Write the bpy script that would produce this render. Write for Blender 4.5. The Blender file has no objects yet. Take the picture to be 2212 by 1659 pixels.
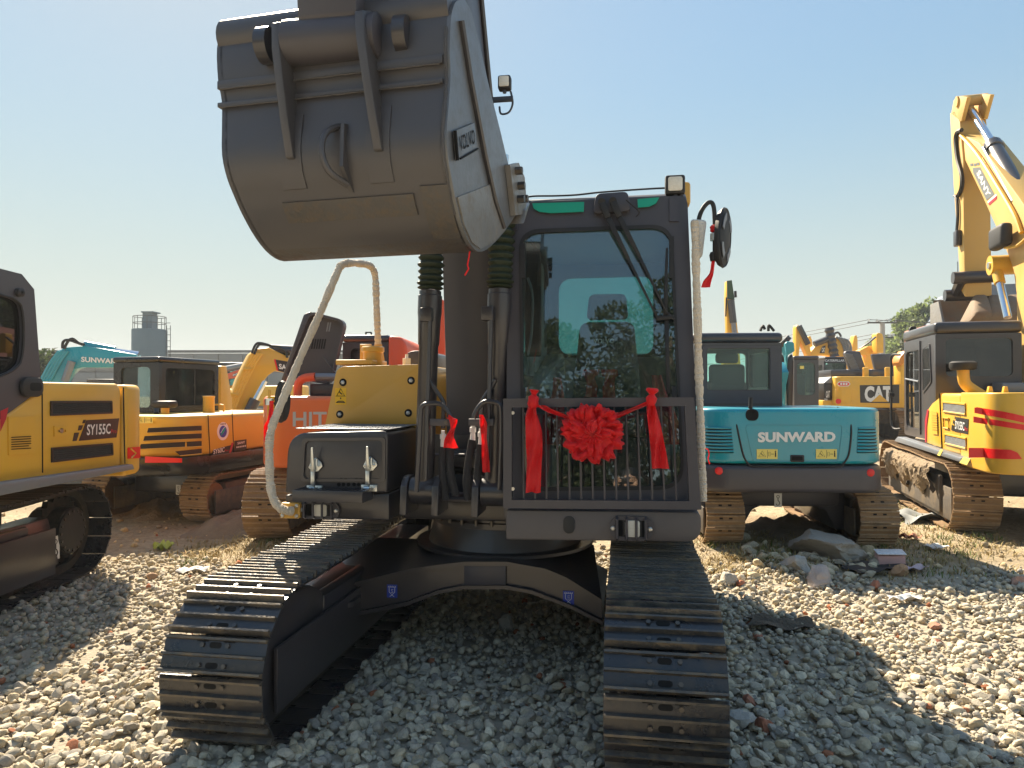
import bpy, bmesh, math, random
import numpy as np
from mathutils import Vector, Matrix
R = math.radians
random.seed(7)
rng = np.random.default_rng(7)
sc = bpy.context.scene
COL = sc.collection

# ------------------------------------------------------------------ camera
EYE = 1.65
PITCH = math.atan(15.5 / 1534)
cam = bpy.data.objects.new('camera', bpy.data.cameras.new('camera'))
COL.objects.link(cam)
cam.location = (0, 0, EYE)
cam.rotation_euler = (R(90) + PITCH, 0, 0)
cam.data.sensor_width = 36
cam.data.lens = 36 * 1534 / 2212
cam.data.clip_start = 0.05
cam.data.clip_end = 2000
sc.camera = cam

# ------------------------------------------------------------------ sky, sun, exposure
SKY_K = 0.33
SUN_EL, SUN_AZ = 43.0, 25.0          # azimuth to the left of straight ahead
world = bpy.data.worlds.new('World')
sc.world = world
world.use_nodes = True
wn = world.node_tree
wn.nodes.clear()
sky = wn.nodes.new('ShaderNodeTexSky')
sky.sky_type = 'NISHITA'
sky.sun_disc = False
sky.sun_elevation = R(SUN_EL)
sky.sun_rotation = R(-SUN_AZ)
sky.air_density = 1.6
sky.dust_density = 0.6
sky.ozone_density = 2.0
bg = wn.nodes.new('ShaderNodeBackground')
bg.inputs['Strength'].default_value = 0.105
wo = wn.nodes.new('ShaderNodeOutputWorld')
bw = wn.nodes.new('ShaderNodeRGBToBW')          # hazy air: the bright end of the sky levels off, its hue kept
lim = wn.nodes.new('ShaderNodeMath'); lim.operation = 'MULTIPLY_ADD'; lim.inputs[1].default_value = SKY_K; lim.inputs[2].default_value = 1.0
dv = wn.nodes.new('ShaderNodeVectorMath'); dv.operation = 'DIVIDE'
wn.links.new(sky.outputs[0], bw.inputs[0]); wn.links.new(bw.outputs[0], lim.inputs[0])
tn = wn.nodes.new('ShaderNodeVectorMath'); tn.operation = 'MULTIPLY'; tn.inputs[1].default_value = (0.98, 1.035, 1.0)
wn.links.new(sky.outputs[0], tn.inputs[0]); wn.links.new(tn.outputs[0], dv.inputs[0]); wn.links.new(lim.outputs[0], dv.inputs[1])
tc = wn.nodes.new('ShaderNodeTexCoord'); sp_ = wn.nodes.new('ShaderNodeSeparateXYZ'); wn.links.new(tc.outputs['Generated'], sp_.inputs[0])
hz_ = wn.nodes.new('ShaderNodeMapRange'); hz_.interpolation_type = 'SMOOTHSTEP'      # pale dust haze thickening towards the horizon
hz_.inputs['From Min'].default_value = -0.02; hz_.inputs['From Max'].default_value = 0.40; hz_.inputs['To Min'].default_value = 0.85; hz_.inputs['To Max'].default_value = 0.0
wn.links.new(sp_.outputs['Z'], hz_.inputs['Value'])
hm = wn.nodes.new('ShaderNodeMix'); hm.data_type = 'RGBA'; hm.inputs['B'].default_value = (2.30, 2.50, 2.47, 1)
wn.links.new(hz_.outputs['Result'], hm.inputs['Factor']); wn.links.new(dv.outputs[0], hm.inputs['A']); wn.links.new(hm.outputs['Result'], bg.inputs['Color'])
wn.links.new(bg.outputs[0], wo.inputs['Surface'])
sun = bpy.data.objects.new('sun', bpy.data.lights.new('sun', 'SUN'))
COL.objects.link(sun)
sun.data.energy = 5.0
sun.data.angle = R(0.6)
sun.data.color = (1.0, 0.87, 0.68)
_sd = Vector((-math.sin(R(SUN_AZ)) * math.cos(R(SUN_EL)), math.cos(R(SUN_AZ)) * math.cos(R(SUN_EL)), math.sin(R(SUN_EL))))
sun.rotation_euler = (-_sd).to_track_quat('-Z', 'Y').to_euler()
sun.location = _sd * 60
sc.view_settings.view_transform = 'Standard'
sc.view_settings.look = 'None'
sc.view_settings.gamma = 1
sc.view_settings.exposure = 1.52
sc.cycles.use_denoising = True
sc.cycles.max_bounces = 8
sc.cycles.transparent_max_bounces = 16
sc.cycles.sample_clamp_indirect = 6

# ------------------------------------------------------------------ survey helpers: where a sight line meets a plane of a machine
_cp, _sp = math.cos(PITCH), math.sin(PITCH)
def sight(u, v):
    x = (u - 1106) / 1534; w = (829.5 - v) / 1534
    return Vector((x, _cp - w * _sp, _sp + w * _cp))
def deep(u, v, d):
    r = sight(u, v)
    return Vector((0, 0, EYE)) + r * (d / r.y)
def ground(u, v, h=0.0):
    r = sight(u, v)
    return Vector((0, 0, EYE)) + r * ((h - EYE) / r.z)

class Fr:
    """local frame of a machine: x to the right, y away, z up, turned clockwise by yaw"""
    def __init__(s, x, y, yaw, z=0.0):
        s.O = Vector((x, y, z)); a = R(yaw)
        s.yaw = yaw
        s.ex = Vector((math.cos(a), -math.sin(a), 0)); s.ey = Vector((math.sin(a), math.cos(a), 0))
    def loc(s, P):
        d = P - s.O
        return Vector((d.dot(s.ex), d.dot(s.ey), d.z))
    def _cd(s, u, v):
        c = s.loc(Vector((0, 0, EYE))); r = sight(u, v)
        return c, Vector((r.dot(s.ex), r.dot(s.ey), r.z))
    def px(s, u, v, y=0.0, k=0.0):
        """(x, z) on the plane y = y + k*z"""
        c, d = s._cd(u, v)
        t = (y + k * c.z - c.y) / (d.y - k * d.z)
        p = c + d * t
        return (p.x, p.z)
    def p3(s, u, v, y=0.0, k=0.0):
        x, z = s.px(u, v, y, k)
        return (x, y + k * z, z)
    def sd(s, u, v, x=0.0):
        """(y, z) on the plane x = x"""
        c, d = s._cd(u, v)
        t = (x - c.x) / d.x
        p = c + d * t
        return (p.y, p.z)
    def empty(s, name, label, cat, group=None):
        return thing(name, label, cat, s.O, -R(s.yaw), group)

# ------------------------------------------------------------------ objects
def link(o, parent=None):
    COL.objects.link(o)
    if parent is not None: o.parent = parent
    return o
def tag(o, label, cat, group=None, kind=None):
    o['label'] = label; o['category'] = cat
    if group: o['group'] = group
    if kind: o['kind'] = kind
    return o
def thing(name, label, cat, loc=(0, 0, 0), rz=0.0, group=None):
    o = bpy.data.objects.new(name, None)
    o.empty_display_size = 0.2
    link(o); o.location = loc; o.rotation_euler = (0, 0, rz)
    return tag(o, label, cat, group)

class MB:
    """collects shapes and links them as one mesh object"""
    def __init__(s, *mats):
        s.v = []; s.f = []; s.m = []; s.mats = list(mats); s.cur = 0
    def use(s, mat):
        if mat not in s.mats: s.mats.append(mat)
        s.cur = s.mats.index(mat); return s
    def add(s, vs, fs, mi=None):
        n = len(s.v)
        s.v.extend([tuple(p) for p in vs])
        for f in fs:
            s.f.append([i + n for i in f]); s.m.append(s.cur if mi is None else mi)
        return s
    def _bev(s, vs, fs, bevel, seg=2):
        if not bevel: return s.add(vs, fs)
        bm = bmesh.new()
        bv = [bm.verts.new(p) for p in vs]
        for f in fs:
            try: bm.faces.new([bv[i] for i in f])
            except ValueError: pass
        bmesh.ops.recalc_face_normals(bm, faces=bm.faces[:])
        es = [e for e in bm.edges if len(e.link_faces) == 2 and e.calc_face_angle(0) > R(24)]
        bmesh.ops.bevel(bm, geom=es, offset=bevel, segments=seg, profile=0.5, affect='EDGES', clamp_overlap=True)
        bm.verts.index_update()
        s.add([v.co[:] for v in bm.verts], [[v.index for v in f.verts] for f in bm.faces])
        bm.free(); return s
    def box(s, x0, x1, y0, y1, z0, z1, bevel=0.0, seg=2):
        vs = [(x, y, z) for z in (z0, z1) for y in (y0, y1) for x in (x0, x1)]
        fs = [(0, 2, 3, 1), (4, 5, 7, 6), (0, 1, 5, 4), (2, 6, 7, 3), (0, 4, 6, 2), (1, 3, 7, 5)]
        return s._bev(vs, fs, bevel, seg)
    def hexa(s, b, t, bevel=0.0, seg=2):
        """eight corners: b = 4 lower, t = 4 upper, both going round the same way"""
        return s._bev(list(b) + list(t), [(3, 2, 1, 0), (4, 5, 6, 7), (0, 1, 5, 4), (1, 2, 6, 5), (2, 3, 7, 6), (3, 0, 4, 7)], bevel, seg)
    def prism(s, pts, a0, a1, axis='y', bevel=0.0, seg=2, k=0.0):
        """outline pts extruded along axis; 'y': (x,z), 'x': (y,z), 'z': (x,y); k shears y with z"""
        def P(p, a):
            if axis == 'y': return (p[0], a + k * p[1], p[1])
            if axis == 'x': return (a, p[0], p[1])
            return (p[0], p[1], a)
        n = len(pts)
        vs = [P(p, a0) for p in pts] + [P(p, a1) for p in pts]
        fs = [list(range(n))[::-1], list(range(n, 2 * n))] + [(i, (i + 1) % n, n + (i + 1) % n, n + i) for i in range(n)]
        return s._bev(vs, fs, bevel, seg)
    def ring(s, outer, inner, a0, a1, axis='y', k=0.0):
        """plate with an opening: two outlines with the same number of points"""
        def P(p, a):
            if axis == 'y': return (p[0], a + k * p[1], p[1])
            if axis == 'x': return (a, p[0], p[1])
            return (p[0], p[1], a)
        n = len(outer)
        vs = [P(p, a0) for p in outer] + [P(p, a0) for p in inner] + [P(p, a1) for p in outer] + [P(p, a1) for p in inner]
        fs = []
        for i in range(n):
            j = (i + 1) % n
            fs += [(i, j, n + j, n + i), (2 * n + j, 2 * n + i, 3 * n + i, 3 * n + j), (j, i, 2 * n + i, 2 * n + j), (n + i, n + j, 3 * n + j, 3 * n + i)]
        return s.add(vs, fs)
    def tube(s, pts, r, n=8, closed=False, cap=True):
        P = [Vector(p) for p in pts]; m = len(P)
        rs = r if isinstance(r, (list, tuple)) else [r] * m
        vs = []; up = None
        for i, p in enumerate(P):
            a = P[i - 1] if (i > 0 or closed) else p
            b = P[(i + 1) % m] if (i < m - 1 or closed) else p
            t = (b - a).normalized()
            if up is None:
                up = Vector((0, 0, 1)) if abs(t.z) < 0.9 else Vector((0, 1, 0))
            side = t.cross(up)
            if side.length < 1e-5: side = t.cross(Vector((1, 0, 0)))
            side.normalize(); up = side.cross(t).normalized()
            for q in range(n):
                w = 2 * math.pi * q / n
                vs.append(p + (side * math.cos(w) + up * math.sin(w)) * rs[i])
        fs = []
        for i in range(m if closed else m - 1):
            j = (i + 1) % m
            for q in range(n):
                fs.append((i * n + q, i * n + (q + 1) % n, j * n + (q + 1) % n, j * n + q))
        if cap and not closed:
            fs.append(list(range(n))[::-1]); fs.append([(m - 1) * n + q for q in range(n)])
        return s.add(vs, fs)
    def cyl(s, p0, p1, r, n=14, r1=None):
        return s.tube([p0, p1], [r, r if r1 is None else r1], n)
    def lathe(s, prof, origin, axis, n=18):
        """prof: list of (radius, distance along axis)"""
        o = Vector(origin); a = Vector(axis).normalized()
        t = Vector((0, 0, 1)) if abs(a.z) < 0.9 else Vector((1, 0, 0))
        e1 = a.cross(t).normalized(); e2 = a.cross(e1)
        vs = []
        for (r, h) in prof:
            for q in range(n):
                w = 2 * math.pi * q / n
                vs.append(o + a * h + (e1 * math.cos(w) + e2 * math.sin(w)) * r)
        fs = []
        for i in range(len(prof) - 1):
            for q in range(n):
                fs.append((i * n + q, i * n + (q + 1) % n, (i + 1) * n + (q + 1) % n, (i + 1) * n + q))
        fs.append(list(range(n))[::-1]); fs.append([(len(prof) - 1) * n + q for q in range(n)])
        return s.add(vs, fs)
    def plate(s, quad, thick):
        """flat quad (4+ points going round) with a thickness along its normal"""
        q = [Vector(p) for p in quad]
        nrm = (q[1] - q[0]).cross(q[2] - q[0]).normalized() * thick
        n = len(q)
        return s.add(q + [p + nrm for p in q], [list(range(n))[::-1], list(range(n, 2 * n))] + [(i, (i + 1) % n, n + (i + 1) % n, n + i) for i in range(n)])
    def text(s, txt, o, ex, ey, w, h, bold=0.0, shear=0.0):
        """flat lettering: lower left corner o, width along ex, height along ey, stretched to w x h"""
        vs, fs = glyphs(txt, bold, shear)
        o = Vector(o); ex = Vector(ex).normalized(); ey = Vector(ey).normalized()
        return s.add([o + ex * (x * w) + ey * (y * h) for x, y in vs], fs)
    def build(s, name, parent=None, smooth=35, **props):
        me = bpy.data.meshes.new(name)
        me.from_pydata(s.v, [], s.f)
        for m in s.mats: me.materials.append(m)
        me.polygons.foreach_set('material_index', s.m)
        bm = bmesh.new(); bm.from_mesh(me)
        bmesh.ops.recalc_face_normals(bm, faces=bm.faces[:])
        bm.to_mesh(me); bm.free()
        if smooth:
            me.shade_smooth(); me.set_sharp_from_angle(angle=R(smooth))
        o = bpy.data.objects.new(name, me)
        for k_, v_ in props.items(): o[k_] = v_
        return link(o, parent)

_gly = {}
def glyphs(txt, bold=0.0, shear=0.0):
    key = (txt, bold, shear)
    if key not in _gly:
        c = bpy.data.curves.new('lettering', 'FONT')
        c.body = txt; c.size = 1; c.offset = bold; c.shear = shear; c.resolution_u = 3
        o = bpy.data.objects.new('lettering', c)
        me = bpy.data.meshes.new_from_object(o)
        vs = np.array([v.co[:2] for v in me.vertices]); fs = [list(p.vertices) for p in me.polygons]
        lo, hi = vs.min(0), vs.max(0)
        vs = (vs - lo) / (hi - lo)
        bpy.data.objects.remove(o); bpy.data.meshes.remove(me)
        _gly[key] = (vs.tolist(), fs)
    return _gly[key]

def rrect(x0, x1, z0, z1, r, n=5):
    """rounded rectangle; r = radius or (bottom left, bottom right, top right, top left)"""
    rs = r if isinstance(r, (list, tuple)) else (r,) * 4
    out = []
    for (cx, cz, a, q) in ((x0, z0, 180, rs[0]), (x1, z0, 270, rs[1]), (x1, z1, 0, rs[2]), (x0, z1, 90, rs[3])):
        sx = 1 if cx == x0 else -1; sz = 1 if cz == z0 else -1
        for i in range(n + 1):
            w = R(a + 90 * i / n)
            out.append((cx + sx * q + q * math.cos(w), cz + sz * q + q * math.sin(w)))
    return out
def rquad(c, r, n=5):
    """four corners (bottom left, bottom right, top right, top left) with rounded corners"""
    out = []
    rs = r if isinstance(r, (list, tuple)) else (r,) * 4
    for i in range(4):
        p = Vector(c[i] + (0,)); a = (Vector(c[i - 1] + (0,)) - p).normalized(); b = (Vector(c[(i + 1) % 4] + (0,)) - p).normalized()
        q = rs[i]
        for j in range(n + 1):
            t = j / n
            A = p + a * q; B = p + b * q
            w = A * (1 - t) ** 2 + p * 2 * t * (1 - t) + B * t * t
            out.append((w.x, w.y))
    return out
def spline(pts, per=6):
    P = [Vector(p) for p in pts]; out = []
    for i in range(len(P) - 1):
        p0 = P[max(i - 1, 0)]; p1 = P[i]; p2 = P[i + 1]; p3 = P[min(i + 2, len(P) - 1)]
        for j in range(per):
            t = j / per
            out.append(0.5 * ((2 * p1) + (p2 - p0) * t + (2 * p0 - 5 * p1 + 4 * p2 - p3) * t * t + (3 * p1 - p0 - 3 * p2 + p3) * t ** 3))
    out.append(P[-1]); return out

# ------------------------------------------------------------------ materials
MAT = {}
def mat(name, col, rough=0.5, metal=0.0, var=0.12, dust=0.0, dcol=(0.26, 0.20, 0.13), nscale=3.0, dscale=5.0, bump=0.0, bscale=60.0, coat=0.0, top=0.0, sheen=0.0, spec=0.5):
    m = bpy.data.materials.new(name); m.use_nodes = True
    t = m.node_tree; N = t.nodes; L = t.links
    b = N['Principled BSDF']
    b.inputs['Metallic'].default_value = metal
    b.inputs['Specular IOR Level'].default_value = spec
    b.inputs['Coat Weight'].default_value = coat
    b.inputs['Coat Roughness'].default_value = 0.15
    if sheen: b.inputs['Sheen Weight'].default_value = sheen
    geo = N.new('ShaderNodeNewGeometry')
    pos = geo.outputs['Position']
    n1 = N.new('ShaderNodeTexNoise'); n1.inputs['Scale'].default_value = nscale; n1.inputs['Detail'].default_value = 5; n1.inputs['Roughness'].default_value = 0.6
    L.new(pos, n1.inputs['Vector'])
    mx = N.new('ShaderNodeMix'); mx.data_type = 'RGBA'
    mx.inputs['A'].default_value = tuple(max(0, c * (1 - var)) for c in col[:3]) + (1,)
    mx.inputs['B'].default_value = tuple(min(1, c * (1 + var)) for c in col[:3]) + (1,)
    L.new(n1.outputs['Fac'], mx.inputs['Factor'])
    out = mx.outputs['Result']
    rr = N.new('ShaderNodeMapRange'); rr.inputs['To Min'].default_value = max(0.02, rough - 0.1); rr.inputs['To Max'].default_value = min(1, rough + 0.12)
    L.new(n1.outputs['Fac'], rr.inputs['Value'])
    rout = rr.outputs['Result']
    if dust > 0 or top > 0:
        n2 = N.new('ShaderNodeTexNoise'); n2.inputs['Scale'].default_value = dscale; n2.inputs['Detail'].default_value = 8; n2.inputs['Roughness'].default_value = 0.68
        L.new(pos, n2.inputs['Vector'])
        r2 = N.new('ShaderNodeMapRange'); r2.inputs['From Min'].default_value = 0.46; r2.inputs['From Max'].default_value = 0.66; r2.inputs['To Max'].default_value = dust
        L.new(n2.outputs['Fac'], r2.inputs['Value'])
        fac = r2.outputs['Result']
        if top > 0:
            sx = N.new('ShaderNodeSeparateXYZ'); L.new(geo.outputs['Normal'], sx.inputs[0])
            r3 = N.new('ShaderNodeMapRange'); r3.inputs['From Min'].default_value = 0.5; r3.inputs['From Max'].default_value = 1.0; r3.inputs['To Max'].default_value = top
            L.new(sx.outputs['Z'], r3.inputs['Value'])
            ad = N.new('ShaderNodeMath'); ad.operation = 'ADD'; ad.use_clamp = True
            ml = N.new('ShaderNodeMath'); ml.operation = 'MULTIPLY'
            L.new(r3.outputs['Result'], ml.inputs[0]); L.new(n2.outputs['Fac'], ml.inputs[1])
            L.new(fac, ad.inputs[0]); L.new(ml.outputs[0], ad.inputs[1]); fac = ad.outputs[0]
        m2 = N.new('ShaderNodeMix'); m2.data_type = 'RGBA'
        L.new(fac, m2.inputs['Factor']); L.new(out, m2.inputs['A']); m2.inputs['B'].default_value = tuple(dcol) + (1,)
        out = m2.outputs['Result']
        r4 = N.new('ShaderNodeMix'); r4.data_type = 'FLOAT'
        L.new(fac, r4.inputs['Factor']); L.new(rout, r4.inputs['A']); r4.inputs['B'].default_value = 0.85
        rout = r4.outputs['Result']
    L.new(out, b.inputs['Base Color']); L.new(rout, b.inputs['Roughness'])
    if bump > 0:
        n3 = N.new('ShaderNodeTexNoise'); n3.inputs['Scale'].default_value = bscale; n3.inputs['Detail'].default_value = 4
        L.new(pos, n3.inputs['Vector'])
        bp = N.new('ShaderNodeBump'); bp.inputs['Strength'].default_value = bump; bp.inputs['Distance'].default_value = 0.02
        L.new(n3.outputs['Fac'], bp.inputs['Height']); L.new(bp.outputs[0], b.inputs['Normal'])
    MAT[name] = m
    return m
def glass(name, tint, refl=1.0, rough=0.0, dirt=0.06, ior=1.5):
    m = bpy.data.materials.new(name); m.use_nodes = True
    t = m.node_tree; N = t.nodes; L = t.links; N.remove(N['Principled BSDF'])
    tr = N.new('ShaderNodeBsdfTransparent'); tr.inputs[0].default_value = tuple(tint) + (1,)
    gl = N.new('ShaderNodeBsdfGlossy'); gl.inputs['Color'].default_value = (refl, refl, refl, 1); gl.inputs['Roughness'].default_value = rough
    fr = N.new('ShaderNodeFresnel'); fr.inputs['IOR'].default_value = ior
    mx = N.new('ShaderNodeMixShader'); L.new(fr.outputs[0], mx.inputs[0]); L.new(tr.outputs[0], mx.inputs[1]); L.new(gl.outputs[0], mx.inputs[2])
    df = N.new('ShaderNodeBsdfDiffuse'); df.inputs[0].default_value = (0.5, 0.5, 0.47, 1)
    nz = N.new('ShaderNodeTexNoise'); nz.inputs['Scale'].default_value = 4; nz.inputs['Detail'].default_value = 8
    ge = N.new('ShaderNodeNewGeometry'); L.new(ge.outputs['Position'], nz.inputs['Vector'])
    mr = N.new('ShaderNodeMapRange'); mr.inputs['From Min'].default_value = 0.3; mr.inputs['From Max'].default_value = 0.8; mr.inputs['To Max'].default_value = dirt
    L.new(nz.outputs['Fac'], mr.inputs['Value'])
    m2 = N.new('ShaderNodeMixShader'); L.new(mr.outputs[0], m2.inputs[0]); L.new(mx.outputs[0], m2.inputs[1]); L.new(df.outputs[0], m2.inputs[2])
    L.new(m2.outputs[0], N['Material Output'].inputs['Surface'])
    MAT[name] = m
    return m

BLACK = mat('black paint', (0.034, 0.032, 0.038), 0.36, var=0.25, dust=0.10, dcol=(0.12, 0.10, 0.085), dscale=2.5, bump=0.03, bscale=25, coat=0.4, top=0.25)
GLOSSB = mat('gloss black paint', (0.014, 0.014, 0.016), 0.22, var=0.2, dust=0.08, dcol=(0.10, 0.08, 0.06), dscale=2)
DUSTY = mat('dusty charcoal paint', (0.095, 0.084, 0.084), 0.46, var=0.2, dust=0.25, dcol=(0.16, 0.13, 0.11), dscale=2.5, bump=0.03, bscale=20, top=0.3)
CHAR = mat('charcoal paint', (0.062, 0.058, 0.068), 0.42, var=0.2, dust=0.10, dcol=(0.10, 0.085, 0.075), dscale=3, bump=0.03, bscale=20, top=0.2)
BUCKET = mat('dark grey bucket steel', (0.086, 0.082, 0.087), 0.40, metal=0.25, var=0.22, dust=0.22, dcol=(0.075, 0.07, 0.064), dscale=3, bump=0.05, bscale=14)
BUCKETLOW = mat('scratched bucket steel', (0.084, 0.079, 0.077), 0.44, metal=0.3, var=0.35, dust=0.45, dcol=(0.15, 0.11, 0.07), dscale=26, bump=0.15, bscale=70)
WEAR = mat('worn steel', (0.26, 0.25, 0.24), 0.42, metal=0.5, var=0.3, dust=0.4, dcol=(0.2, 0.16, 0.1), dscale=16, bump=0.1, bscale=60)
RUBBER = mat('black rubber', (0.018, 0.018, 0.019), 0.6, var=0.2, dust=0.12, dcol=(0.10, 0.09, 0.08))
HOSE = mat('woven hose sleeve', (0.022, 0.022, 0.025), 0.75, var=0.3, bump=0.4, bscale=220)
SHOE = mat('black track shoe', (0.018, 0.019, 0.024), 0.27, metal=0.0, var=0.3, dust=0.28, dcol=(0.12, 0.09, 0.055), dscale=7, bump=0.12, bscale=45, spec=0.7)
SHOERIB = mat('scuffed shoe rib', (0.095, 0.090, 0.084), 0.32, metal=0.5, var=0.5, dust=0.6, dcol=(0.27, 0.205, 0.125), dscale=11, bump=0.25, bscale=80)
LINK = mat('oily link steel', (0.03, 0.028, 0.026), 0.45, metal=0.3, var=0.3, dust=0.3)
HOLE = mat('dark opening', (0.004, 0.004, 0.004), 0.9, var=0.0)
BOLT = mat('zinc bolt', (0.55, 0.55, 0.53), 0.32, metal=0.9, var=0.2)
CHROME = mat('chrome rod', (0.75, 0.78, 0.82), 0.12, metal=1.0, var=0.05)
ZINC = mat('zinc latch', (0.62, 0.66, 0.67), 0.28, metal=0.85, var=0.12)
YEL = mat('ochre yellow paint', (0.66, 0.36, 0.050), 0.38, var=0.06, dust=0.05, dcol=(0.42, 0.30, 0.15), coat=0.3, bump=0.02, bscale=30)
SANY = mat('warm yellow paint', (0.70, 0.395, 0.036), 0.36, var=0.05, dust=0.12, dcol=(0.42, 0.27, 0.10), coat=0.12, top=0.35, dscale=2.5)
CATY = mat('golden yellow paint', (0.78, 0.43, 0.040), 0.4, var=0.06, dust=0.14, dcol=(0.42, 0.3, 0.14), top=0.35)
TEAL = mat('teal paint', (0.010, 0.30, 0.39), 0.28, var=0.05, dust=0.09, dcol=(0.22, 0.26, 0.22), coat=0.45, top=0.25, dscale=2)
ORANGE = mat('orange paint', (0.74, 0.15, 0.03), 0.36, var=0.06, dust=0.1, dcol=(0.5, 0.25, 0.12), coat=0.2, top=0.3)
ORRED = mat('red orange paint', (0.68, 0.10, 0.03), 0.42, var=0.08, dust=0.1)
RED = mat('red reflector', (0.75, 0.012, 0.012), 0.3, var=0.05)
CRIMSON = mat('crimson decal', (0.45, 0.015, 0.03), 0.4, var=0.04)
CLOTH = mat('red satin cloth', (0.86, 0.014, 0.020), 0.48, var=0.08, bump=0.08, bscale=400, sheen=0.25)
_t = CLOTH.node_tree; _x = _t.nodes.new('ShaderNodeBsdfTranslucent'); _x.inputs[0].default_value = (.95, .016, .02, 1); _y = _t.nodes.new('ShaderNodeMixShader'); _y.inputs[0].default_value = .42
_t.links.new(_t.nodes['Principled BSDF'].outputs[0], _y.inputs[1]); _t.links.new(_x.outputs[0], _y.inputs[2]); _t.links.new(_y.outputs[0], _t.nodes['Material Output'].inputs['Surface'])
CLOTHDIM = mat('thin red cover', (0.6, 0.02, 0.03), 0.5, var=0.15, bump=0.1, bscale=80)
WHITE = mat('white decal', (0.78, 0.78, 0.76), 0.45, var=0.04)
SILVER = mat('silver decal', (0.48, 0.49, 0.52), 0.38, metal=0.3, var=0.05)
DECAL = mat('black decal', (0.020, 0.018, 0.018), 0.35, var=0.1)
GREYDEC = mat('grey decal', (0.16, 0.17, 0.17), 0.4, var=0.1)
YDEC = mat('pale yellow sticker', (0.80, 0.66, 0.16), 0.45, var=0.06)
BLUED = mat('blue sticker', (0.015, 0.050, 0.38), 0.4, var=0.06)
GREEN = mat('green decal', (0.010, 0.34, 0.22), 0.4, var=0.1)
FOAM = mat('wrapped foam', (0.78, 0.68, 0.54), 0.75, var=0.16, bump=0.9, bscale=95, dust=0.25, dcol=(0.50, 0.34, 0.18), dscale=6, sheen=0.2)
BUBBLE = mat('bubble wrap', (0.72, 0.70, 0.66), 0.3, var=0.1, bump=0.8, bscale=120)
BELLOW = mat('green bellows cloth', (0.022, 0.034, 0.018), 0.62, var=0.35, bump=0.25, bscale=40)
LENS = mat('lamp lens', (0.80, 0.76, 0.66), 0.12, var=0.25, nscale=14, bump=0.3, bscale=60)
CABGREY = mat('cab interior grey', (0.34, 0.38, 0.40), 0.7, var=0.1)
SEAT = mat('seat fabric', (0.085, 0.088, 0.094), 0.85, var=0.3, bump=0.2, bscale=120)
MUDSHOE = mat('muddy shoe', (0.24, 0.145, 0.07), 0.68, var=0.35, dust=0.55, dcol=(0.30, 0.20, 0.10), dscale=6, bump=0.35, bscale=40)
MUDRIB = mat('muddy rib', (0.34, 0.225, 0.12), 0.62, var=0.4, dust=0.5, dcol=(0.10, 0.065, 0.04), dscale=9, bump=0.3, bscale=60)
MUD = mat('dried mud', (0.25, 0.185, 0.115), 0.95, var=0.4, bump=0.9, bscale=30, dust=0.4, dcol=(0.14, 0.10, 0.065))
FRAMEMUD = mat('dusty undercarriage', (0.10, 0.085, 0.07), 0.7, var=0.3, dust=0.6, dcol=(0.24, 0.175, 0.10), dscale=4, bump=0.2, bscale=30)
TAN = mat('dusty yellow paint', (0.60, 0.375, 0.105), 0.5, var=0.10, dust=0.35, dcol=(0.42, 0.28, 0.14), dscale=1.5)  # yellow paled by dust, for the boom and arm
SKID = mat('grey blue skid', (0.20, 0.22, 0.25), 0.42, metal=0.3, var=0.15, dust=0.2)
MESH = mat('black mesh grille', (0.018, 0.017, 0.016), 0.55, var=0.3, bump=0.7, bscale=260)
WIND = glass('windscreen glass', (0.70, 0.82, 0.84), 1.0, 0.0, 0.06, 1.95)
GLASS = glass('cab glass', (0.80, 0.95, 0.92), 0.9, 0.0, 0.05)
DGLASS = glass('tinted cab glass', (0.22, 0.28, 0.29), 0.9, 0.0, 0.05, 1.7)
# ------------------------------------------------------------------ crawler tracks
def track_path(yf, zf, rf, yr, zr, rr, sag=0.02, mid=None, n=14):
    pts = []
    for i in range(n + 1):
        w = R(270 - 180 * i / n); pts.append((yf + rf * math.cos(w), zf + rf * math.sin(w)))
    a = pts[-1]; b = (yr, zr + rr)
    for i in range(1, 12):
        t = i / 12
        pts.append((a[0] + (b[0] - a[0]) * t, a[1] + (b[1] - a[1]) * t - sag * math.sin(2 * math.pi * t) ** 2))
    for i in range(n + 1):
        w = R(90 - 180 * i / n); pts.append((yr + rr * math.cos(w), zr + rr * math.sin(w)))
    a, b = pts[-1], pts[0]
    for i in range(1, 12):
        t = i / 12
        pts.append((a[0] + (b[0] - a[0]) * t, a[1] + (b[1] - a[1]) * t))
    return pts
def walk(path, pitch, phase=0.0):
    P = path + [path[0]]
    L = [0]
    for i in range(len(P) - 1): L.append(L[-1] + math.dist(P[i], P[i + 1]))
    n = round(L[-1] / pitch); pit = L[-1] / n
    def at(s):
        s %= L[-1]
        i = max(j for j in range(len(P) - 1) if L[j] <= s)
        t = (s - L[i]) / (L[i + 1] - L[i])
        return (P[i][0] + (P[i + 1][0] - P[i][0]) * t, P[i][1] + (P[i + 1][1] - P[i][1]) * t)
    out = []
    for q in range(n):
        s = (q + phase) * pit
        a = at(s - pit * 0.45); b = at(s + pit * 0.45); c = at(s)
        out.append((((a[0] + b[0]) / 2 * 0.5 + c[0] * 0.5), ((a[1] + b[1]) / 2 * 0.5 + c[1] * 0.5), math.atan2(b[1] - a[1], b[0] - a[0])))
    return out, pit
def offset_path(path, d):
    n = len(path); out = []
    for i in range(n):
        a = path[i - 1]; b = path[(i + 1) % n]
        t = math.atan2(b[1] - a[1], b[0] - a[0])
        out.append((path[i][0] + math.sin(t) * d, path[i][1] - math.cos(t) * d))
    return out
_shoes = {}
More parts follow.
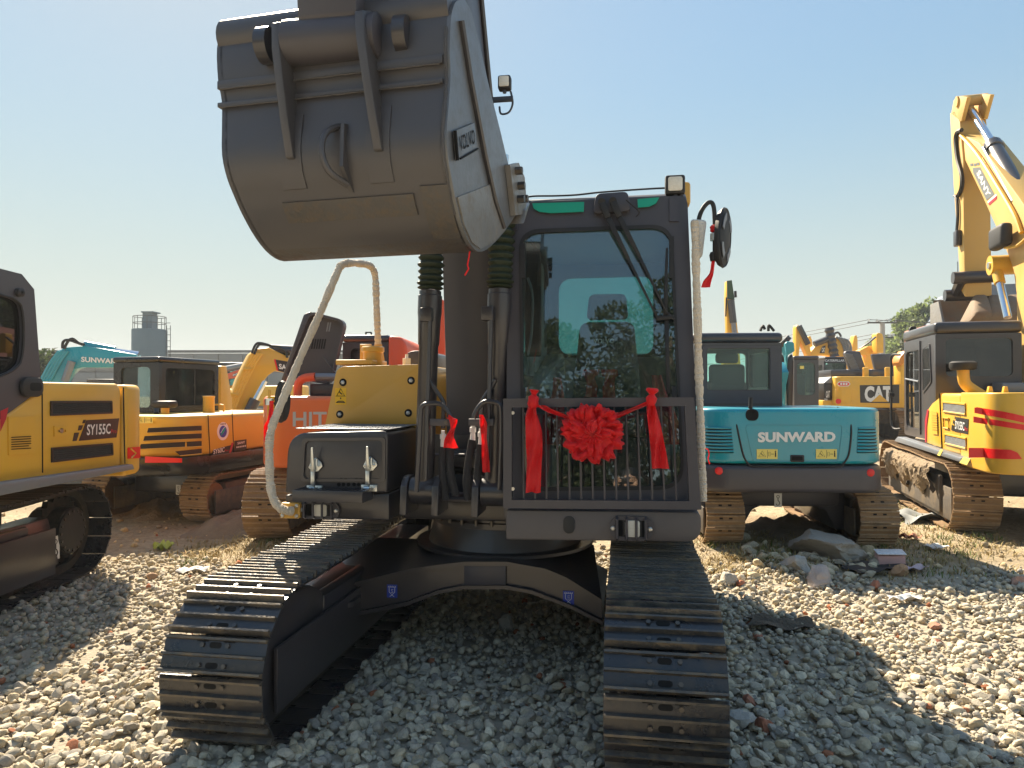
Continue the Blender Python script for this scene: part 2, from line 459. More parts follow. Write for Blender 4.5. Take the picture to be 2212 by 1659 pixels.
def shoe_mesh(w, pit, ms, mr, fine):
    key = (round(w, 3), round(pit, 4), ms.name, mr.name, fine)
    if key in _shoes: return _shoes[key]
    m = MB(ms, mr); L = pit * 0.955; h = L / 2
    if fine:
        prof = [(-h, 0.004), (-h + 0.012, 0.010)]
        prof = [(-h, -0.004), (-h, 0.006), (-h + .016, .011), (-.012, .011), (.012, .011), (h - .02, .011), (h, .004), (h, -.006), (h - .02, 0), (0, 0), (-h + .016, 0)]
        m.prism(prof, -w / 2, w / 2, 'x')
        m.use(mr)
        for c, hh in ((-h + .010, .038), (.0, .033), (h - .010, .028)):
            m.prism([(c - .011, .006), (c + .011, .006), (c + .005, hh), (c - .005, hh)], -w / 2 + .002, w / 2 - .002, 'x')
        m.use(BOLTDARK)
        for yy in (-h * .53, h * .53):
            for xx in (-.062, .062): m.cyl((xx, yy, .009), (xx, yy, .022), .011, 6)
        m.use(HOLE)
        for yy in (-h * .53, h * .53):
            m.prism(rrect(-.03, .03, yy - .013, yy + .013, .0125, 3), .0095, .0122, 'z')
        for xx in (-.065, .065):
            m.box(xx - .028, xx + .028, h - .026, h + .003, -.004, .0125)
    else:
        m.box(-w / 2, w / 2, -h, h, -.004, .010)
        m.use(mr)
        for c in (-h * .86, -.0, h * .86):
            m.prism([(c - .011, .009), (c + .011, .009), (c + .005, .026), (c - .005, .026)], -w / 2 + .003, w / 2 - .003, 'x')
        m.use(HOLE)
        for xx in (-.05, .05):
            m.box(xx - .018, xx + .018, h * .45 - .009, h * .45 + .009, .0095, .0115)
    o = m.build('track_shoe')
    COL.objects.unlink(o)
    _shoes[key] = o
    return o
BOLTDARK = mat('dark bolt head', (0.09, 0.085, 0.08), 0.35, metal=0.6, var=0.3, dust=0.3)
def crawler(parent, xc, w, spec, pitch, ms, mr, ml, mf, fine=False, phase=0.0, frame=None, guard=0, holes=True):
    """one track: chain with its shoes as sub-parts, and the frame it runs round"""
    path = track_path(*spec)
    yf, zf, rf, yr, zr, rr = spec[:6]
    m = MB(ml)
    for xx in (-.075, .045):
        m.ring(offset_path(path, .006), offset_path(path, .075), xc + xx, xc + xx + .03, 'x')
    ch = m.build('track_chain', parent)
    st, pit = walk(path, pitch, phase)
    src = shoe_mesh(w, pit, ms, mr, fine)
    for (y, z, a) in st:
        o = bpy.data.objects.new('track_shoe', src.data)
        o.location = (xc + random.uniform(-.003, .003), y, z); o.rotation_euler = (a + random.uniform(-.025, .025), 0, 0)
        link(o, ch)
    f = MB(mf)
    zb = 0.17; zt = min(zf, zr) + .16
    f.hexa([(xc - .17, yf + .16, zb), (xc + .17, yf + .16, zb), (xc + .17, yr - .2, zb), (xc - .17, yr - .2, zb)],
           [(xc - .10, yf + .2, zt), (xc + .10, yf + .2, zt), (xc + .10, yr - .25, zt + .02), (xc - .10, yr - .25, zt + .02)], .02)
    for sx in (-1, 1):
        f.box(xc + sx * .185 - .012, xc + sx * .185 + .012, yf - .12, yr - .3, .11, zt - .06, .008)
    f.build('track_frame', parent)
    r = MB(ml)
    nr = 7
    for i in range(nr):
        y = yf + .42 + (yr - yf - .84) * i / (nr - 1)
        r.lathe([(.05, -.12), (.085, -.11), (.085, -.05), (.07, -.045), (.07, .045), (.085, .05), (.085, .11), (.05, .12)], (xc, y, .115), (1, 0, 0), 12)
    r.build('track_roller', parent)
    s = MB(ml)
    s.lathe([(.08, -.1), (rf - .1, -.09), (rf - .1, -.04), (rf - .075, -.035), (rf - .075, .035), (rf - .1, .04), (rf - .1, .09), (.08, .1)], (xc, yf, zf), (1, 0, 0), 22)
    s.build('idler_wheel', parent)
    s = MB(ml)
    n = 20
    prof = []
    for i in range(n * 2):
        q = rr - .10 + (.03 if i % 2 else -.01); prof.append((yr + q * math.cos(math.pi * i / n), zr + q * math.sin(math.pi * i / n)))
    s.prism(prof, xc - .025, xc + .025, 'x'); s.lathe([(.19, -.16), (.21, -.14), (.21, .14), (.19, .16)], (xc, yr, zr), (1, 0, 0), 18)
    s.build('sprocket', parent)
    return ch

def strip(m, pts, widths, wdir, amp=0.006, n=7, folds=2.0, th=0.003, seed=0):
    """a length of cloth along pts, with lengthwise folds"""
    P = [Vector(p) for p in pts]; wd = Vector(wdir).normalized(); rr = random.Random(seed)
    ph = rr.random() * 6
    front = []; back = []
    for i, p in enumerate(P):
        t = (P[min(i + 1, len(P) - 1)] - P[max(i - 1, 0)]).normalized()
        nn = t.cross(wd).normalized(); w = widths[i] if isinstance(widths, (list, tuple)) else widths
        for q in range(n):
            u = q / (n - 1) - .5
            off = amp * math.sin(u * folds * 2 * math.pi + ph + i * .35) + amp * .5 * math.sin(u * 9 + i * .8)
            front.append(p + wd * (u * w) + nn * (off + th / 2)); back.append(p + wd * (u * w) + nn * (off - th / 2))
    N = len(P); tot = N * n; fs = []
    for i in range(N - 1):
        for q in range(n - 1):
            a = i * n + q; fs.append((a, a + 1, a + n + 1, a + n)); fs.append((tot + a + n, tot + a + n + 1, tot + a + 1, tot + a))
        for a in (i * n, i * n + n - 1): fs.append((a, a + n, tot + a + n, tot + a))
    for q in range(n - 1):
        for a in (q, (N - 1) * n + q): fs.append((a, a + 1, tot + a + 1, tot + a))
    return m.add(front + back, fs)

# ------------------------------------------------------------------ the black excavator in the middle
M = Fr(-0.037, 4.05, 9.0)
ex = M.empty('excavator', 'black excavator facing us, dark bucket raised, red cloth rosette tied on its cab', 'excavator')
XR, XL = 0.835, -1.163
SPEC = (-0.69, 0.322, 0.357, 2.20, 0.375, 0.372, 0.012)
crawler(ex, XR, .50, SPEC, .172, SHOE, SHOERIB, LINK, BLACK, True, 0.30)
crawler(ex, XL, .50, SPEC, .172, SHOE, SHOERIB, LINK, BLACK, True, 0.05)
for xc, s_ in ((XL, 1), (XR, -1)):        # guards beside the idler
    g = MB(BLACK); xg = xc + s_ * .135
    g.prism([(-.93, .14), (-.80, .06), (-.2, .08), (-.2, .52), (-.36, .60), (-.62, .62), (-.86, .52)], xg - .02, xg + .02, 'x', .006)
    g.box(xg - .06, xg + .03, -.2, 1.95, .12, .50, .015)
    g.build('idler_guard', ex)
# cross frame
yb = .28
def mp(u, v, y=0.0, k=0.0): return M.px(u, v, y, k)
low = [(668, 1345), (760, 1322), (880, 1298), (950, 1272), (1003, 1262), (1095, 1262), (1150, 1272), (1230, 1302), (1302, 1338)]
up = [(1300, 1292), (1225, 1245), (1180, 1226), (1095, 1211), (1003, 1211), (900, 1224), (800, 1248), (720, 1268), (670, 1290)]
m = MB(BLACK)
m.prism([mp(u, v, yb) for u, v in low + up], yb, yb + .025, 'y', .004)
m.build('cross_member_face', ex, smooth=8)
m = MB(BLACK)
flo = [mp(u, v, yb) for u, v in low]
m.prism(flo + [(x, z - .022) for x, z in flo[::-1]], yb - .035, yb + 1.2, 'y')
fup = [mp(u, v, yb) for u, v in up]
top = [(x, yb - .03, z) for x, z in fup] + [(x * .9 - .02, yb + .62, .60) for x, z in fup]
n = len(fup)
m.add(top + [(a, b, c - .025) for a, b, c in top], [(i, i + 1, n + i + 1, n + i) for i in range(n - 1)] + [(2 * n + i, 3 * n + i, 3 * n + i + 1, 2 * n + i + 1) for i in range(n - 1)] + [(i, 2 * n + i, 2 * n + i + 1, i + 1) for i in range(n - 1)])
m.build('cross_member_flange', ex, smooth=8)
m = MB(CHAR)
q = [mp(u, v, yb) for u, v in ((1004, 1262), (1094, 1262), (1094, 1213), (1004, 1213))]
m.prism(q, yb - .022, yb - .001, 'y', .003); m.build('cross_member_panel', ex)
m = MB(BLACK)
for xx in (-.50, .17): m.prism([(.33, .40), (1.9, .40), (1.7, .56), (.5, .56)], xx - .02, xx + .02, 'x')
m.build('cross_member_web', ex)
m = MB(BLACK)
for sx, u0 in ((-1, 690), ):
    x0, z0 = mp(700, 1330, -.05)
    m.prism(rrect(x0 - .09, x0 + .13, .05, .24, .06), .355, .385, 'z')
m.build('tie_down_eye', ex)
for (u, v) in ((847, 1277), (1228, 1291)):
    x, z = mp(u, v, yb - .004)
    m = MB(BLUED); m.box(x - .033, x + .033, yb - .006, yb - .001, z - .04, z + .04)
    m.use(WHITE)
    yy = yb - .007
    m.tube([(x - .018, yy, z + .022), (x - .018, yy, z - .005), (x, yy, z - .022), (x + .018, yy, z - .005), (x + .018, yy, z + .022)], .002, 4)
    m.tube([(x + .008, yy, z + .012), (x - .004, yy, z + .012), (x - .004, yy, z + .002), (x + .006, yy, z + .002), (x + .006, yy, z - .008), (x - .006, yy, z - .008)], .0017, 4)
    m.tube([(x - .026, yy, z + .026), (x + .026, yy, z + .026)], .0016, 4)
    for i in range(5): m.tube([(x - .024 + i * .011, yy, z + .027), (x - .018 + i * .011, yy, z + .034)], .0014, 4)
    m.tube([(x - .014, yy, z - .032), (x, yy, z - .024), (x + .014, yy, z - .033)], .0018, 4)
    m.build('tie_down_sticker', ex)
# slewing ring and deck
m = MB(BLACK)
cx = -.165; cy = .98
m.lathe([(.62, 0), (.62, .02), (.54, .022), (.50, .16), (.52, .165), (.52, .20), (.50, .205), (.50, .27), (.55, .275), (.55, .30)], (cx, cy, .60), (0, 0, 1), 48)
m.build('slewing_ring', ex)
m = MB(BOLTDARK)
for i in range(32):
    a = 2 * math.pi * i / 32
    m.cyl((cx + .53 * math.cos(a), cy + .53 * math.sin(a), .79), (cx + .53 * math.cos(a), cy + .53 * math.sin(a), .825), .012, 6)
m.build('slewing_ring_bolt', ex, kind='stuff')
m = MB(BLACK)
m.box(-1.25, 1.15, .62, 2.9, .90, .99, .01)
x0, z0 = mp(880, 1140, .42); x1, _ = mp(1096, 1140, .42)
m.box(-.72, .06, .36, .70, .84, .985, .012)
m.build('deck', ex)
# bumper under the cab with its lamp
k = 0.0
m = MB(DUSTY)
c = [mp(1093, 1166, -.10), mp(1515, 1171, -.10), mp(1515, 1107, -.10), mp(1092, 1102, -.10)]
out = rquad([c[0], c[1], c[2], c[3]], [.012, .085, .04, .02], 6)
m.prism(out, -.10, .62, 'y', .012, 2)
m.build('bumper', ex)
def guarded_lamp(u0, u1, v0, v1, y, lu0, lu1, nb=4, name='work_lamp'):
    (x0, z0), (x1, z1) = mp(u0, v1, y), mp(u1, v0, y)
    xm = (x0 + x1) / 2; zm = (z0 + z1) / 2; w = x1 - x0; h = z1 - z0
    m = MB(CHAR)
    ro = rrect(x0, x1, z0, z1, h * .46, 6)
    ri = rrect(x0 + w * .16, x1 - w * .16, z0 + h * .16, z1 - h * .16, h * .12, 6)
    m.ring(ro, ri, y - .014, y + .002)
    for i in range(nb):
        xx = x0 + w * (.17 + .66 * i / (nb - 1))
        m.tube([(xx, y - .005, z0 + .004), (xx, y - .034, z0 + h * .12), (xx, y - .036, z1 - h * .12), (xx, y - .005, z1 - .004)], .0075, 6)
    o = m.build('lamp_guard', ex)
    b = MB(HOLE); b.prism(ri, y - .006, y - .003); b.build('lamp_recess', o)
    b = MB(BOLT)
    for xx in (x0 + w * .075, x1 - w * .075): b.lathe([(.013, 0), (.013, .008), (.008, .012)], (xx, y - .014, zm), (0, -1, 0), 8)
    b.build('bolt', o)
    (a0, _), (a1, _) = mp(lu0, v1, y), mp(lu1, v0, y)
    l = MB(RUBBER); hh = h * .34
    l.box(a0 - .012, a1 + .012, y - .012, y - .006, zm - hh - .01, zm + hh + .01, .004)
    l.use(LENS); l.prism(rrect(a0, a1, zm - hh, zm + hh, .012, 3), y - .02, y - .0115, 'y', .004)
    l.build('work_lamp', ex)
guarded_lamp(1317, 1411, 1116, 1166, -.104, 1350, 1382)
m = MB(RUBBER); (x0, z0), (x1, z1) = mp(1217, 1152, -.104), mp(1241, 1115, -.104)
m.prism(rrect(x0, x1, z0, z1, (x1 - x0) * .49, 6), -.108, -.10, 'y', .002); m.build('blanking_plug', ex)

# tool box
tb = 0.0
m = MB(BLACK)
A = rquad([mp(615, 1068, tb), mp(836, 1066, tb), mp(838, 930, tb), mp(622, 935, tb)], [.03, .02, .05, .13], 7)
xr_ = mp(838, 1000, tb)[0]
m.prism(A, tb, tb + .62, 'y', .035, 3)
m.build('tool_box', ex)
m = MB(BLACK)
Q = [mp(613, 1086, tb), mp(633, 1118, tb), mp(838, 1126, tb), mp(838, 1068, tb), mp(613, 1070, tb)]
m.prism(Q, tb + .02, tb + .62, 'y', .012)
m.build('tool_box_base', ex)
m = MB(BLACK)
o_ = rquad([mp(650, 1040, tb), mp(846 - 12, 1040, tb), mp(846 - 12, 944, tb), mp(654, 946, tb)], .03, 4)
i_ = rquad([mp(657, 1034, tb), mp(846 - 19, 1034, tb), mp(846 - 19, 951, tb), mp(661, 953, tb)], .028, 4)
m.ring(o_, i_, tb - .012, tb + .004); m.build('tool_box_door', ex)
m = MB(HOLE)
for u in (737, 747, 770, 780):
    x, z = mp(u, 1036.5, tb); m.cyl((x, tb - .002, z), (x, tb + .006, z), .0115, 10)
for u in (732, 742, 753, 765, 775, 785):
    x, z = mp(u, 1046.5, tb); m.cyl((x, tb - .002, z), (x, tb + .006, z), .0115, 10)
m.build('vent_hole', ex, kind='stuff')
for ub, vb in ((681, 1003), (799, 1001)):
    x, z = mp(ub, vb, tb - .012); s = .0029
    l = MB(ZINC)
    y = tb - .012
    l.prism([(x - 14 * s, z - 6 * s), (x - 5 * s, z - 16 * s), (x + 7 * s, z - 14 * s), (x + 16 * s, z - 4 * s), (x + 14 * s, z + 4 * s), (x + 2 * s, z + 14 * s), (x - 6 * s, z + 10 * s)], y - .006, y, 'y', .001)
    l.hexa([(x - 6 * s, y - .03, z - 14 * s), (x + 2 * s, y - .03, z - 14 * s), (x + 2 * s, y - .012, z - 14 * s), (x - 6 * s, y - .012, z - 14 * s)],
           [(x - 1 * s, y - .055, z + 36 * s), (x + 3 * s, y - .055, z + 36 * s), (x + 3 * s, y - .04, z + 36 * s), (x - 1 * s, y - .04, z + 36 * s)], .002)
    l.cyl((x + 5 * s, y - .015, z - 2 * s), (x + 5 * s, y - .015, z + 12 * s), .008, 8)
    l.box(x - 7 * s, x + 1 * s, y - .02, y - .008, z - 42 * s, z - 14 * s, .002)
    l.box(x - 17 * s, x - 2 * s, y - .010, y + .010, z - 56 * s, z - 43 * s, .001)
    l.box(x + 1 * s, x + 16 * s, y - .010, y + .010, z - 56 * s, z - 43 * s, .001)
    l.cyl((x - 10 * s, y - .018, z - 49 * s), (x + 2 * s, y - .018, z - 49 * s), .012, 8)
    lo = l.build('latch', ex)
    b = MB(BOLT)
    for dx, dz in ((-9, -4), (10, -3), (-11, -49), (10, -49), (-2, 8)): b.lathe([(.008, 0), (.008, .006), (.004, .008)], (x + dx * s, y - .008, z + dz * s), (0, -1, 0), 6)
    b.build('bolt', lo)
m = MB(BLACK)
(x0, z0), (x1, z1) = mp(631, 1083, -.16), mp(783, 1062, -.16)
m.box(x0, x1, -.162, -.15, z0, z1, .002); m.box(x0, x0 + .012, -.15, .01, z0, z1); m.box(x1 - .012, x1, -.15, .01, z0, z1)
for i in range(16):
    xx = x0 + (x1 - x0) * (i + .5) / 16
    m.box(xx - .004, xx + .004, -.149, .01, z1 - .014, z1 - .002)
for i in range(4): m.box(x0 + .012, x1 - .012, -.12 + .035 * i, -.113 + .035 * i, z1 - .010, z1 - .0035)
m.build('step', ex)
guarded_lamp(647, 735, 1084, 1119, .016, 680, 708)
m = MB(YEL)
(x0, z0), (x1, z1) = mp(605, 1119, -.02), mp(648, 1087, -.02)
m.prism(rrect(x0, x1, z0, z1, .012, 3), -.024, .02, 'y', .002); hp = m.build('handrail_plate', ex)
b = MB(BOLT)
for xx in (x0 + .018, x1 - .018):
    for zz in (z0 + .016, z1 - .016): b.lathe([(.012, 0), (.012, .008), (.006, .011)], (xx, -.024, zz), (0, -1, 0), 6)
b.build('bolt', hp)
# chequer plate on top of the box
(x0, z0) = mp(640, 927, .04); x1, _ = mp(850, 924, .04)
m = MB(SKID)
zt = A[12][1] if False else max(p[1] for p in A) + .004
m.box(x0, xr_ + .0, .03, .60, zt, zt + .006, .002)
for i in range(17):
    for j in range(12):
        xx = x0 + .02 + (xr_ - x0 - .04) * i / 16; yy = .06 + .5 * j / 11
        d = .008 if (i + j) % 2 else -.008
        m.hexa([(xx - .010, yy - d - .003, zt + .006), (xx + .010, yy + d - .003, zt + .006), (xx + .010, yy + d + .003, zt + .006), (xx - .010, yy - d + .003, zt + .006)],
               [(xx - .008, yy - d - .002, zt + .009), (xx + .008, yy + d - .002, zt + .009), (xx + .008, yy + d + .002, zt + .009), (xx - .008, yy - d + .002, zt + .009)])
m.build('tread_plate', ex)

# ochre tank housing
ty = .62
m = MB(YEL)
out = rquad([mp(701, 925, ty), mp(908, 925, ty), mp(906, 787, ty), mp(728, 792, ty)], [.005, .005, .02, .06], 6)
m.prism(out, ty, ty + .85, 'y', .022, 3)
m.build('tank_housing', ex)
for u, v in ((741, 826), (888, 822), (734, 895), (882, 892)):
    x, z = mp(u, v, ty)
    m = MB(HOLE); m.lathe([(.027, 0), (.025, .003)], (x, ty, z), (0, -1, 0), 14)
    m.use(BOLT); m.lathe([(.014, .002), (.014, .012), (.007, .016)], (x, ty, z), (0, -1, 0), 6)
    m.build('bolt', ex)
def warn_sticker(m, x, y, z, w, h, split_v=True):
    """yellow label with a warning triangle and a second pictogram, on a plane facing -y"""
    m.use(YDEC2 if split_v else YDEC); m.box(x, x + w, y - .002, y - .0006, z, z + h)
    m.use(DECAL)
    yy = y - .0026; r = max(.0014, h * .022)
    if split_v:
        cx, cz, s = x + w / 2, z + h * .73, w * .36
    else:
        cx, cz, s = x + w * .26, z + h * .5, h * .36
    m.tube([(cx - s, yy, cz - s * .8), (cx + s, yy, cz - s * .8), (cx, yy, cz + s * .9)], r * 1.3, 4, closed=True)
    m.tube([(cx - s * .35, yy, cz + s * .2), (cx, yy, cz - s * .2), (cx + s * .4, yy, cz - s * .45)], r * 1.5, 4)
    if split_v:
        m.box(x + w * .04, x + w * .96, yy, y - .002, z + h * .485, z + h * .5)
        cz = z + h * .2
        m.tube([(cx - s, yy, cz - s * .3), (cx - s * .6, yy, cz), (cx + s * .6, yy, cz), (cx + s, yy, cz - s * .3)], r * 1.3, 4)
        m.tube([(cx, yy, cz + s * .5), (cx, yy, cz + s * .9)], r * 1.6, 4)
        m.tube([(cx - s * 1.1, yy, cz - s * .3), (cx + s * 1.1, yy, cz - s * .3)], r, 4)
    else:
        m.box(x + w * .50, x + w * .52, yy, y - .002, z + h * .1, z + h * .9)
        m.tube([(x + w * .56, yy, z + h * .3), (x + w * .64, yy, z + h * .3), (x + w * .64, yy, z + h * .7), (x + w * .56, yy, z + h * .7)], r * .8, 4, closed=True)
        m.tube([(x + w * .68, yy, z + h * .5), (x + w * .82, yy, z + h * .5)], r * 1.2, 4)
        m.tube([(x + w * .9, yy, z + h * .22), (x + w * .9, yy, z + h * .68)], r * 3, 5)
        m.tube([(x + w * .9, yy, z + h * .72), (x + w * .9, yy, z + h * .82)], r * 3, 5)
YDEC2 = mat('deep yellow sticker', (0.80, 0.47, 0.015), 0.4, var=0.05)
(x0, z0), (x1, z1) = mp(724, 874, ty - .001), mp(748, 838, ty - .001)
m = MB(YDEC2); warn_sticker(m, x0, ty, z0, x1 - x0, z1 - z0, True); m.build('warning_sticker', ex)
# fittings on the tank
zt = mp(800, 788, ty + .1)[1]
tx = mp(800, 770, ty + .15)[0]
m = MB(YEL)
m.lathe([(.075, 0), (.075, .03), (.068, .032), (.068, .10), (.08, .105), (.08, .135), (.07, .145)], (tx, ty + .2, zt - .01), (0, 0, 1), 20)
m.build('tank_filler', ex)
m = MB(YEL)
m.box(tx - .12, tx - .035, ty + .26, ty + .275, zt - .01, zt + .155, .004); m.box(tx - .22, tx + .05, ty + .06, ty + .36, zt + .0, zt + .035, .006)
m.build('tank_bracket', ex)
m = MB(WHITE); m.lathe([(.03, 0), (.03, .06), (.012, .062), (.012, .09)], (tx + .17, ty + .45, zt), (0, 0, 1), 12); m.build('reservoir_cap', ex)
m = MB(CHAR)
(x0, z0), (x1, z1) = mp(873, 796, 1.2), mp(925, 757, 1.2)
m.prism(rquad([(x0, z0), (x1, z0), (x1, z1), (x0, z1)], [.01, .01, .05, .09]), 1.2, 1.8, 'y', .03); m.build('engine_hood', ex)
m = MB(YEL)
m.box(-1.25, .0, 1.48, 2.85, .99, mp(800, 800, 1.5)[1] - .03, .05, 3); m.build('engine_housing', ex)
# counterweight and right side behind the cab
m = MB(CHAR); m.prism(rrect(-1.2, 1.15, 2.2, 3.0, (.02, .02, .45, .45), 7), .95, 1.85, 'z', .04); m.build('counterweight', ex)
m = MB(YEL); m.box(.06, 1.12, 1.75, 2.19, .99, 1.75, .03); m.build('side_housing', ex)

# wrapped handrail
P = [M.p3(632, 1104, -.04), M.p3(618, 1103, -.07), M.p3(602, 1095, -.08), M.p3(590, 1075, -.06), M.p3(584, 1045, -.04), M.p3(582, 1000, -.02), M.p3(582, 955, .0), M.p3(588, 922, .03), M.p3(604, 880, .08),
     M.p3(650, 770, .22), M.p3(692, 675, .35), M.p3(728, 590, .47), M.p3(738, 573, .52), M.p3(752, 568.5, .60), M.p3(776, 569, .80), M.p3(796, 573, .92), M.p3(806, 582, .97), M.p3(811, 602, 1.0), M.p3(813, 650, 1.0), M.p3(815, 700, 1.0), M.p3(817, 752, 1.0)]
pts = spline(P, 26)
m = MB(FOAM)
m.tube(pts, [.0242 + random.uniform(-.0022, .0030) + .0015 * math.sin(i * .21) for i, _ in enumerate(pts)], 14); m.build('wrapped_handrail', ex)
m = MB(YEL); b_ = M.p3(817, 745, 1.0); m.tube([b_, (b_[0] + .015, b_[1], b_[2] - .22)], [.03, .05], 10); m.build('handrail_socket', ex)
# left mirror seen edge on, behind the rail
def mirror(name_c, c, tilt, w, h):
    m = MB(RUBBER)
    m.lathe([(w * .55, -.035), (w * .9, -.03), (w, -.005), (w * .96, .008), (w * .90, .004), (w * .6, .012), (w * .3, .016)], (0, 0, 0), (0, -1, 0), 26)
    o = m.build('mirror', ex)
    o.scale = (1, 1, h / w); o.location = c; o.rotation_euler = tilt
    return o
c = M.p3(607, 868, .18); mirror('mirror', c, (0, R(6), R(-34)), .070, .135)
m = MB(YEL); p = M.p3(582, 900, .10); p2 = M.p3(582, 842, .10); m.cyl(p, p2, .008, 8); m.use(ZINC); p3 = M.p3(581, 868, .10); m.cyl((p3[0], p3[1], p3[2] - .02), (p3[0], p3[1], p3[2] + .02), .024, 10); m.build('mirror_bracket', ex)

# ------------------------------------------------------------------ boom, arm, cylinders
_a, _b = mp(962, 600, .60)[0], mp(1062, 600, .60)[0]
XB = (_a + _b) / 2
BW = (_b - _a) / 2
boom_pts_front = [(.66, 1.12), (.60, 1.9), (.52, 2.5), (.32, 3.0), (-.05, 3.5), (-.55, 4.15), (-1.15, 4.9), (-1.75, 5.55)]
boom_pts_back = [(-1.60, 5.85), (-1.0, 5.35), (-.35, 4.75), (.2, 4.15), (.62, 3.5), (.86, 2.9), (.98, 2.2), (1.0, 1.1)]
m = MB(CHAR)
m.prism(boom_pts_front + boom_pts_back, XB - BW, XB + BW, 'x', .008); m.build('boom', ex)
m = MB(BLACK)
for s_ in (-1, 1):
    m.lathe([(.10, 0), (.10, .06), (.065, .065), (.065, .12)], (XB + s_ * BW, .15, 3.05), (s_, 0, 0), 18)
    m.lathe([(.12, 0), (.12, .05)], (XB + s_ * BW, .83, 1.2), (s_, 0, 0), 18)
m.build('boom_boss', ex)
m = MB(BLACK)
for i, q in enumerate((.02, .045, .07)):
    m.tube([(XB + BW + .01, y + q * 1.0 - .10, z) for y, z in boom_pts_back[::-1][1:]], .010, 6)
m.build('boom_pipe', ex)
m = MB(BLACK)
for xx in (XB - .13, XB + .13):
    m.prism(rrect(.66, 1.06, .95, 1.38, .12), xx - .28 if xx < XB else xx + .23, xx - .23 if xx < XB else xx + .28, 'x')
m.build('boom_foot_bracket', ex)
for xx, s_, ut in ((mp(916, 1075, .1)[0], -1, 930), (mp(1068, 1075, .1)[0], 1, 1080)):
    b0 = Vector((xx, .10, 1.06)); b2 = Vector((xx, .15, 3.05)); b2.x = xx + (mp(ut, 650, .13)[0] - xx) * 1.6
    d = (b2 - b0).normalized()
    gl = b0 + d * 1.20
    m = MB(BLACK)
    m.lathe([(.05, 0), (.058, .02), (.058, .86), (.063, .87), (.068, 1.02), (.072, 1.06), (.072, 1.16), (.066, 1.165), (.066, 1.19)], b0, d, 20)
    m.build('boom_cylinder', ex)
    m = MB(CHROME); m.cyl(gl, b2, .034, 14); m.build('cylinder_rod', ex)
    m = MB(BELLOW); prof = []; nn = 15
    Lb = (b2 - gl).length - .12
    for i in range(nn):
        h0 = Lb * (i / nn) ** 1.25; h1 = Lb * ((i + .5) / nn) ** 1.25; rr_ = .080 + random.uniform(-.004, .005)
        prof += [(.060, h0), (rr_ - .003, h0 + (h1 - h0) * .7), (rr_, h1)]
    prof += [(.07, Lb)]
    m.lathe(prof, gl, d, 20); m.build('bellows', ex, smooth=60)
    m = MB(BLACK)
    m.lathe([(.05, -.075), (.082, -.07), (.082, .07), (.05, .075)], b0, (1, 0, 0), 18)
    for q in (-.115, .075): m.prism([(-.02, .93), (.24, .93), (.2, 1.10), (.15, 1.15), (.06, 1.15), (.0, 1.10)], xx + q, xx + q + .04, 'x', .006)
    m.build('cylinder_bracket', ex)
    m = MB(BLACK)
    ps = [b0 + d * .08 + Vector((s_ * -.03, -.085, 0)), b0 + d * .75 + Vector((s_ * -.03, -.088, 0)), b0 + d * 1.02 + Vector((s_ * -.03, -.09, 0))]
    m.tube(ps, .013, 8); m.box(xx - .035 - s_ * .03, xx + .035 - s_ * .03, ps[2].y - .015, ps[2].y + .05, ps[2].z - .02, ps[2].z + .06, .006)
    m.build('cylinder_pipe', ex)
# pipes bent over the deck
def tubeM(name, pv, r, mtl, y, par=None, per=5, ys=None):
    P = [M.p3(u, v, (ys[i] if ys else y)) for i, (u, v) in enumerate(pv)]
    m = MB(mtl); m.tube(spline(P, per), r, 8); return m.build(name, par or ex)
tubeM('guard_rail', [(900, 1062), (906, 960), (909, 890), (914, 876), (926, 872), (948, 872), (960, 879), (970, 892), (975, 902)], .014, BLACK, -.03)
tubeM('guard_rail', [(1079, 1058), (1083, 960), (1083, 890), (1078, 873), (1062, 868), (1048, 868), (1036, 877), (1026, 893), (1023, 904)], .014, BLACK, -.03)
tubeM('hydraulic_pipe', [(927, 820), (936, 835), (957, 866), (958, 880), (957, 925)], .013, BLACK, .04)
tubeM('hydraulic_pipe', [(1070, 820), (1062, 835), (1042, 866), (1040, 880), (1039, 925)], .013, BLACK, .04)
for (u0, u1) in ((928, 978), (1012, 1066)):
    (x0, z0), (x1, z1) = mp(u0, 920, .0), mp(u1, 905, .0)
    m = MB(CHAR); m.box(x0, x1, .0, .02, z0, z1, .003); m.use(BOLTDARK); m.lathe([(.012, 0), (.012, .008)], ((x0 + x1) / 2 + .03, 0, (z0 + z1) / 2), (0, -1, 0), 8); m.build('pipe_clamp', ex)
for pv, fit in ((((957, 930), (957, 965), (955, 1000), (957, 1040), (963, 1080)), 1), (((975, 930), (974, 965), (972, 1000), (976, 1035), (985, 1070)), 0),
                (((1022, 915), (1021, 950), (1012, 1000), (1008, 1040), (1010, 1080)), 1), (((1039, 925), (1039, 960), (1034, 1000), (1031, 1040), (1035, 1085)), 1)):
    P = [M.p3(u, v, .06) for u, v in pv]
    m = MB(HOSE); m.tube(spline(P[1:], 5), .023, 10); h = m.build('hose', ex)
    m = MB(WHITE if fit else BLACK); d_ = Vector(P[1]) - Vector(P[0])
    m.lathe([(.012, 0), (.012, .02), (.019, .022), (.019, .05), (.014, .052), (.016, .075), (.016, .12)], P[0], d_, 8); m.build('hose_fitting', h)
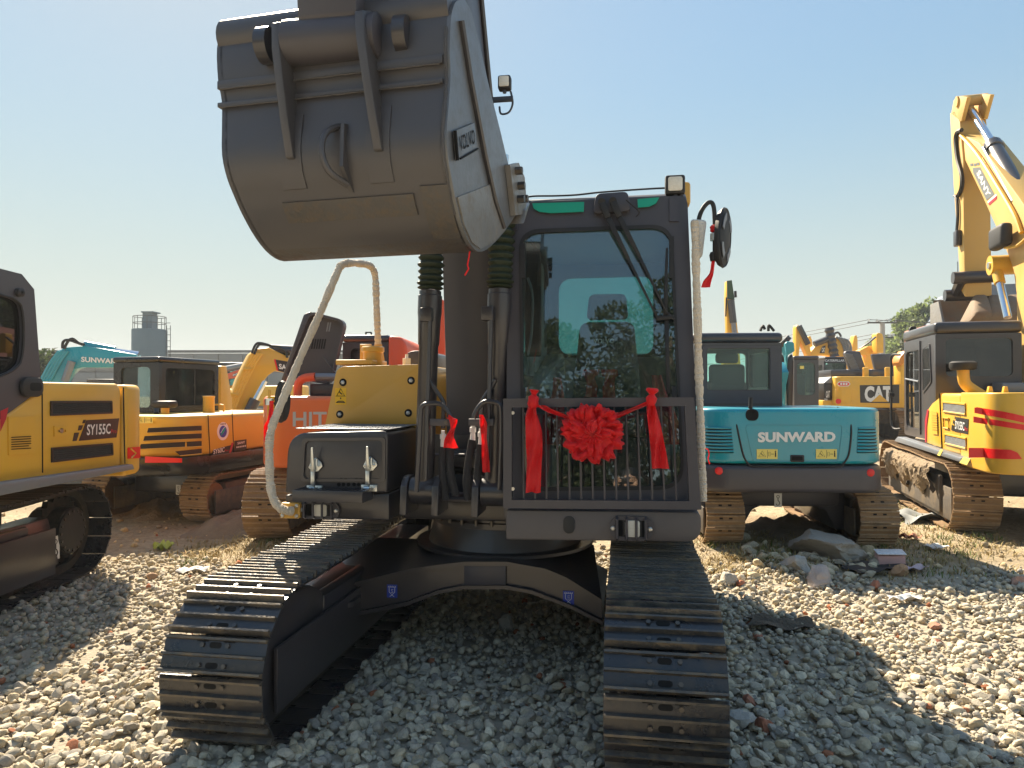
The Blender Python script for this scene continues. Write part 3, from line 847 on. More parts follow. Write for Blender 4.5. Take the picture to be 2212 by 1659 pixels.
# machinery behind the hoses
m = MB(BLACK)
(x0, z0), (x1, z1) = mp(950, 1010, .45), mp(1062, 975, .45); m.box(x0, x1, .45, .62, z0, z1, .01)
(x0, z0), (x1, z1) = mp(940, 1105, .40), mp(1070, 1020, .40); m.box(x0, x1, .5, .62, z0, z1 - .03, .01)
m.box(XB - .30, XB + .30, .62, .66, .98, 1.36)
m.use(CHAR); (x0, z0) = mp(935, 982, .36); (x1, _) = mp(1070, 982, .36); m.cyl((x0, .36, z0), (x1, .36, z0), .010, 8)
m.cyl(M.p3(1030, 1065, .3), M.p3(1042, 1035, .3), .02, 10); m.cyl(M.p3(1048, 1000, .3), M.p3(1052, 1040, .3), .014, 10)
m.build('swing_motor', ex)
m = MB(CHAR); m.box(XB - .12, XB + .12, .18, .45, .985, 1.0, .004)
m.lathe([(.05, 0), (.05, .02)], (XB, .3, 1.0), (0, 0, 1), 14); m.build('deck_cover', ex)

# arm
m = MB(CHAR)
AX = -.47
m.prism([(-1.40, 3.10), (-1.26, 3.02), (-1.17, 3.12), (-1.05, 4.4), (-1.25, 5.4), (-1.62, 5.95), (-1.85, 5.9), (-1.78, 5.2), (-1.52, 4.2)], AX - .125, AX + .125, 'x', .02)
m.build('arm', ex)
m = MB(CHAR); m.lathe([(.07, -.20), (.088, -.19), (.088, .19), (.07, .20)], (AX, -1.33, 3.045), (1, 0, 0), 22)
m.use(BLACK)
for s_ in (-1, 1): m.lathe([(.07, 0), (.07, .05), (.05, .055)], (AX + s_ * .26, -1.33, 3.045), (s_, 0, 0), 18)
m.build('arm_boss', ex)
m = MB(CHAR)
for s_ in (-1, 1):
    m.prism([(-1.16, 3.16), (-1.06, 3.10), (-.98, 3.18), (-1.02, 3.9), (-1.12, 3.9)], AX + s_ * .19 - .022, AX + s_ * .19 + .022, 'x', .006)
m.lathe([(.05, -.25), (.06, -.24), (.06, .24), (.05, .25)], (AX, -1.06, 3.2), (1, 0, 0), 16)
m.build('bucket_link', ex)
m = MB(BLACK); m.cyl((AX, -1.07, 3.85), (AX, -.75, 5.0), .06, 16); m.use(CHROME); m.cyl((AX, -1.08, 3.55), (AX, -1.06, 3.9), .035, 14); m.build('bucket_cylinder', ex)
m = MB(BLACK); m.cyl((XB, -.3, 4.95), (XB, -1.3, 6.0), .065, 16); m.build('arm_cylinder', ex)

# bucket
B0, B1 = -1.015, -.005
def taper(z): return .07 * (3.15 - z) / .55 + (.05 * (2.45 - z) if z < 2.45 else 0)
_n_before = set(bpy.data.objects)
back = [(-1.235, 3.215), (-1.30, 3.17), (-1.345, 3.09), (-1.362, 2.95), (-1.352, 2.86), (-1.372, 2.74), (-1.392, 2.62), (-1.375, 2.53), (-1.335, 2.46), (-1.29, 2.39), (-1.215, 2.31), (-1.12, 2.258), (-1.0, 2.25), (-.85, 2.30), (-.6, 2.43), (-.36, 2.585)]
back = [(p.x, p.y) for p in spline([(a_, b_, 0) for a_, b_ in back], 3)]
inn = [(y + .03, z + (.0 if z > 2.6 or y > -.8 and z > 3 else .02)) for i, (y, z) in enumerate(back)]
def flare(y): return .03 * (y + 1.38)
N_ = len(back)
vs = []
for (y, z) in back: vs += [(B0 + taper(z) - flare(y), y, z), (B1 + flare(y), y, z)]
for (y, z) in inn: vs += [(B0 + taper(z) - flare(y), y, z), (B1 + flare(y), y, z)]
fs = []
for i in range(N_ - 1):
    fs.append((2 * i, 2 * i + 1, 2 * i + 3, 2 * i + 2)); o = 2 * N_
    fs.append((o + 2 * i + 2, o + 2 * i + 3, o + 2 * i + 1, o + 2 * i))
for i in (0, N_ - 1): fs.append((2 * i, 2 * i + 1, 2 * N_ + 2 * i + 1, 2 * N_ + 2 * i))
m = MB(BUCKET, BUCKETLOW); m.add(vs, fs)
for i, f in enumerate(m.f):
    if i // 2 >= 32 and i < 2 * (N_ - 1): m.m[i] = 1
m.build('bucket_shell', ex, smooth=50)
mouth = [(-.56, 2.775), (-.69, 2.886), (-.877, 3.034), (-1.0, 3.15), (-1.11, 3.235), (-1.19, 3.24)]
LITSIDE = mat('skylit bucket side plate', (0.15, 0.155, 0.165), 0.36, metal=0.35, var=0.15, dust=0.25, dcol=(0.16, 0.15, 0.14), dscale=14, bump=0.06, bscale=40)  # right side painted paler than the shell for the sky light on it
for s_, xb, mt in ((1, B1, LITSIDE), (-1, B0, BUCKET)):
    pts = back + mouth
    tp = (lambda z: 0.0) if s_ > 0 else taper
    a = [(xb + tp(z) + s_ * flare(y) + s_ * .016, y, z) for y, z in pts]; b = [(xb + tp(z) + s_ * flare(y) - s_ * .010, y, z) for y, z in pts]
    n = len(pts)
    m = MB(mt)
    bmm = MB(mt)
    m.add(a + b, [list(range(n)), list(range(n, 2 * n))[::-1]] + [(i, (i + 1) % n, n + (i + 1) % n, n + i) for i in range(n)])
    m.build('bucket_side', ex, smooth=30)
    # stiffener along the mouth
    m = MB(BLACK)
    rim = [(-.40, 2.55), (-.60, 2.735), (-.80, 2.90), (-1.00, 3.06), (-1.17, 3.17)]
    def sp(y, z, o): return (xb + tp(z) + s_ * (flare(y) + o), y, z)
    m.tube([sp(-1.255, 3.12, .024), sp(-1.14, 2.93, .024), sp(-.95, 2.68, .024), sp(-.80, 2.52, .024), sp(-.66, 2.43, .024)], .013, 6)
    m.build('side_rim', ex)
    # side cutter
    m = MB(WEAR)
    cut = [(-.62, 2.74), (-.46, 2.80), (-.34, 2.76), (-.30, 2.64), (-.34, 2.57), (-.52, 2.52)]
    q0 = [sp(y, z, .018) for y, z in cut]; q1 = [sp(y, z, .045) for y, z in cut]
    n = len(cut); m.add(q0 + q1, [list(range(n))[::-1], list(range(n, 2 * n))] + [(i, (i + 1) % n, n + (i + 1) % n, n + i) for i in range(n)])
    co = m.build('side_cutter', ex)
    m = MB(BOLTDARK)
    for y, z in ((-.52, 2.74), (-.47, 2.68), (-.48, 2.61), (-.41, 2.63)):
        p = sp(y, z, .045); m.cyl(p, (p[0] + s_ * .035, p[1], p[2]), .02, 6)
    m.build('bolt', co)
    # worn lower corner plate
    m = MB(WEAR)
    cor = [(-1.285, 2.41), (-1.21, 2.32), (-1.115, 2.268), (-1.0, 2.262), (-.80, 2.335), (-.62, 2.43), (-.86, 2.58)]
    q0 = [sp(y, z, .014) for y, z in cor]; q1 = [sp(y, z, .022) for y, z in cor]
    n = len(cor); m.add(q0 + q1, [list(range(n))[::-1], list(range(n, 2 * n))] + [(i, (i + 1) % n, n + (i + 1) % n, n + i) for i in range(n)])
    m.build('corner_plate', ex)
# name plate on the bucket side
def bside(u, v, o=.02):
    y = -1.2
    for _ in range(30):
        x = B1 + flare(y) + o
        yy, z = M.sd(u, v, x); y = yy
    return Vector((x, y, z))
c0, c1, c2, c3 = [bside(u, v) for u, v in ((981, 348), (1014, 324), (1010, 267), (977, 284))]
m = MB(LITSIDE); m.plate([c0, c1, c2, c3], .008); m.use(HOLE)
e1 = (c1 - c0); e2 = (c3 - c0)
m.text('VOLVO', c0 + e1 * .12 + e2 * .25 + e1.cross(e2).normalized() * .0115, e1, e2, e1.length * .78, e2.length * .52, .012)
m.tube([c0 + e1 * .1 + e2 * .02 + Vector((.012, 0, 0)), c1 + e2 * .02 + Vector((.012, 0, 0))], .004, 5)
m.tube([c0 + Vector((.01, -.003, 0)), c3 + Vector((.01, -.003, 0))], .007, 6)
m.build('name_plate', ex)
# ribs, torsion tube, eye, wear pads on the bucket back
def bp_y(z):
    for (a, b) in zip(back, back[1:]):
        if a[1] >= z >= b[1]: return a[0] + (b[0] - a[0]) * (a[1] - z) / max(1e-6, a[1] - b[1])
    return -1.0
for ut, vt, ub, vb in ((578, 70, 613, 325), (768, 58, 815, 310)):
    (x0, z0), (x1, z1) = mp(ut, vt, -1.46), mp(ub, vb, -1.41)
    m = MB(BUCKET)
    yy = lambda z, q: bp_y(z) - q
    pr = [(-1.25, 3.20), (-1.36, 3.15), (-1.455, 3.10), (-1.465, 3.0), (-1.45, 2.85), (-1.435, 2.72), (-1.41, 2.58), (-1.385, 2.575), (-1.36, 2.7), (-1.33, 2.95)]
    a = [(x0 + (x1 - x0) * (3.15 - z) / .6 - .02, y, z) for y, z in pr]; b = [(p[0] + .036, p[1], p[2]) for p in a]
    n = len(pr)
    m._bev(a + b, [list(range(n)), list(range(n, 2 * n))[::-1]] + [(i, (i + 1) % n, n + (i + 1) % n, n + i) for i in range(n)], .006)
    m.build('hinge_rib', ex)
    m = MB(BUCKET)
    (x2, _), (x3, _) = mp(ub - 32, 340, -1.4), mp(ub + 22, 340, -1.4)
    vv = []
    zz = [2.76, 2.68, 2.60, 2.53, 2.47]
    for z in zz: vv += [(x2, bp_y(z) - .007, z), (x3, bp_y(z) - .007, z)]
    for z in zz: vv += [(x2, bp_y(z) + .004, z), (x3, bp_y(z) + .004, z)]
    n = len(zz); ff = [(2 * i, 2 * i + 1, 2 * i + 3, 2 * i + 2) for i in range(n - 1)]
    for i in range(n - 1): ff += [(2 * i, 2 * i + 2, 2 * n + 2 * i + 2, 2 * n + 2 * i), (2 * i + 1, 2 * n + 2 * i + 1, 2 * n + 2 * i + 3, 2 * i + 3)]
    ff += [(0, 2 * n, 2 * n + 1, 1), (2 * n - 2, 2 * n - 1, 4 * n - 1, 4 * n - 2)]
    m.add(vv, ff); m.build('backing_plate', ex)
m = MB(BUCKET)
for z0, dz, pr in ((2.905, .035, .007), (2.83, .02, .005)):
    m.prism([(-1.352 - pr - .012, z0), (-1.352 - pr - .012, z0 + dz), (-1.33, z0 + dz), (-1.33, z0)], B0 + .01, B1 - .01, 'x', .004)
m.build('torsion_strip', ex)
m = MB(BUCKET)
m.tube([(B0 - .005, -1.275, 3.15), (B1 + .005, -1.275, 3.15)], .085, 20); m.build('torsion_tube', ex)
x0, z0 = mp(716, 320, -1.42)
m = MB(BUCKET)
m.tube(spline([(x0 + .0, -1.365, z0 + .12), (x0 - .028, -1.43, z0 + .075), (x0 - .035, -1.46, z0), (x0 - .015, -1.44, z0 - .08), (x0 + .025, -1.36, z0 - .115)], 5), .013, 8)
m.use(BUCKET); m.prism([(-1.36, z0 + .125), (-1.41, z0 + .11), (-1.42, z0 - .06), (-1.33, z0 - .14)], x0 + .02, x0 + .035, 'x'); m.build('lifting_eye', ex)
m = MB(BUCKETLOW)
for (ua, ub_, va, vb_) in ((905, 985, 405, 500), (590, 888, 432, 470)):
    zz = [mp(ua, va + (vb_ - va) * i / 5, -1.3)[1] for i in range(6)]
    xa, xb_ = mp(ua, va, -1.32)[0], min(mp(ub_, va, -1.32)[0], B1)
    vv = []
    for z in zz: vv += [(xa, bp_y(z) - .008, z - .004), (xb_, bp_y(z) - .008, z - .004)]
    for z in zz: vv += [(xa, bp_y(z) + .004, z + .004), (xb_, bp_y(z) + .004, z + .004)]
    n = 6; ff = [(2 * i, 2 * i + 1, 2 * i + 3, 2 * i + 2) for i in range(n - 1)]
    for i in range(n - 1): ff += [(2 * i, 2 * i + 2, 2 * n + 2 * i + 2, 2 * n + 2 * i), (2 * i + 1, 2 * n + 2 * i + 1, 2 * n + 2 * i + 3, 2 * i + 3)]
    ff += [(0, 2 * n, 2 * n + 1, 1), (2 * n - 2, 2 * n - 1, 4 * n - 1, 4 * n - 2)]
    m.add(vv, ff)
m.build('wear_pad', ex)
m = MB(mat('weld bead', (.095, .09, .09), .42, metal=.3, var=.4, bump=.4, bscale=160))
def bead(pts, r=.004): m.tube([(x + random.uniform(-.001, .001), y, z + random.uniform(-.001, .001)) for x, y, z in pts], [r * random.uniform(.7, 1.25) for _ in pts], 5)
for ut, ub in ((560, 640), (742, 842)):
    for q in ():
        zs_ = [2.78 - .33 * i / 14 for i in range(15)]; xx = mp(q + 22, 330, -1.4)[0]
        bead([(xx, bp_y(z) - .008, z) for z in zs_])
for zz, pr_ in ((2.902, .022), (2.827, .020)): bead([(B0 + .03 + (B1 - B0 - .05) * i / 40, -1.352 - pr_, zz) for i in range(41)])
bead([(B1 - .0, bp_y(3.05 - .7 * i / 30) - .003, 3.05 - .7 * i / 30) for i in range(31)], .007)
m.build('weld_bead', ex, kind='stuff')
for i in range(5):                        # teeth on the lip
    xx = B0 - .05 + (B1 - B0 + .1) * i / 4
    m = MB(WEAR); m.hexa([(xx - .04, -.42, 2.50), (xx + .04, -.42, 2.50), (xx + .04, -.38, 2.58), (xx - .04, -.38, 2.58)], [(xx - .02, -.20, 2.65), (xx + .02, -.20, 2.65), (xx + .02, -.19, 2.67), (xx - .02, -.19, 2.67)], .006)
    m.build('bucket_tooth', ex)
# the bucket is slewed a little further than the boom
for o in set(bpy.data.objects) - _n_before:
    if o.parent is ex:
        a = -R(5.0); px_, py_ = B1, -1.37
        o.rotation_euler = (0, 0, a)
        o.location = (px_ - (px_ * math.cos(a) - py_ * math.sin(a)), py_ - (px_ * math.sin(a) + py_ * math.cos(a)), 0)
# boom lamp
p = Vector(M.p3(1090, 180, -.45)); q = Vector(M.p3(1056, 219, -.45)); q2 = Vector(M.p3(1108, 213, -.45))
m = MB(RUBBER); m.box(p.x - .033, p.x + .033, p.y - .02, p.y + .03, p.z - .035, p.z + .037, .010)
m.use(LENS); m.prism(rrect(p.x - .025, p.x + .025, p.z - .024, p.z + .027, .006, 3), p.y - .026, p.y - .019, 'y', .002)
m.use(BLACK); m.box(q.x - .03, q2.x, q.y, q.y + .012, q.z - .006, q.z + .022, .002); m.cyl((p.x, p.y, p.z - .05), (p.x, p.y, p.z - .03), .01, 8)
m.tube(spline([(p.x + .03, p.y + .01, p.z - .04), (p.x + .04, p.y + .01, p.z - .10), (p.x + .02, p.y + .01, p.z - .145), (p.x - .02, p.y + .01, p.z - .15), (p.x - .03, p.y + .02, p.z - .11)], 5), .0055, 6)
m.build('boom_lamp', ex)
c = Vector(M.p3(1105, 305, .15))
m = MB(SKID); m.lathe([(.05, 0), (.058, .01), (.058, .06), (.052, .065), (.052, .10), (.03, .105)], (XB + BW + .02, .15, 3.05), (1, 0, 0), 18); m.use(BOLT); m.box(XB + BW + .06, XB + BW + .075, .14, .16, 3.10, 3.14); m.build('boom_pin', ex)
# ------------------------------------------------------------------ cab of the black excavator
KT = .123
KC = -.117
def ct(u, v, o=0.0): return M.px(u, v, KC + o, KT)          # (x, z) on the tilted front of the cab, o metres in front/behind
def cy_(z, o=0.0): return KC + KT * z + o
def ctp(u, v, o=0.0): x, z = ct(u, v, o); return (x, cy_(z, o), z)
CB = KC
m = MB(CHAR)
outer = rquad([ct(1094, 1098), ct(1512, 1100), ct(1484, 424), ct(1098, 440)], [.01, .02, .06, .07], 7)
inner = rquad([ct(1128, 1060), ct(1478, 1056), ct(1452, 486), ct(1122, 498)], [.14, .14, .13, .13], 7)
m.ring(outer, inner, CB - .02, CB + .10, 'y', KT)
cab = m.build('cab_front_frame', ex)
m = MB(RUBBER)
i1 = rquad([ct(1134, 1052), ct(1472, 1048), ct(1446, 494), ct(1128, 506)], [.13, .13, .12, .12], 7)
m.ring(inner, i1, CB - .028, CB - .006, 'y', KT); m.build('window_seal', ex)
# panes
def half(pts, zc, above):
    out = []
    n = len(pts)
    for i in range(n):
        a, b = pts[i], pts[(i + 1) % n]
        ia = (a[1] >= zc) == above; ib = (b[1] >= zc) == above
        if ia: out.append(a)
        if ia != ib:
            t = (zc - a[1]) / (b[1] - a[1]); out.append((a[0] + (b[0] - a[0]) * t, zc))
    return out
zsplit = ct(1290, 872)[1]
m = MB(WIND); m.prism(half(i1, zsplit + .012, True), CB - .014, CB - .009, 'y', 0, 2, KT); m.build('windscreen', ex, smooth=0)
m = MB(WIND); m.prism(half(i1, zsplit - .012, False), CB - .014, CB - .009, 'y', 0, 2, KT); m.build('lower_windscreen', ex, smooth=0)
m = MB(CHAR); m.box(i1[0][0] - .12, i1[6][0] + .12, cy_(zsplit) - .02, cy_(zsplit) + .02, zsplit - .012, zsplit + .012, .003); m.build('window_rail', ex)
# inner wiper stops and gaskets on the pillars
m = MB(RUBBER)
for u0, u1, v0, v1 in ((1124, 1134, 525, 600), (1446, 1456, 510, 600), (1127, 1134, 838, 866), (1452, 1462, 835, 866)):
    a, b, c, d = ctp(u0, v1, -.03), ctp(u1, v1, -.03), ctp(u1, v0, -.03), ctp(u0, v0, -.03); m.plate([a, b, c, d], -.016)
m.build('pane_latch', ex)
# shell: sides, rear, roof, floor
xa, xb = -.005, 1.075
Y0, Y1 = .06, 1.70
zR = ct(1290, 428)[1]
zF = .99
m = MB(CHAR)
def yk(z): return cy_(z, .09)
def sidewall(x, y_off, wy0, wy1, wz0, wz1, lean):
    o = rquad([(yk(zF), zF), (Y1, zF), (Y1 - .05, zR - .03), (yk(zR) + .02, zR - .03)], .03, 5)
    i = rquad([(wy0, wz0), (wy1, wz0), (wy1 - .04, wz1), (wy0 + .08, wz1)], .08, 5)
    mm = MB(CHAR); n = len(o)
    def X(z): return x - lean * (z - zF)
    vs = [(X(z), y, z) for y, z in o] + [(X(z), y, z) for y, z in i] + [(X(z) + y_off, y, z) for y, z in o] + [(X(z) + y_off, y, z) for y, z in i]
    fs = []
    for q in range(n):
        j = (q + 1) % n
        fs += [(q, j, n + j, n + q), (2 * n + j, 2 * n + q, 3 * n + q, 3 * n + j), (j, q, 2 * n + q, 2 * n + j), (n + q, n + j, 3 * n + j, 3 * n + q)]
    mm.add(vs, fs); so = mm.build('cab_side', ex)
    g = MB(GLASS); g.add([(X(z) + y_off * .5, y, z) for y, z in i], [list(range(n))]); g.build('side_window', so, smooth=0)
sidewall(xa, .05, .34, 1.5, 1.75, zR - .18, -.012)
sidewall(xb, -.05, .26, 1.5, 1.25, zR - .18, .035)
m = MB(CHAR)
o = rquad([(xa, zF), (xb, zF), (xb - .06, zR - .03), (xa + .02, zR - .03)], .04, 5)
(wx0, wz0), (wx1, wz1) = mp(1207, 768, Y1), mp(1411, 597, Y1)
i = rquad([(wx0, wz0), (wx1, wz0), (wx1, wz1), (wx0, wz1)], [.12, .10, .10, .12], 5)
m.ring(o, i, Y1 - .03, Y1 + .02); rw = m.build('cab_rear', ex)
RG = glass('rear cab glass', (0.30, 0.56, 0.55), 0.8, 0, 0.10)
m = MB(RG); m.prism(i, Y1 - .008, Y1 - .004); m.build('rear_window', rw, smooth=0)
# interior lining
m = MB(CABGREY)
m.box(xa + .055, xb - .10, .45, Y1 - .04, zR - .14, zR - .07, .02)
m.box(xa + .055, xb - .06, Y1 - .05, Y1 - .032, zF + .02, wz0 - .02, .004)
m.box(xa + .052, xa + .062, .9, Y1 - .05, zF + .02, zR - .1)
m.hexa([(xa + .06, .55, zF), (xa + .26, .55, zF), (xa + .26, Y1 - .05, zF), (xa + .06, Y1 - .05, zF)], [(xa + .06, .55, 1.70), (xa + .15, .55, 1.70), (xa + .2, Y1 - .05, 1.95), (xa + .06, Y1 - .05, 1.95)], .02)
m.hexa([(xb - .26, .7, zF), (xb - .06, .7, zF), (xb - .06, Y1 - .05, zF), (xb - .26, Y1 - .05, zF)], [(xb - .22, .75, 1.55), (xb - .08, .75, 1.55), (xb - .08, Y1 - .05, 1.6), (xb - .22, Y1 - .05, 1.6)], .02)
m.build('cab_lining', ex)
m = MB(RUBBER); m.box(xa + .05, xb - .05, .10, Y1 - .03, zF - .02, zF + .012); m.build('floor_mat', ex)
m = MB(RUBBER)
(x0, z0), (x1, z1) = mp(1133, 770, .45), mp(1168, 540, .45)
m.box(x0, x1, .45, .50, z0, z1, .012); m.build('monitor_column', ex)
# roof
m = MB(CHAR)
rf = [(cy_(zR - .08, -.025), zR - .085), (cy_(zR, .0), zR - .01), (.30, zR + .03), (Y1 + .02, zR + .02), (Y1 + .02, zR - .05), (.3, zR - .08)]
m.prism(rf, xa + .005, xb - .045, 'x', .02, 3); m.build('cab_roof', ex)
m = MB(CHAR)
q = rquad([ct(1280, 462, -.05), ct(1363, 456, -.05), ct(1356, 414, -.05), ct(1288, 419, -.05)], .03, 4)
m.prism(q, CB - .06, CB + .16, 'y', .01, 2, KT); m.build('wiper_motor_cover', ex)
for pts in (((1150, 440), (1262, 437), (1261, 458), (1190, 461), (1165, 458), (1153, 451)), ((1377, 431), (1424, 427), (1417, 440), (1403, 447), (1378, 449))):
    P = [ctp(u, v, -.035) for u, v in pts]; m = MB(GREEN); m.plate(P, -.006); m.build('green_sticker', ex)
# wipers
def bar3(m, a, b, w0, w1, t):
    a = Vector(a); b = Vector(b); d = (b - a).normalized(); s = d.cross(Vector((0, 1, 0))).normalized()
    m.hexa([a - s * w0, a + s * w0, a + s * w0 + Vector((0, t, 0)), a - s * w0 + Vector((0, t, 0))], [b - s * w1, b + s * w1, b + s * w1 + Vector((0, t, 0)), b - s * w1 + Vector((0, t, 0))], .003)
m = MB(RUBBER)
for (a, b, c, d) in (((1300, 436), (1313, 470), (1358, 560), (1421, 688)), ((1324, 434), (1338, 468), (1382, 555), (1443, 680))):
    m.cyl(ctp(a[0], a[1], -.10), ctp(a[0], a[1], -.02), .022, 12)
    bar3(m, ctp(*a, -.10), ctp(*b, -.09), .020, .018, .02); bar3(m, ctp(*b, -.085), ctp(*c, -.06), .016, .010, .014); bar3(m, ctp(*c, -.06), ctp(*d, -.045), .008, .006, .010)
bar3(m, ctp(1418, 688, -.05), ctp(1456, 684, -.05), .012, .012, .012)
bar3(m, ctp(1456, 690, -.05), ctp(1443, 676, -.05), .008, .008, .012)
bar3(m, ctp(1441, 535, -.03), ctp(1437, 690, -.03), .006, .013, .02)
bar3(m, ctp(1440, 690, -.03), ctp(1444, 850, -.03), .012, .010, .016)
m.build('wiper', ex)
m = MB(RUBBER); m.tube(spline([ctp(1352, 431, -.1), ctp(1362, 440, -.08), ctp(1376, 452, -.07), ctp(1381, 460, -.06), ctp(1374, 468, -.05)], 5), .004, 6); m.build('washer_hose', ex)
# roof cable and lamp
m = MB(RUBBER); m.tube(spline([ctp(u, v, .06) for u, v in ((1126, 440), (1128, 430), (1150, 424), (1200, 423), (1245, 421), (1290, 416), (1340, 412), (1400, 408), (1440, 406))], 6), .006, 6); m.build('lamp_cable', ex)
m = MB(RUBBER)
(x0, z0), (x1, z1) = ct(1437, 419, -.03), ct(1480, 377, -.03); yy = cy_(z0, -.03)
m.box(x0, x1, yy, yy + .06, z0, z1, .014)
m.use(LENS); m.prism(rrect(x0 + .016, x1 - .016, z0 + .016, z1 - .014, .012, 3), yy - .007, yy + .002, 'y', .003)
m.use(BLACK); m.box((x0 + x1) / 2 - .008, (x0 + x1) / 2 + .012, yy + .02, yy + .03, z0 - .12, z0 + .01); m.box((x0 + x1) / 2 + .03, (x0 + x1) / 2 + .045, yy + .02, yy + .03, z0 - .14, z0 - .0)
m.build('roof_lamp', ex)
m = MB(YEL); p = ct(1478, 412, .25); m.box(p[0] - .08, p[0] + .035, cy_(p[1], .2), cy_(p[1], .3), p[1] - .10, p[1] + .045, .02); m.build('roof_bracket', ex)
m = MB(CHAR)
for (u0, u1, v0, v1) in ((1446, 1466, 428, 478), (1101, 1117, 448, 496)):
    m.plate([ctp(u0, v1, -.03), ctp(u1, v1, -.03), ctp(u1, v0, -.03), ctp(u0, v0, -.03)], -.02)
m.prism([ct(1110, 470, -.04), ct(1125, 452, -.04), ct(1126, 436, -.04), ct(1112, 430, -.04), ct(1102, 440, -.04)], CB - .09, CB + .02, 'y', .006, 2, KT)
m.build('roof_clip', ex)
# lamp pipe frame of the guard grille
yg = -.105
m = MB(CHAR)
o = [mp(1089, 1096, yg), mp(1513, 1099, yg), mp(1498, 858, yg), mp(1089, 861, yg)]
i = [mp(1107, 1078, yg), mp(1488, 1081, yg), mp(1478, 877, yg), mp(1107, 880, yg)]
m.ring(o, i, yg - .03, yg + .012); gf = m.build('guard_frame', ex)
for q in range(14):
    t = (q + 1) / 15
    xx0 = i[0][0] + (i[1][0] - i[0][0]) * t; xx1 = i[3][0] + (i[2][0] - i[3][0]) * t
    b = MB(CHAR); b.tube([(xx0, yg - .005, i[0][1] - .012), (xx1, yg - .005, i[2][1] + .012)], .0062, 7); b.build('guard_bar', gf)
for zz in (i[0][1] + .06, i[3][1] - .03): b = MB(BOLT); b.lathe([(.010, 0), (.010, .008)], (i[0][0] + .006, yg - .02, zz), (0, -1, 0), 8); b.build('bolt', gf)
# seat and controls
m = MB(SEAT)
sx = mp(1310, 700, 1.05)[0]
m.hexa([(sx - .25, 1.0, 1.50), (sx + .25, 1.0, 1.50), (sx + .25, 1.22, 1.50), (sx - .25, 1.22, 1.50)], [(sx - .20, 1.13, 2.15), (sx + .20, 1.13, 2.15), (sx + .18, 1.29, 2.15), (sx - .18, 1.29, 2.15)], .055, 3)
m.box(sx - .26, sx + .26, .55, 1.1, 1.36, 1.50, .05, 3)
so = m.build('seat', ex)
m = MB(SEAT); (x0, z0), (x1, z1) = mp(1266, 690, 1.12), mp(1358, 632, 1.12)
m.hexa([(x0, 1.12, z0), (x1, 1.12, z0), (x1, 1.22, z0), (x0, 1.22, z0)], [(x0 + .02, 1.14, z1), (x1 - .02, 1.14, z1), (x1 - .02, 1.22, z1), (x0 + .02, 1.22, z1)], .035, 3); m.build('headrest', so)
m = MB(WHITE); (x0, z0), (x1, z1) = mp(1282, 742, 1.08), mp(1327, 731, 1.08)
m.text('VOLVO', (x0, 1.072, z0), (1, 0, 0), (0, .2, .98), x1 - x0, z1 - z0, .02); m.build('seat_lettering', so)
m = MB(RUBBER)
m.box(sx - .30, sx + .30, .6, 1.15, zF + .01, 1.36, .03)
for s_ in (-1, 1): m.box(sx + s_ * .36 - .06, sx + s_ * .36 + .06, .55, 1.15, 1.42, 1.52, .025)
m.build('seat_base', ex)
m = MB(RUBBER)
for dx in (-.07, .07):
    m.cyl((sx + dx, .32, zF), (sx + dx, .42, 1.52), .012, 8)
    m.box(sx + dx - .05, sx + dx + .05, .28, .48, zF + .012, zF + .035, .008)
for s_ in (-1, 1): m.cyl((sx + s_ * .36, .60, 1.5), (sx + s_ * .36, .56, 1.66), .014, 8)
m.build('control_lever', ex)
m = MB(CABGREY); m.tube(spline([mp3 for mp3 in (M.p3(1140, 600, .3), M.p3(1150, 640, .3), M.p3(1148, 720, .3), M.p3(1140, 768, .3))], 5), .008, 6); m.build('grab_handle', ex)
for (ps, ws, lab) in ((((1278, 798), (1274, 815), (1279, 835), (1276, 858)), (.10, .06, .07, .085), 'red plastic cover over the travel lever nearer the boom inside the cab'),
                      (((1316, 798), (1318, 815), (1315, 835), (1316, 862)), (.10, .065, .075, .085), 'red plastic cover over the travel lever nearer the door inside the cab')):
    m = MB(CLOTHDIM); P = [M.p3(u, v, .40) for u, v in ps]
    strip(m, spline(P, 4), [ws[min(3, int(j / 4))] for j in range(13)], (1, 0, 0), .014, 9, 1.3, .004, 3)
    o = m.build('lever_cover'); o.location = M.O; o.rotation_euler = (0, 0, -R(M.yaw)); tag(o, lab, 'lever cover', 'red covers on the cab levers')
for (ps, w0, lab) in ((((1203, 815), (1205, 850), (1200, 900), (1203, 960)), .05, 'thin red cloth hung on the joystick near the monitor column inside the cab'),
                      (((1418, 810), (1425, 850), (1440, 900), (1452, 960)), .06, 'thin red cloth hung on the joystick beside the cab door')):
    m = MB(CLOTHDIM); P = [M.p3(u, v, .52) for u, v in ps]
    strip(m, spline(P, 4), [w0 + .11 * (j / 12) ** 1.3 for j in range(13)], (1, 0, 0), .012, 9, 1.6, .004, 5)
    o = m.build('joystick_cloth'); o.location = M.O; o.rotation_euler = (0, 0, -R(M.yaw)); tag(o, lab, 'red cloth', 'red cloths inside the cab')
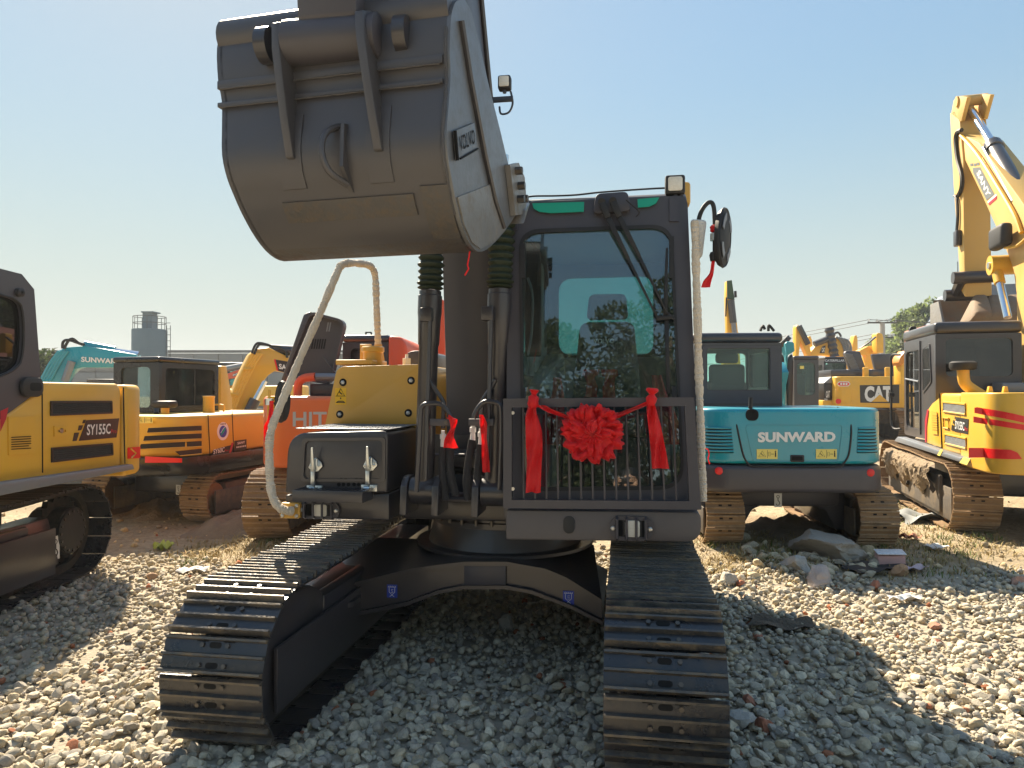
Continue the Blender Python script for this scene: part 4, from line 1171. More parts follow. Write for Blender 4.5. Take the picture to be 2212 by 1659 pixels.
# wrapped grab rail, bubble wrap and mirror on the door side
P = [M.p3(1501, 478, .12), M.p3(1503, 560, .08), M.p3(1507, 700, .05), M.p3(1511, 850, .02), M.p3(1516, 1000, .0), M.p3(1519, 1083, -.01)]
m = MB(FOAM); pts = spline(P, 44); m.tube(pts, [.0212 + random.uniform(-.0022, .0030) + .0015 * math.sin(i * .17) for i, _ in enumerate(pts)], 14); m.build('wrapped_grab_rail', ex)
m = MB(BUBBLE)
x, y, z = M.p3(1505, 500, .14)
m.hexa([(x - .015, y - .02, z - .16), (x + .03, y - .02, z - .15), (x + .03, y + .04, z - .15), (x - .015, y + .04, z - .16)], [(x - .035, y - .03, z + .07), (x + .055, y - .03, z + .06), (x + .055, y + .04, z + .06), (x - .035, y + .04, z + .07)], .02, 3)
m.build('bubble_wrap', ex)
m = MB(RUBBER)
m.tube(spline([M.p3(1507, 496, .14), M.p3(1511, 468, .14), M.p3(1520, 448, .14), M.p3(1532, 437, .14), M.p3(1541, 444, .14), M.p3(1544, 480, .14), M.p3(1544, 545, .14)], 6), .0125, 10)
m.lathe([(.02, 0), (.026, .015), (.02, .05)], M.p3(1542, 545, .14), (0, 0, -1), 10)
m.use(ZINC); p = M.p3(1545, 513, .14); m.cyl((p[0], p[1], p[2] - .018), (p[0], p[1], p[2] + .022), .028, 12); m.box(p[0], p[0] + .05, p[1] - .012, p[1] + .012, p[2] - .02, p[2] + .02, .003); m.build('mirror_arm', ex)
c = M.p3(1565, 513, .15)
mo = mirror('mirror', c, (0, R(9), R(62)), .090, .178)
mb = MB(SKID)
for a0, a1 in ((20, 70), (110, 165), (200, 250), (290, 335)):
    pts = [(math.cos(R(a)) * .073, -.036, math.sin(R(a)) * .073) for a in range(a0, a1 + 1, 9)]; p2 = [(math.cos(R(a)) * .052, -.036, math.sin(R(a)) * .052) for a in range(a1, a0 - 1, -9)]
    mb.prism([(p[0], p[2]) for p in pts + p2], -.0165, -.012)
_b = mb.build('mirror_back', mo)

# ------------------------------------------------------------------ red cloths tied on the machine
def red(name, lab, cat, build, group=None):
    m = MB(CLOTH); build(m); o = m.build(name, None, 40); o.location = M.O; o.rotation_euler = (0, 0, -R(M.yaw)); return tag(o, lab, cat, group)
def ribbon(ps, ws, seed=1, amp=.006, per=5, folds=1.2, n=7):
    def f(m):
        P = [M.p3(u, v, y) for u, v, y in ps]; S = spline(P, per); W = []
        for j in range(len(S)):
            t = j / per; i = min(int(t), len(ws) - 2); W.append(ws[i] + (ws[i + 1] - ws[i]) * (t - i))
        strip(m, S, W, (1, 0, 0), amp, n, folds, .002, seed)
    return f
red('red_ribbon', 'short red ribbon knotted round the two hoses left of the boom foot', 'ribbon', ribbon([(968, 900, -.05), (978, 906, -.06), (978, 925, -.05), (972, 945, -.04), (974, 968, -.03)], [.03, .05, .03, .05, .09], 2, .012), 'red ribbons')
red('red_ribbon', 'long red ribbon hanging beside the hose next to the cab', 'ribbon', ribbon([(1039, 896, -.03), (1044, 915, -.03), (1046, 945, -.02), (1048, 980, -.02), (1050, 1020, -.01)], [.02, .045, .03, .04, .045], 4, .006), 'red ribbons')
red('red_ribbon', 'red ribbon under the round mirror on the cab door side', 'ribbon', ribbon([(1543, 548, .13), (1540, 570, .13), (1537, 590, .13), (1528, 607, .13), (1524, 621, .13)], [.014, .02, .022, .045, .05], 6, .005), 'red ribbons')
red('red_ribbon', 'red tie wound on the mirror arm above its clamp', 'ribbon', lambda m: m.lathe([(.014, 0), (.024, .008), (.022, .02), (.026, .03), (.015, .042)], M.p3(1543, 502, .14), (0, 0, 1), 12), 'red ribbons')
red('red_ribbon', 'narrow red ribbon on the black mirror by the wrapped handrail', 'ribbon', ribbon([(584, 866, .08), (586, 885, .08), (584, 905, .07), (576, 922, .06), (574, 952, .05)], [.03, .035, .03, .03, .035], 8, .006), 'red ribbons')
red('red_thread', 'frayed red thread dangling from the bucket corner', 'thread', lambda m: m.tube(spline([M.p3(u, v, -1.03) for u, v in ((1016, 533), (1013, 555), (1010, 572), (1012, 580), (1009, 586), (1004, 595))], 5), .0035, 5))
# rosette
bow = thing('red_bow', 'big red cloth rosette with a sash tied across the cab guard grille', 'red bow', M.O, -R(M.yaw))
YB = -.16
def bowpart(name, f, mt=CLOTH):
    m = MB(mt); f(m); return m.build(name, bow, 55)
bowpart('sash', ribbon([(1152, 872, YB), (1175, 880, YB - .01), (1205, 893, YB), (1240, 908, YB)], [.045, .06, .06, .05], 3, .012))
bowpart('sash', ribbon([(1404, 868, YB), (1380, 879, YB), (1350, 891, YB), (1320, 905, YB)], [.045, .05, .06, .06], 5, .012))
bowpart('tail', ribbon([(1150, 872, YB), (1148, 895, YB), (1153, 930, YB - .005), (1154, 980, YB), (1153, 1030, YB + .005), (1152, 1064, YB + .01)], [.04, .062, .088, .088, .082, .08], 7, .013, 6, 1.4, 9))
bowpart('tail', ribbon([(1405, 868, YB), (1408, 890, YB), (1414, 920, YB), (1420, 960, YB), (1427, 1012, YB)], [.035, .055, .066, .074, .09], 9, .013, 6, 1.4, 9))
bowpart('knot', lambda m: m.lathe([(.018, -.04), (.032, -.02), (.028, 0), (.03, .02), (.012, .035), (.028, .06), (.02, .062)], M.p3(1152, 866, YB - .005), (.1, 0, 1), 12))
bowpart('knot', lambda m: m.lathe([(.018, -.03), (.026, -.01), (.03, .01), (.014, .03), (.034, .05), (.03, .062), (.02, .064)], M.p3(1407, 864, YB - .005), (.1, 0, 1), 12))
from mathutils import noise as mnoise
C_ = Vector(M.p3(1281, 936, YB - .01))
mnoise.seed_set(5)
nu, nv = 150, 90; vs = []; fs = []
for j in range(nv):
    el = 2.05 * j / (nv - 1)
    for i in range(nu):
        az = 2 * math.pi * i / nu
        d = Vector((math.sin(el) * math.cos(az), -math.cos(el), math.sin(el) * math.sin(az)))
        q = Vector((d.x * 1.5, d.y * 1.3, d.z * 1.5)) + Vector((mnoise.noise(d * 1.6), mnoise.noise(d * 1.6 + Vector((9, 2, 4))), mnoise.noise(d * 1.6 + Vector((3, 8, 1))))) * .8
        dist, _ = mnoise.voronoi(q)
        e = min(1, max(0, (dist[1] - dist[0]) / .42)); e = e * e * (3 - 2 * e)
        fold = math.sin(13 * az + 6 * mnoise.noise(d * 2.2 + Vector((5, 5, 5))) + 6 * el) * .07 + .09 * abs(mnoise.noise(d * 7 + Vector((1, 7, 3))))
        r_ = .150 * (.66 + .34 * e + fold + .10 * mnoise.noise(d * 2.6))
        vs.append(C_ + Vector((d.x * r_ * 1.02, d.y * r_ * .66, d.z * r_ * .98)))
for j in range(nv - 1):
    for i in range(nu): k2 = (i + 1) % nu; fs.append((j * nu + i, j * nu + k2, (j + 1) * nu + k2, (j + 1) * nu + i))
m = MB(CLOTH); m.add(vs, fs); m.build('rosette', bow, 80)
rr = random.Random(11)
for q in range(11):                      # loose cloth ends standing out round the rim
    az = 2 * math.pi * q / 11 + rr.uniform(-.2, .2); d = Vector((math.cos(az), -.25, math.sin(az))).normalized(); t_ = Vector((-math.sin(az), 0, math.cos(az)))
    p0 = C_ + d * .095; p1 = C_ + d * (.150 + rr.uniform(-.01, .016)); pm = p0.lerp(p1, .6) + Vector((0, -.03, 0))
    m = MB(CLOTH); strip(m, spline([p0, pm, p1, p1 + Vector((0, .03, 0)) - d * .03], 4), [.07 + .05 * math.sin(math.pi * min(1, jj / 10)) for jj in range(13)], t_, .014, 11, 1.3 + rr.random(), .003, q)
    m.build('petal', bow, 70)
# ------------------------------------------------------------------ ground
def hills(x, y):
    h = .018 * np.sin(x * 1.7 + .6) * np.sin(y * 1.3) + .010 * np.sin(x * 4.1 + y * 2.3) + .008 * np.sin(y * 5.2 - x * 3.1)
    far = np.clip((y - 7.5) / 6, 0, 1)
    dip = np.clip((7.2 - y) / 2.0, 0, 1) * np.clip((x + 2.9) / .8, 0, 1)
    return h * (1 - .3 * far) - .045 * dip * dip * (3 - 2 * dip)
def axis(lo, hi, dense_lo, dense_hi, step, n_out):
    a = np.arange(dense_lo, dense_hi + step, step)
    g = np.geomspace(1, 1 + (hi - dense_hi), n_out)[1:] - 1 + dense_hi
    l = dense_lo - (np.geomspace(1, 1 + (dense_lo - lo), n_out)[1:] - 1)
    return np.concatenate([l[::-1], a, g])
gx = axis(-400, 400, -9, 9, .12, 26); gy = axis(-120, 900, 0, 14, .12, 26)
X, Y = np.meshgrid(gx, gy)
Z = hills(X, Y) * np.clip(1 - (np.abs(X) - 9) / 20, 0, 1) - .012
nx, ny = len(gx), len(gy)
me = bpy.data.meshes.new('ground')
idx = np.arange(nx * ny).reshape(ny, nx)
quads = np.stack([idx[:-1, :-1], idx[:-1, 1:], idx[1:, 1:], idx[1:, :-1]], -1).reshape(-1, 4)
me.from_pydata(np.stack([X, Y, Z], -1).reshape(-1, 3).tolist(), [], quads.tolist()); me.shade_smooth()
gm = bpy.data.materials.new('dirt'); gm.use_nodes = True
T = gm.node_tree; N = T.nodes; L = T.links; B = N['Principled BSDF']; B.inputs['Roughness'].default_value = .95; B.inputs['Specular IOR Level'].default_value = .15
ge = N.new('ShaderNodeNewGeometry')
def noise(scale, detail=6, rough=.6):
    n = N.new('ShaderNodeTexNoise'); n.inputs['Scale'].default_value = scale; n.inputs['Detail'].default_value = detail; n.inputs['Roughness'].default_value = rough
    L.new(ge.outputs['Position'], n.inputs['Vector']); return n.outputs['Fac']
def ramp(f, stops):
    r = N.new('ShaderNodeValToRGB'); L.new(f, r.inputs[0]); e = r.color_ramp.elements
    while len(e) < len(stops): e.new(.5)
    for q, (p, c) in zip(e, stops): q.position = p; q.color = tuple(c) + (1,)
    return r.outputs[0]
c1 = ramp(noise(.55, 8, .65), [(.3, (.27, .215, .14)), (.5, (.40, .325, .215)), (.7, (.50, .415, .29))])
c2 = ramp(noise(14, 8, .75), [(.3, (.45, .42, .38)), (.55, (1, 1, 1)), (.75, (1.25, 1.2, 1.1))])
mx = N.new('ShaderNodeMix'); mx.data_type = 'RGBA'; mx.blend_type = 'MULTIPLY'; mx.inputs['Factor'].default_value = .8
L.new(c1, mx.inputs['A']); L.new(c2, mx.inputs['B'])
# grey stone bed under the gravel, brown dirt beyond it
sx = N.new('ShaderNodeSeparateXYZ'); L.new(ge.outputs['Position'], sx.inputs[0])
ad = N.new('ShaderNodeMath'); ad.operation = 'MULTIPLY_ADD'; L.new(noise(1.1, 4), ad.inputs[0]); ad.inputs[1].default_value = 2.4; L.new(sx.outputs['Y'], ad.inputs[2])
mr = N.new('ShaderNodeMapRange'); mr.inputs['From Min'].default_value = 7.4; mr.inputs['From Max'].default_value = 8.2; L.new(ad.outputs[0], mr.inputs['Value'])
m2 = N.new('ShaderNodeMix'); m2.data_type = 'RGBA'; L.new(mr.outputs[0], m2.inputs['Factor']); m2.inputs['A'].default_value = (.42, .365, .28, 1); L.new(mx.outputs['Result'], m2.inputs['B'])
L.new(m2.outputs['Result'], B.inputs['Base Color'])
bp = N.new('ShaderNodeBump'); bp.inputs['Strength'].default_value = .9; bp.inputs['Distance'].default_value = .05; L.new(noise(9, 10, .7), bp.inputs['Height']); L.new(bp.outputs[0], B.inputs['Normal'])
me.materials.append(gm)
g = link(bpy.data.objects.new('ground', me)); g['kind'] = 'structure'
def gz(x, y): return float(hills(np.array(x), np.array(y))) - .012

# ------------------------------------------------------------------ gravel and rubble
sm = bpy.data.materials.new('gravel stone'); sm.use_nodes = True
T = sm.node_tree; N = T.nodes; L = T.links; B = N['Principled BSDF']; B.inputs['Roughness'].default_value = .92; B.inputs['Specular IOR Level'].default_value = .2
at = N.new('ShaderNodeAttribute'); at.attribute_name = 'stone_colour'
ge = N.new('ShaderNodeNewGeometry')
c2 = ramp(noise(45, 6, .75), [(.25, (.62, .60, .58)), (.5, (1, 1, 1)), (.72, (1.25, 1.22, 1.16))])
mx = N.new('ShaderNodeMix'); mx.data_type = 'RGBA'; mx.blend_type = 'MULTIPLY'; mx.inputs['Factor'].default_value = 1
L.new(at.outputs['Color'], mx.inputs['A']); L.new(c2, mx.inputs['B']); L.new(mx.outputs['Result'], B.inputs['Base Color'])
bp = N.new('ShaderNodeBump'); bp.inputs['Strength'].default_value = .7; bp.inputs['Distance'].default_value = .006; L.new(noise(120, 5, .7), bp.inputs['Height']); L.new(bp.outputs[0], B.inputs['Normal'])
def stone_protos(sub, n):
    out = []
    for q in range(n):
        bm = bmesh.new(); bmesh.ops.create_icosphere(bm, subdivisions=sub, radius=.5)
        r_ = random.Random(100 * sub + q)
        planes = [(Vector((r_.gauss(0, 1), r_.gauss(0, 1), r_.gauss(0, 1))).normalized(), r_.uniform(.24, .42)) for _ in range(8)]
        for v in bm.verts:
            p = v.co.copy()
            for nn, d in planes:
                e = p.dot(nn) - d
                if e > 0: p -= nn * e * .98
            v.co = p * (1 + r_.uniform(-.035, .035))
        bm.verts.index_update()
        out.append((np.array([v.co[:] for v in bm.verts]), np.array([[v.index for v in f.verts] for f in bm.faces]))); bm.free()
    return out
def rots(n):
    q = np.stack([rng.normal(size=n), rng.normal(size=n) * .17, rng.normal(size=n) * .17, rng.normal(size=n)], 1); q /= np.linalg.norm(q, axis=1)[:, None]
    w, x, y, z = q.T
    return np.stack([1 - 2 * (y * y + z * z), 2 * (x * y - z * w), 2 * (x * z + y * w), 2 * (x * y + z * w), 1 - 2 * (x * x + z * z), 2 * (y * z - x * w), 2 * (x * z - y * w), 2 * (y * z + x * w), 1 - 2 * (x * x + y * y)], -1).reshape(n, 3, 3)
def scatter(name, P, S, Cc, protos, squash=(.62, 1.0), mtl=None, smooth=False):
    n = len(P); Rm = rots(n); kind = rng.integers(0, len(protos), n)
    V = []; F = []; K = []; off = 0
    for k, (pv, pf) in enumerate(protos):
        sel = np.where(kind == k)[0]
        if not len(sel): continue
        sq = np.stack([rng.uniform(.8, 1.15, len(sel)), rng.uniform(.75, 1.1, len(sel)), rng.uniform(*squash, len(sel))], -1)
        v = pv[None] * (S[sel][:, None, None] * sq[:, None, :])
        # turn freely about z, a little about the others
        v = np.einsum('nij,nvj->nvi', Rm[sel], v)
        v = v + P[sel][:, None, :]
        V.append(v.reshape(-1, 3)); nv = pv.shape[0]
        F.append((pf[None] + (off + np.arange(len(sel)) * nv)[:, None, None]).reshape(-1, 3)); off += len(sel) * nv
        K.append(np.repeat(Cc[sel], nv, axis=0))
    V = np.concatenate(V).astype(np.float32); F = np.concatenate(F).astype(np.int32); K = np.concatenate(K).astype(np.float32)
    me = bpy.data.meshes.new(name)
    me.vertices.add(len(V)); me.vertices.foreach_set('co', V.ravel())
    me.loops.add(F.size); me.loops.foreach_set('vertex_index', F.ravel())
    me.polygons.add(len(F)); me.polygons.foreach_set('loop_start', np.arange(0, F.size, 3, dtype=np.int32))
    a = me.color_attributes.new('stone_colour', 'FLOAT_COLOR', 'POINT')
    a.data.foreach_set('color', np.concatenate([K, np.ones((len(K), 1), np.float32)], 1).ravel())
    me.update(); me.validate()
    me.materials.append(mtl or sm)
    if smooth: me.shade_smooth(); me.set_sharp_from_angle(angle=R(24))
    return link(bpy.data.objects.new(name, me))
def stone_cols(n):
    base = np.array([[.37, .345, .30], [.43, .395, .325], [.31, .295, .27], [.36, .315, .24], [.25, .24, .23], [.47, .44, .375]]) * np.array([1.34, 1.27, 1.13])
    c = base[rng.choice(len(base), n, p=[.3, .2, .18, .14, .1, .08])] * rng.uniform(.82, 1.15, (n, 1))
    br = rng.random(n) < .012
    c[br] = np.array([.40, .16, .085]) * rng.uniform(.7, 1.1, (br.sum(), 1))
    return c
def edge_y(x):                                            # far edge of the gravel
    return 6.75 + .35 * np.sin(x * .9 + 1) + .18 * np.sin(x * 3.1) + np.where(x < -1.2, .45, 0) + np.where(x > 1.0, -.15, 0)
def gravel(name, y0, y1, dens, smin, smax, sub, layers):
    xs = []; 
    n = int(dens * (2 * (.80 * y1 + .7)) * (y1 - y0))
    x = rng.uniform(-1, 1, n) * (.80 * y1 + .7); y = rng.uniform(y0, y1, n)
    ok = (np.abs(x) < .80 * y + .7) & (y < edge_y(x) + rng.normal(0, .12, n))
    # keep clear of the tracks' contact patch of the black machine
    a = R(9); lx = (x + .037) * math.cos(a) - (y - 4.05) * math.sin(a); ly = (x + .037) * math.sin(a) + (y - 4.05) * math.cos(a)
    for xc in (XL, XR): ok &= ~((np.abs(lx - xc) < .25) & (ly > -.86) & (ly < 2.6))
    bare = (np.sin(x * 1.9 + 2.0 * np.sin(y * 1.1)) * np.sin(y * 1.6 + x * .7) > .25) & ((x > 1.6) | (x < -1.9)) & (rng.random(n) < .30)      # worn wheel ruts, mostly fines
    ok &= ~bare
    x, y = x[ok], y[ok]; n = len(x)
    s = smin * (smax / smin) ** (rng.random(n) ** 1.75)
    z = hills(x, y) - .012 + s * rng.uniform(.02, .42, n) + rng.random(n) * layers
    o = scatter(name, np.stack([x, y, z], -1), s, stone_cols(n), stone_protos(sub, 10), (.48, .92), None, sub > 1)
    o['kind'] = 'stuff'; return o
gravel('gravel', 2.0, 4.3, 1050, .024, .085, 2, .012)
gravel('gravel', 4.3, 7.9, 780, .028, .088, 1, .012)
x = rng.uniform(-7, 8, 5200); y = rng.uniform(6.3, 13, 5200) 
ok = rng.random(5200) < np.exp(-(y - 6.3) / 2.6)
x, y = x[ok], y[ok]; s = .02 * 6 ** (rng.random(len(x)) ** 2.4)
cc = stone_cols(len(x)) * np.array([.95, .85, .70])
o = scatter('loose_stones', np.stack([x, y, hills(x, y) - .012 + s * .15], -1), s, cc, stone_protos(1, 6)); o['kind'] = 'stuff'
pu = np.array([[*ground(a, b)[:2]] for a, b in zip(rng.uniform(1600, 1910, 150), rng.normal(1212, 18, 150))]); s = .05 * 3.2 ** (rng.random(150) ** 1.6)
o = scatter('rubble_stones', np.stack([pu[:, 0], pu[:, 1], hills(pu[:, 0], pu[:, 1]) - .012 + s * .2], -1), s, stone_cols(150) * np.array([1, .95, .85]), stone_protos(2, 6), (.45, .9), None, True); o['kind'] = 'stuff'
# gravel heap far off between the machines
x = rng.uniform(-14, -7, 3000); y = rng.uniform(21, 34, 3000); s = rng.uniform(.1, .28, 3000)
o = scatter('far_gravel', np.stack([x, y, s * .2], -1), s, stone_cols(3000) * 1.1, stone_protos(1, 4)); o['kind'] = 'stuff'

def rock(name, label, cat, u, v, size, col, sub=3, sq=.6, seed=1, group=None, sink=.15):
    r_ = random.Random(seed); bm = bmesh.new(); bmesh.ops.create_icosphere(bm, subdivisions=sub, radius=.5)
    planes = [(Vector((r_.gauss(0, 1), r_.gauss(0, 1), r_.gauss(0, .8))).normalized(), r_.uniform(.26, .42)) for _ in range(11)]
    for w in bm.verts:
        p = w.co.copy()
        for nn, d in planes:
            e = p.dot(nn) - d
            if e > 0: p -= nn * e * .97
        p *= 1 + .16 * mnoise.turbulence(p * 3.2 + Vector((seed, 0, 0)), 4, False) - .06
        w.co = Vector((p.x * size[0], p.y * size[1], p.z * size[2])) + Vector((r_.uniform(-1, 1), r_.uniform(-1, 1), r_.uniform(-1, 1))) * .012 * size[2]
    me = bpy.data.meshes.new(name); bm.to_mesh(me); bm.free()
    me.materials.append(col); me.shade_smooth(); me.set_sharp_from_angle(angle=R(30))
    P = ground(u, v); o = link(bpy.data.objects.new(name, me)); o.location = (P.x, P.y, gz(P.x, P.y) + size[2] * (.36 - sink)); o.rotation_euler = (0, 0, r_.uniform(0, 6))
    return tag(o, label, cat, group)
CONC = mat('broken concrete', (.36, .33, .28), .92, var=.3, bump=.6, bscale=30, dust=.4, dcol=(.24, .19, .12), dscale=6)
STONE = mat('pale stone', (.44, .41, .36), .9, var=.25, bump=.6, bscale=45, nscale=9)
BRICK = mat('red brick lump', (.36, .135, .075), .9, var=.3, bump=.5, bscale=40, dust=.3, dcol=(.4, .33, .27))
def V4(x, y): return ((442.4 + 0) , 0)
def z6(x, y): return ((2700 + x * .5877) * .553, (1800 + y * .5877) * .553)      # reading off an enlarged survey view
rock('concrete_lump', 'broad broken concrete lump lying under the teal excavator', 'concrete', *z6(880, 620), (1.05, .60, .36), CONC, 4, 1, 5, None, .05)
rock('rock', 'rounded flat grey rock in the dry grass behind the gravel edge', 'rock', *z6(700, 715), (.42, .30, .22), STONE, 3, 1, 6)
rock('rock', 'pale pointed rock with a pinkish face at the far edge of the gravel', 'rock', *z6(850, 780), (.40, .28, .24), mat('pinkish stone', (.47, .39, .34), .9, var=.25, bump=.6, bscale=40), 3, 1, 7)
rock('rock', 'small upright grey rock at the gravel edge beside the big track', 'rock', *z6(245, 790), (.24, .2, .18), STONE, 3, 1, 9)
rock('brick_lump', 'pinkish brick lump on the gravel at the right border of the photo', 'brick', *z6(2170, 815), (.22, .16, .13), mat('pink brick', (.42, .24, .17), .9, var=.2, bump=.5, bscale=40), 3, 1, 11)
rock('brick_lump', 'orange brown brick lump in front of the pink foam box', 'brick', *z6(1385, 735), (.23, .18, .15), mat('orange brick', (.45, .25, .13), .9, var=.2, bump=.5, bscale=40), 3, 1, 12)
for i, (x, y, s, lab) in enumerate(((450, 1140, .085, 'small red brick chip in the shaded gravel by the big track'), (330, 800, .10, 'dark red brick chip at the gravel edge near the grass'), (1615, 1055, .11, 'rust brown brick chip on the sunlit gravel'),
                                    (1230, 835, .13, 'orange brick chip on the bright gravel under the foam box'), (385, 1570, .10, 'brick red stone low in the shaded gravel'), (1645, 1165, .08, 'faded orange brick chip on the bare patch of gravel'))):
    rock('brick_chip', lab, 'brick chip', *z6(x, y), (s * 1.3, s, s * .8), BRICK, 2, 1, 20 + i, 'brick chips on the gravel', 0)
rock('rock', 'large grey rock pressed against the right track', 'rock', 1598, 1545, (.16, .14, .14), STONE, 3, 1, 31)
rock('brick_lump', 'rough dark red brick lump beside the right track', 'brick', 1648, 1560, (.13, .11, .12), BRICK, 3, 1, 32)
rock('rock', 'flat pale slab of stone at the lower edge beside the right track', 'rock', 1690, 1530, (.14, .12, .06), STONE, 3, 1, 33)
rock('rock', 'large pale rock on the gravel left of the black track', 'rock', 150, 1510, (.13, .11, .10), STONE, 3, 1, 34)
rock('rock', 'big dim rock in the deep shade under the black machine', 'rock', 1095, 1345, (.20, .16, .15), STONE, 3, 1, 35)
rock('brick_lump', 'tan brick lump on the gravel left of the black excavator', 'brick', 330, 1255, (.13, .10, .09), mat('tan brick', (.40, .25, .15), .9, var=.2), 3, 1, 36)
# pink foam box
P = ground(*z6(1325, 690)); bx = thing('foam_box', 'pink foam box with a speckled white top on the rubble by the gravel', 'foam box', (P.x, P.y, gz(P.x, P.y) + .01), R(-14))
m = MB(mat('pink foam', (.60, .36, .32), .8, var=.15, bump=.3, bscale=60)); m.hexa([(-.12, -.08, 0), (.11, -.08, 0), (.12, .09, 0), (-.12, .09, 0)], [(-.125, -.07, .11), (.115, -.065, .12), (.12, .09, .13), (-.12, .09, .12)], .01); m.build('body', bx)
m = MB(mat('speckled white', (.66, .66, .66), .7, var=.5, nscale=40)); m.hexa([(-.13, -.085, .122), (.12, -.08, .132), (.125, .10, .142), (-.125, .10, .13)], [(-.13, -.085, .132), (.12, -.08, .142), (.125, .10, .152), (-.125, .10, .14)], .004); m.build('lid', bx)
def sheet(name, label, cat, u, v, w, d, mtl, rz, seed, amp=.03, group=None, n=9):
    r_ = random.Random(seed); P = ground(u, v); vs = []; fs = []
    for side in (0, 1):
        for j in range(n):
            for i in range(n):
                x = (i / (n - 1) - .5) * w * (1 + .12 * math.sin(j * 1.3 + seed)); y = (j / (n - 1) - .5) * d * (1 + .12 * math.sin(i * 1.7 + seed))
                vs.append((x, y, .03 + amp * (math.sin(i * 1.1 + seed) * math.cos(j * .9 + seed * 2) + r_.uniform(-.25, .25) * (1 - side)) - side * .004))
    for i in range(2 * n * n): pass
    T_ = n * n
    for k in range(T_): vs[T_ + k] = (vs[k][0], vs[k][1], vs[k][2] - .004)
    for j in range(n - 1):
        for i in range(n - 1):
            a = j * n + i; fs += [(a, a + 1, a + n + 1, a + n), (T_ + a + n, T_ + a + n + 1, T_ + a + 1, T_ + a)]
    m = MB(mtl); m.add(vs, fs); o = m.build(name, None, 50); o.location = (P.x, P.y, gz(P.x, P.y) + .02); o.rotation_euler = (0, 0, rz)
    return tag(o, label, cat, group)
sheet('plastic_sheet', 'black plastic sheet lying in front of the foam box', 'plastic sheet', *z6(1215, 710), .62, .34, RUBBER, .2, 3, .02)
PAPER = mat('waste paper', (.66, .64, .60), .8, var=.15)
sheet('paper_scrap', 'white paper scrap lying flat on the sunlit gravel', 'paper', *z6(1410, 910), .26, .10, PAPER, .1, 5, .02, 'paper scraps')
sheet('paper_scrap', 'torn pink white wrapper beside the orange brick lump', 'paper', *z6(1480, 722), .24, .10, mat('pink paper', (.55, .42, .44), .8), .3, 6, .015, 'paper scraps')
sheet('paper_scrap', 'grey white wrapper in the weeds near the muddy track', 'paper', *z6(1620, 580), .22, .16, PAPER, .5, 7, .02, 'paper scraps')
sheet('paper_scrap', 'red wrapper in the weeds right of the teal excavator', 'paper', *z6(1450, 510), .2, .14, BRICK, .2, 8, .03, 'paper scraps')
sheet('paper_scrap', 'white and blue wrapper on the gravel left of the black track', 'paper', 416, 1240, .26, .12, PAPER, .3, 9, .02, 'paper scraps')
sheet('plastic_bag', 'crumpled yellow green plastic bag on the brown dirt', 'plastic bag', 352, 1186, .17, .15, mat('lime plastic', (.45, .52, .08), .4, var=.2), .2, 10, .05)
sheet('cloth_rag', 'brown withered leaf heap in the shaded gravel', 'rag', 1685, 1345, .42, .22, mat('withered leaves', (.13, .10, .07), .9, var=.5, bump=.9, bscale=50), -.25, 12, .03)
sheet('plastic_sheet', 'grey wrinkled plastic sheet in the weeds by the muddy track', 'plastic sheet', *z6(1550, 380), .9, .5, mat('grey plastic', (.28, .29, .28), .6, var=.3), .2, 14, .06)

# ------------------------------------------------------------------ dry grass and mud
def tufts(name, spots, mtl, blades, hmin, hmax, spread, lean=.6):
    vs = []; fs = []
    r_ = random.Random(len(spots))
    for (x, y, q) in spots:
        for _ in range(int(blades * q)):
            a = r_.uniform(0, 6.28); d = abs(r_.gauss(0, spread)); bx, by = x + d * math.cos(a), y + d * math.sin(a)
            h = r_.uniform(hmin, hmax); la = r_.uniform(0, 6.28); ll = h * r_.uniform(.2, lean); w = r_.uniform(.003, .006)
            z0 = gz(bx, by); px, py = -math.sin(la) * w, math.cos(la) * w
            i = len(vs)
            vs += [(bx - px, by - py, z0), (bx + px, by + py, z0), (bx + px * .8 + ll * .4 * math.cos(la), by + py * .8 + ll * .4 * math.sin(la), z0 + h * .6), (bx - px * .8 + ll * .4 * math.cos(la), by - py * .8 + ll * .4 * math.sin(la), z0 + h * .6), (bx + ll * math.cos(la), by + ll * math.sin(la), z0 + h * r_.uniform(.75, 1))]
            fs += [(i, i + 1, i + 2, i + 3), (i + 3, i + 2, i + 4)]
    m = MB(mtl); m.add(vs, fs); o = m.build(name, None, 0); o['kind'] = 'stuff'; return o
STRAW = mat('straw grass', (.34, .25, .10), .85, var=.4, nscale=2)
GRASS = mat('green grass', (.13, .17, .035), .8, var=.4, nscale=2)
def zone(u0, u1, v0, v1, n, seed):
    r_ = random.Random(seed); out = []
    for _ in range(n):
        P = ground(r_.uniform(u0, u1), r_.uniform(v0, v1)); out.append((P.x, P.y, r_.uniform(.5, 1.3)))
    return out
dry = zone(400, 640, 1165, 1215, 60, 1) + zone(1505, 1680, 1165, 1235, 70, 2) + zone(1850, 2200, 1150, 1245, 60, 3) + zone(1600, 1850, 1150, 1220, 40, 4) + zone(500, 640, 1090, 1170, 40, 5) + zone(1900, 2060, 1060, 1160, 45, 6)
tufts('dry_grass', dry, STRAW, 24, .015, .085, .19, 2.2)
grn = zone(1530, 1560, 1155, 1190, 10, 7) + zone(1640, 1700, 1175, 1215, 8, 8) + zone(1880, 2150, 1160, 1245, 26, 9) + zone(1900, 2000, 1080, 1140, 16, 10) + zone(575, 625, 1150, 1180, 7, 11) + zone(400, 440, 1215, 1225, 3, 12)
tufts('green_grass', grn, GRASS, 18, .02, .09, .13, 1.4)
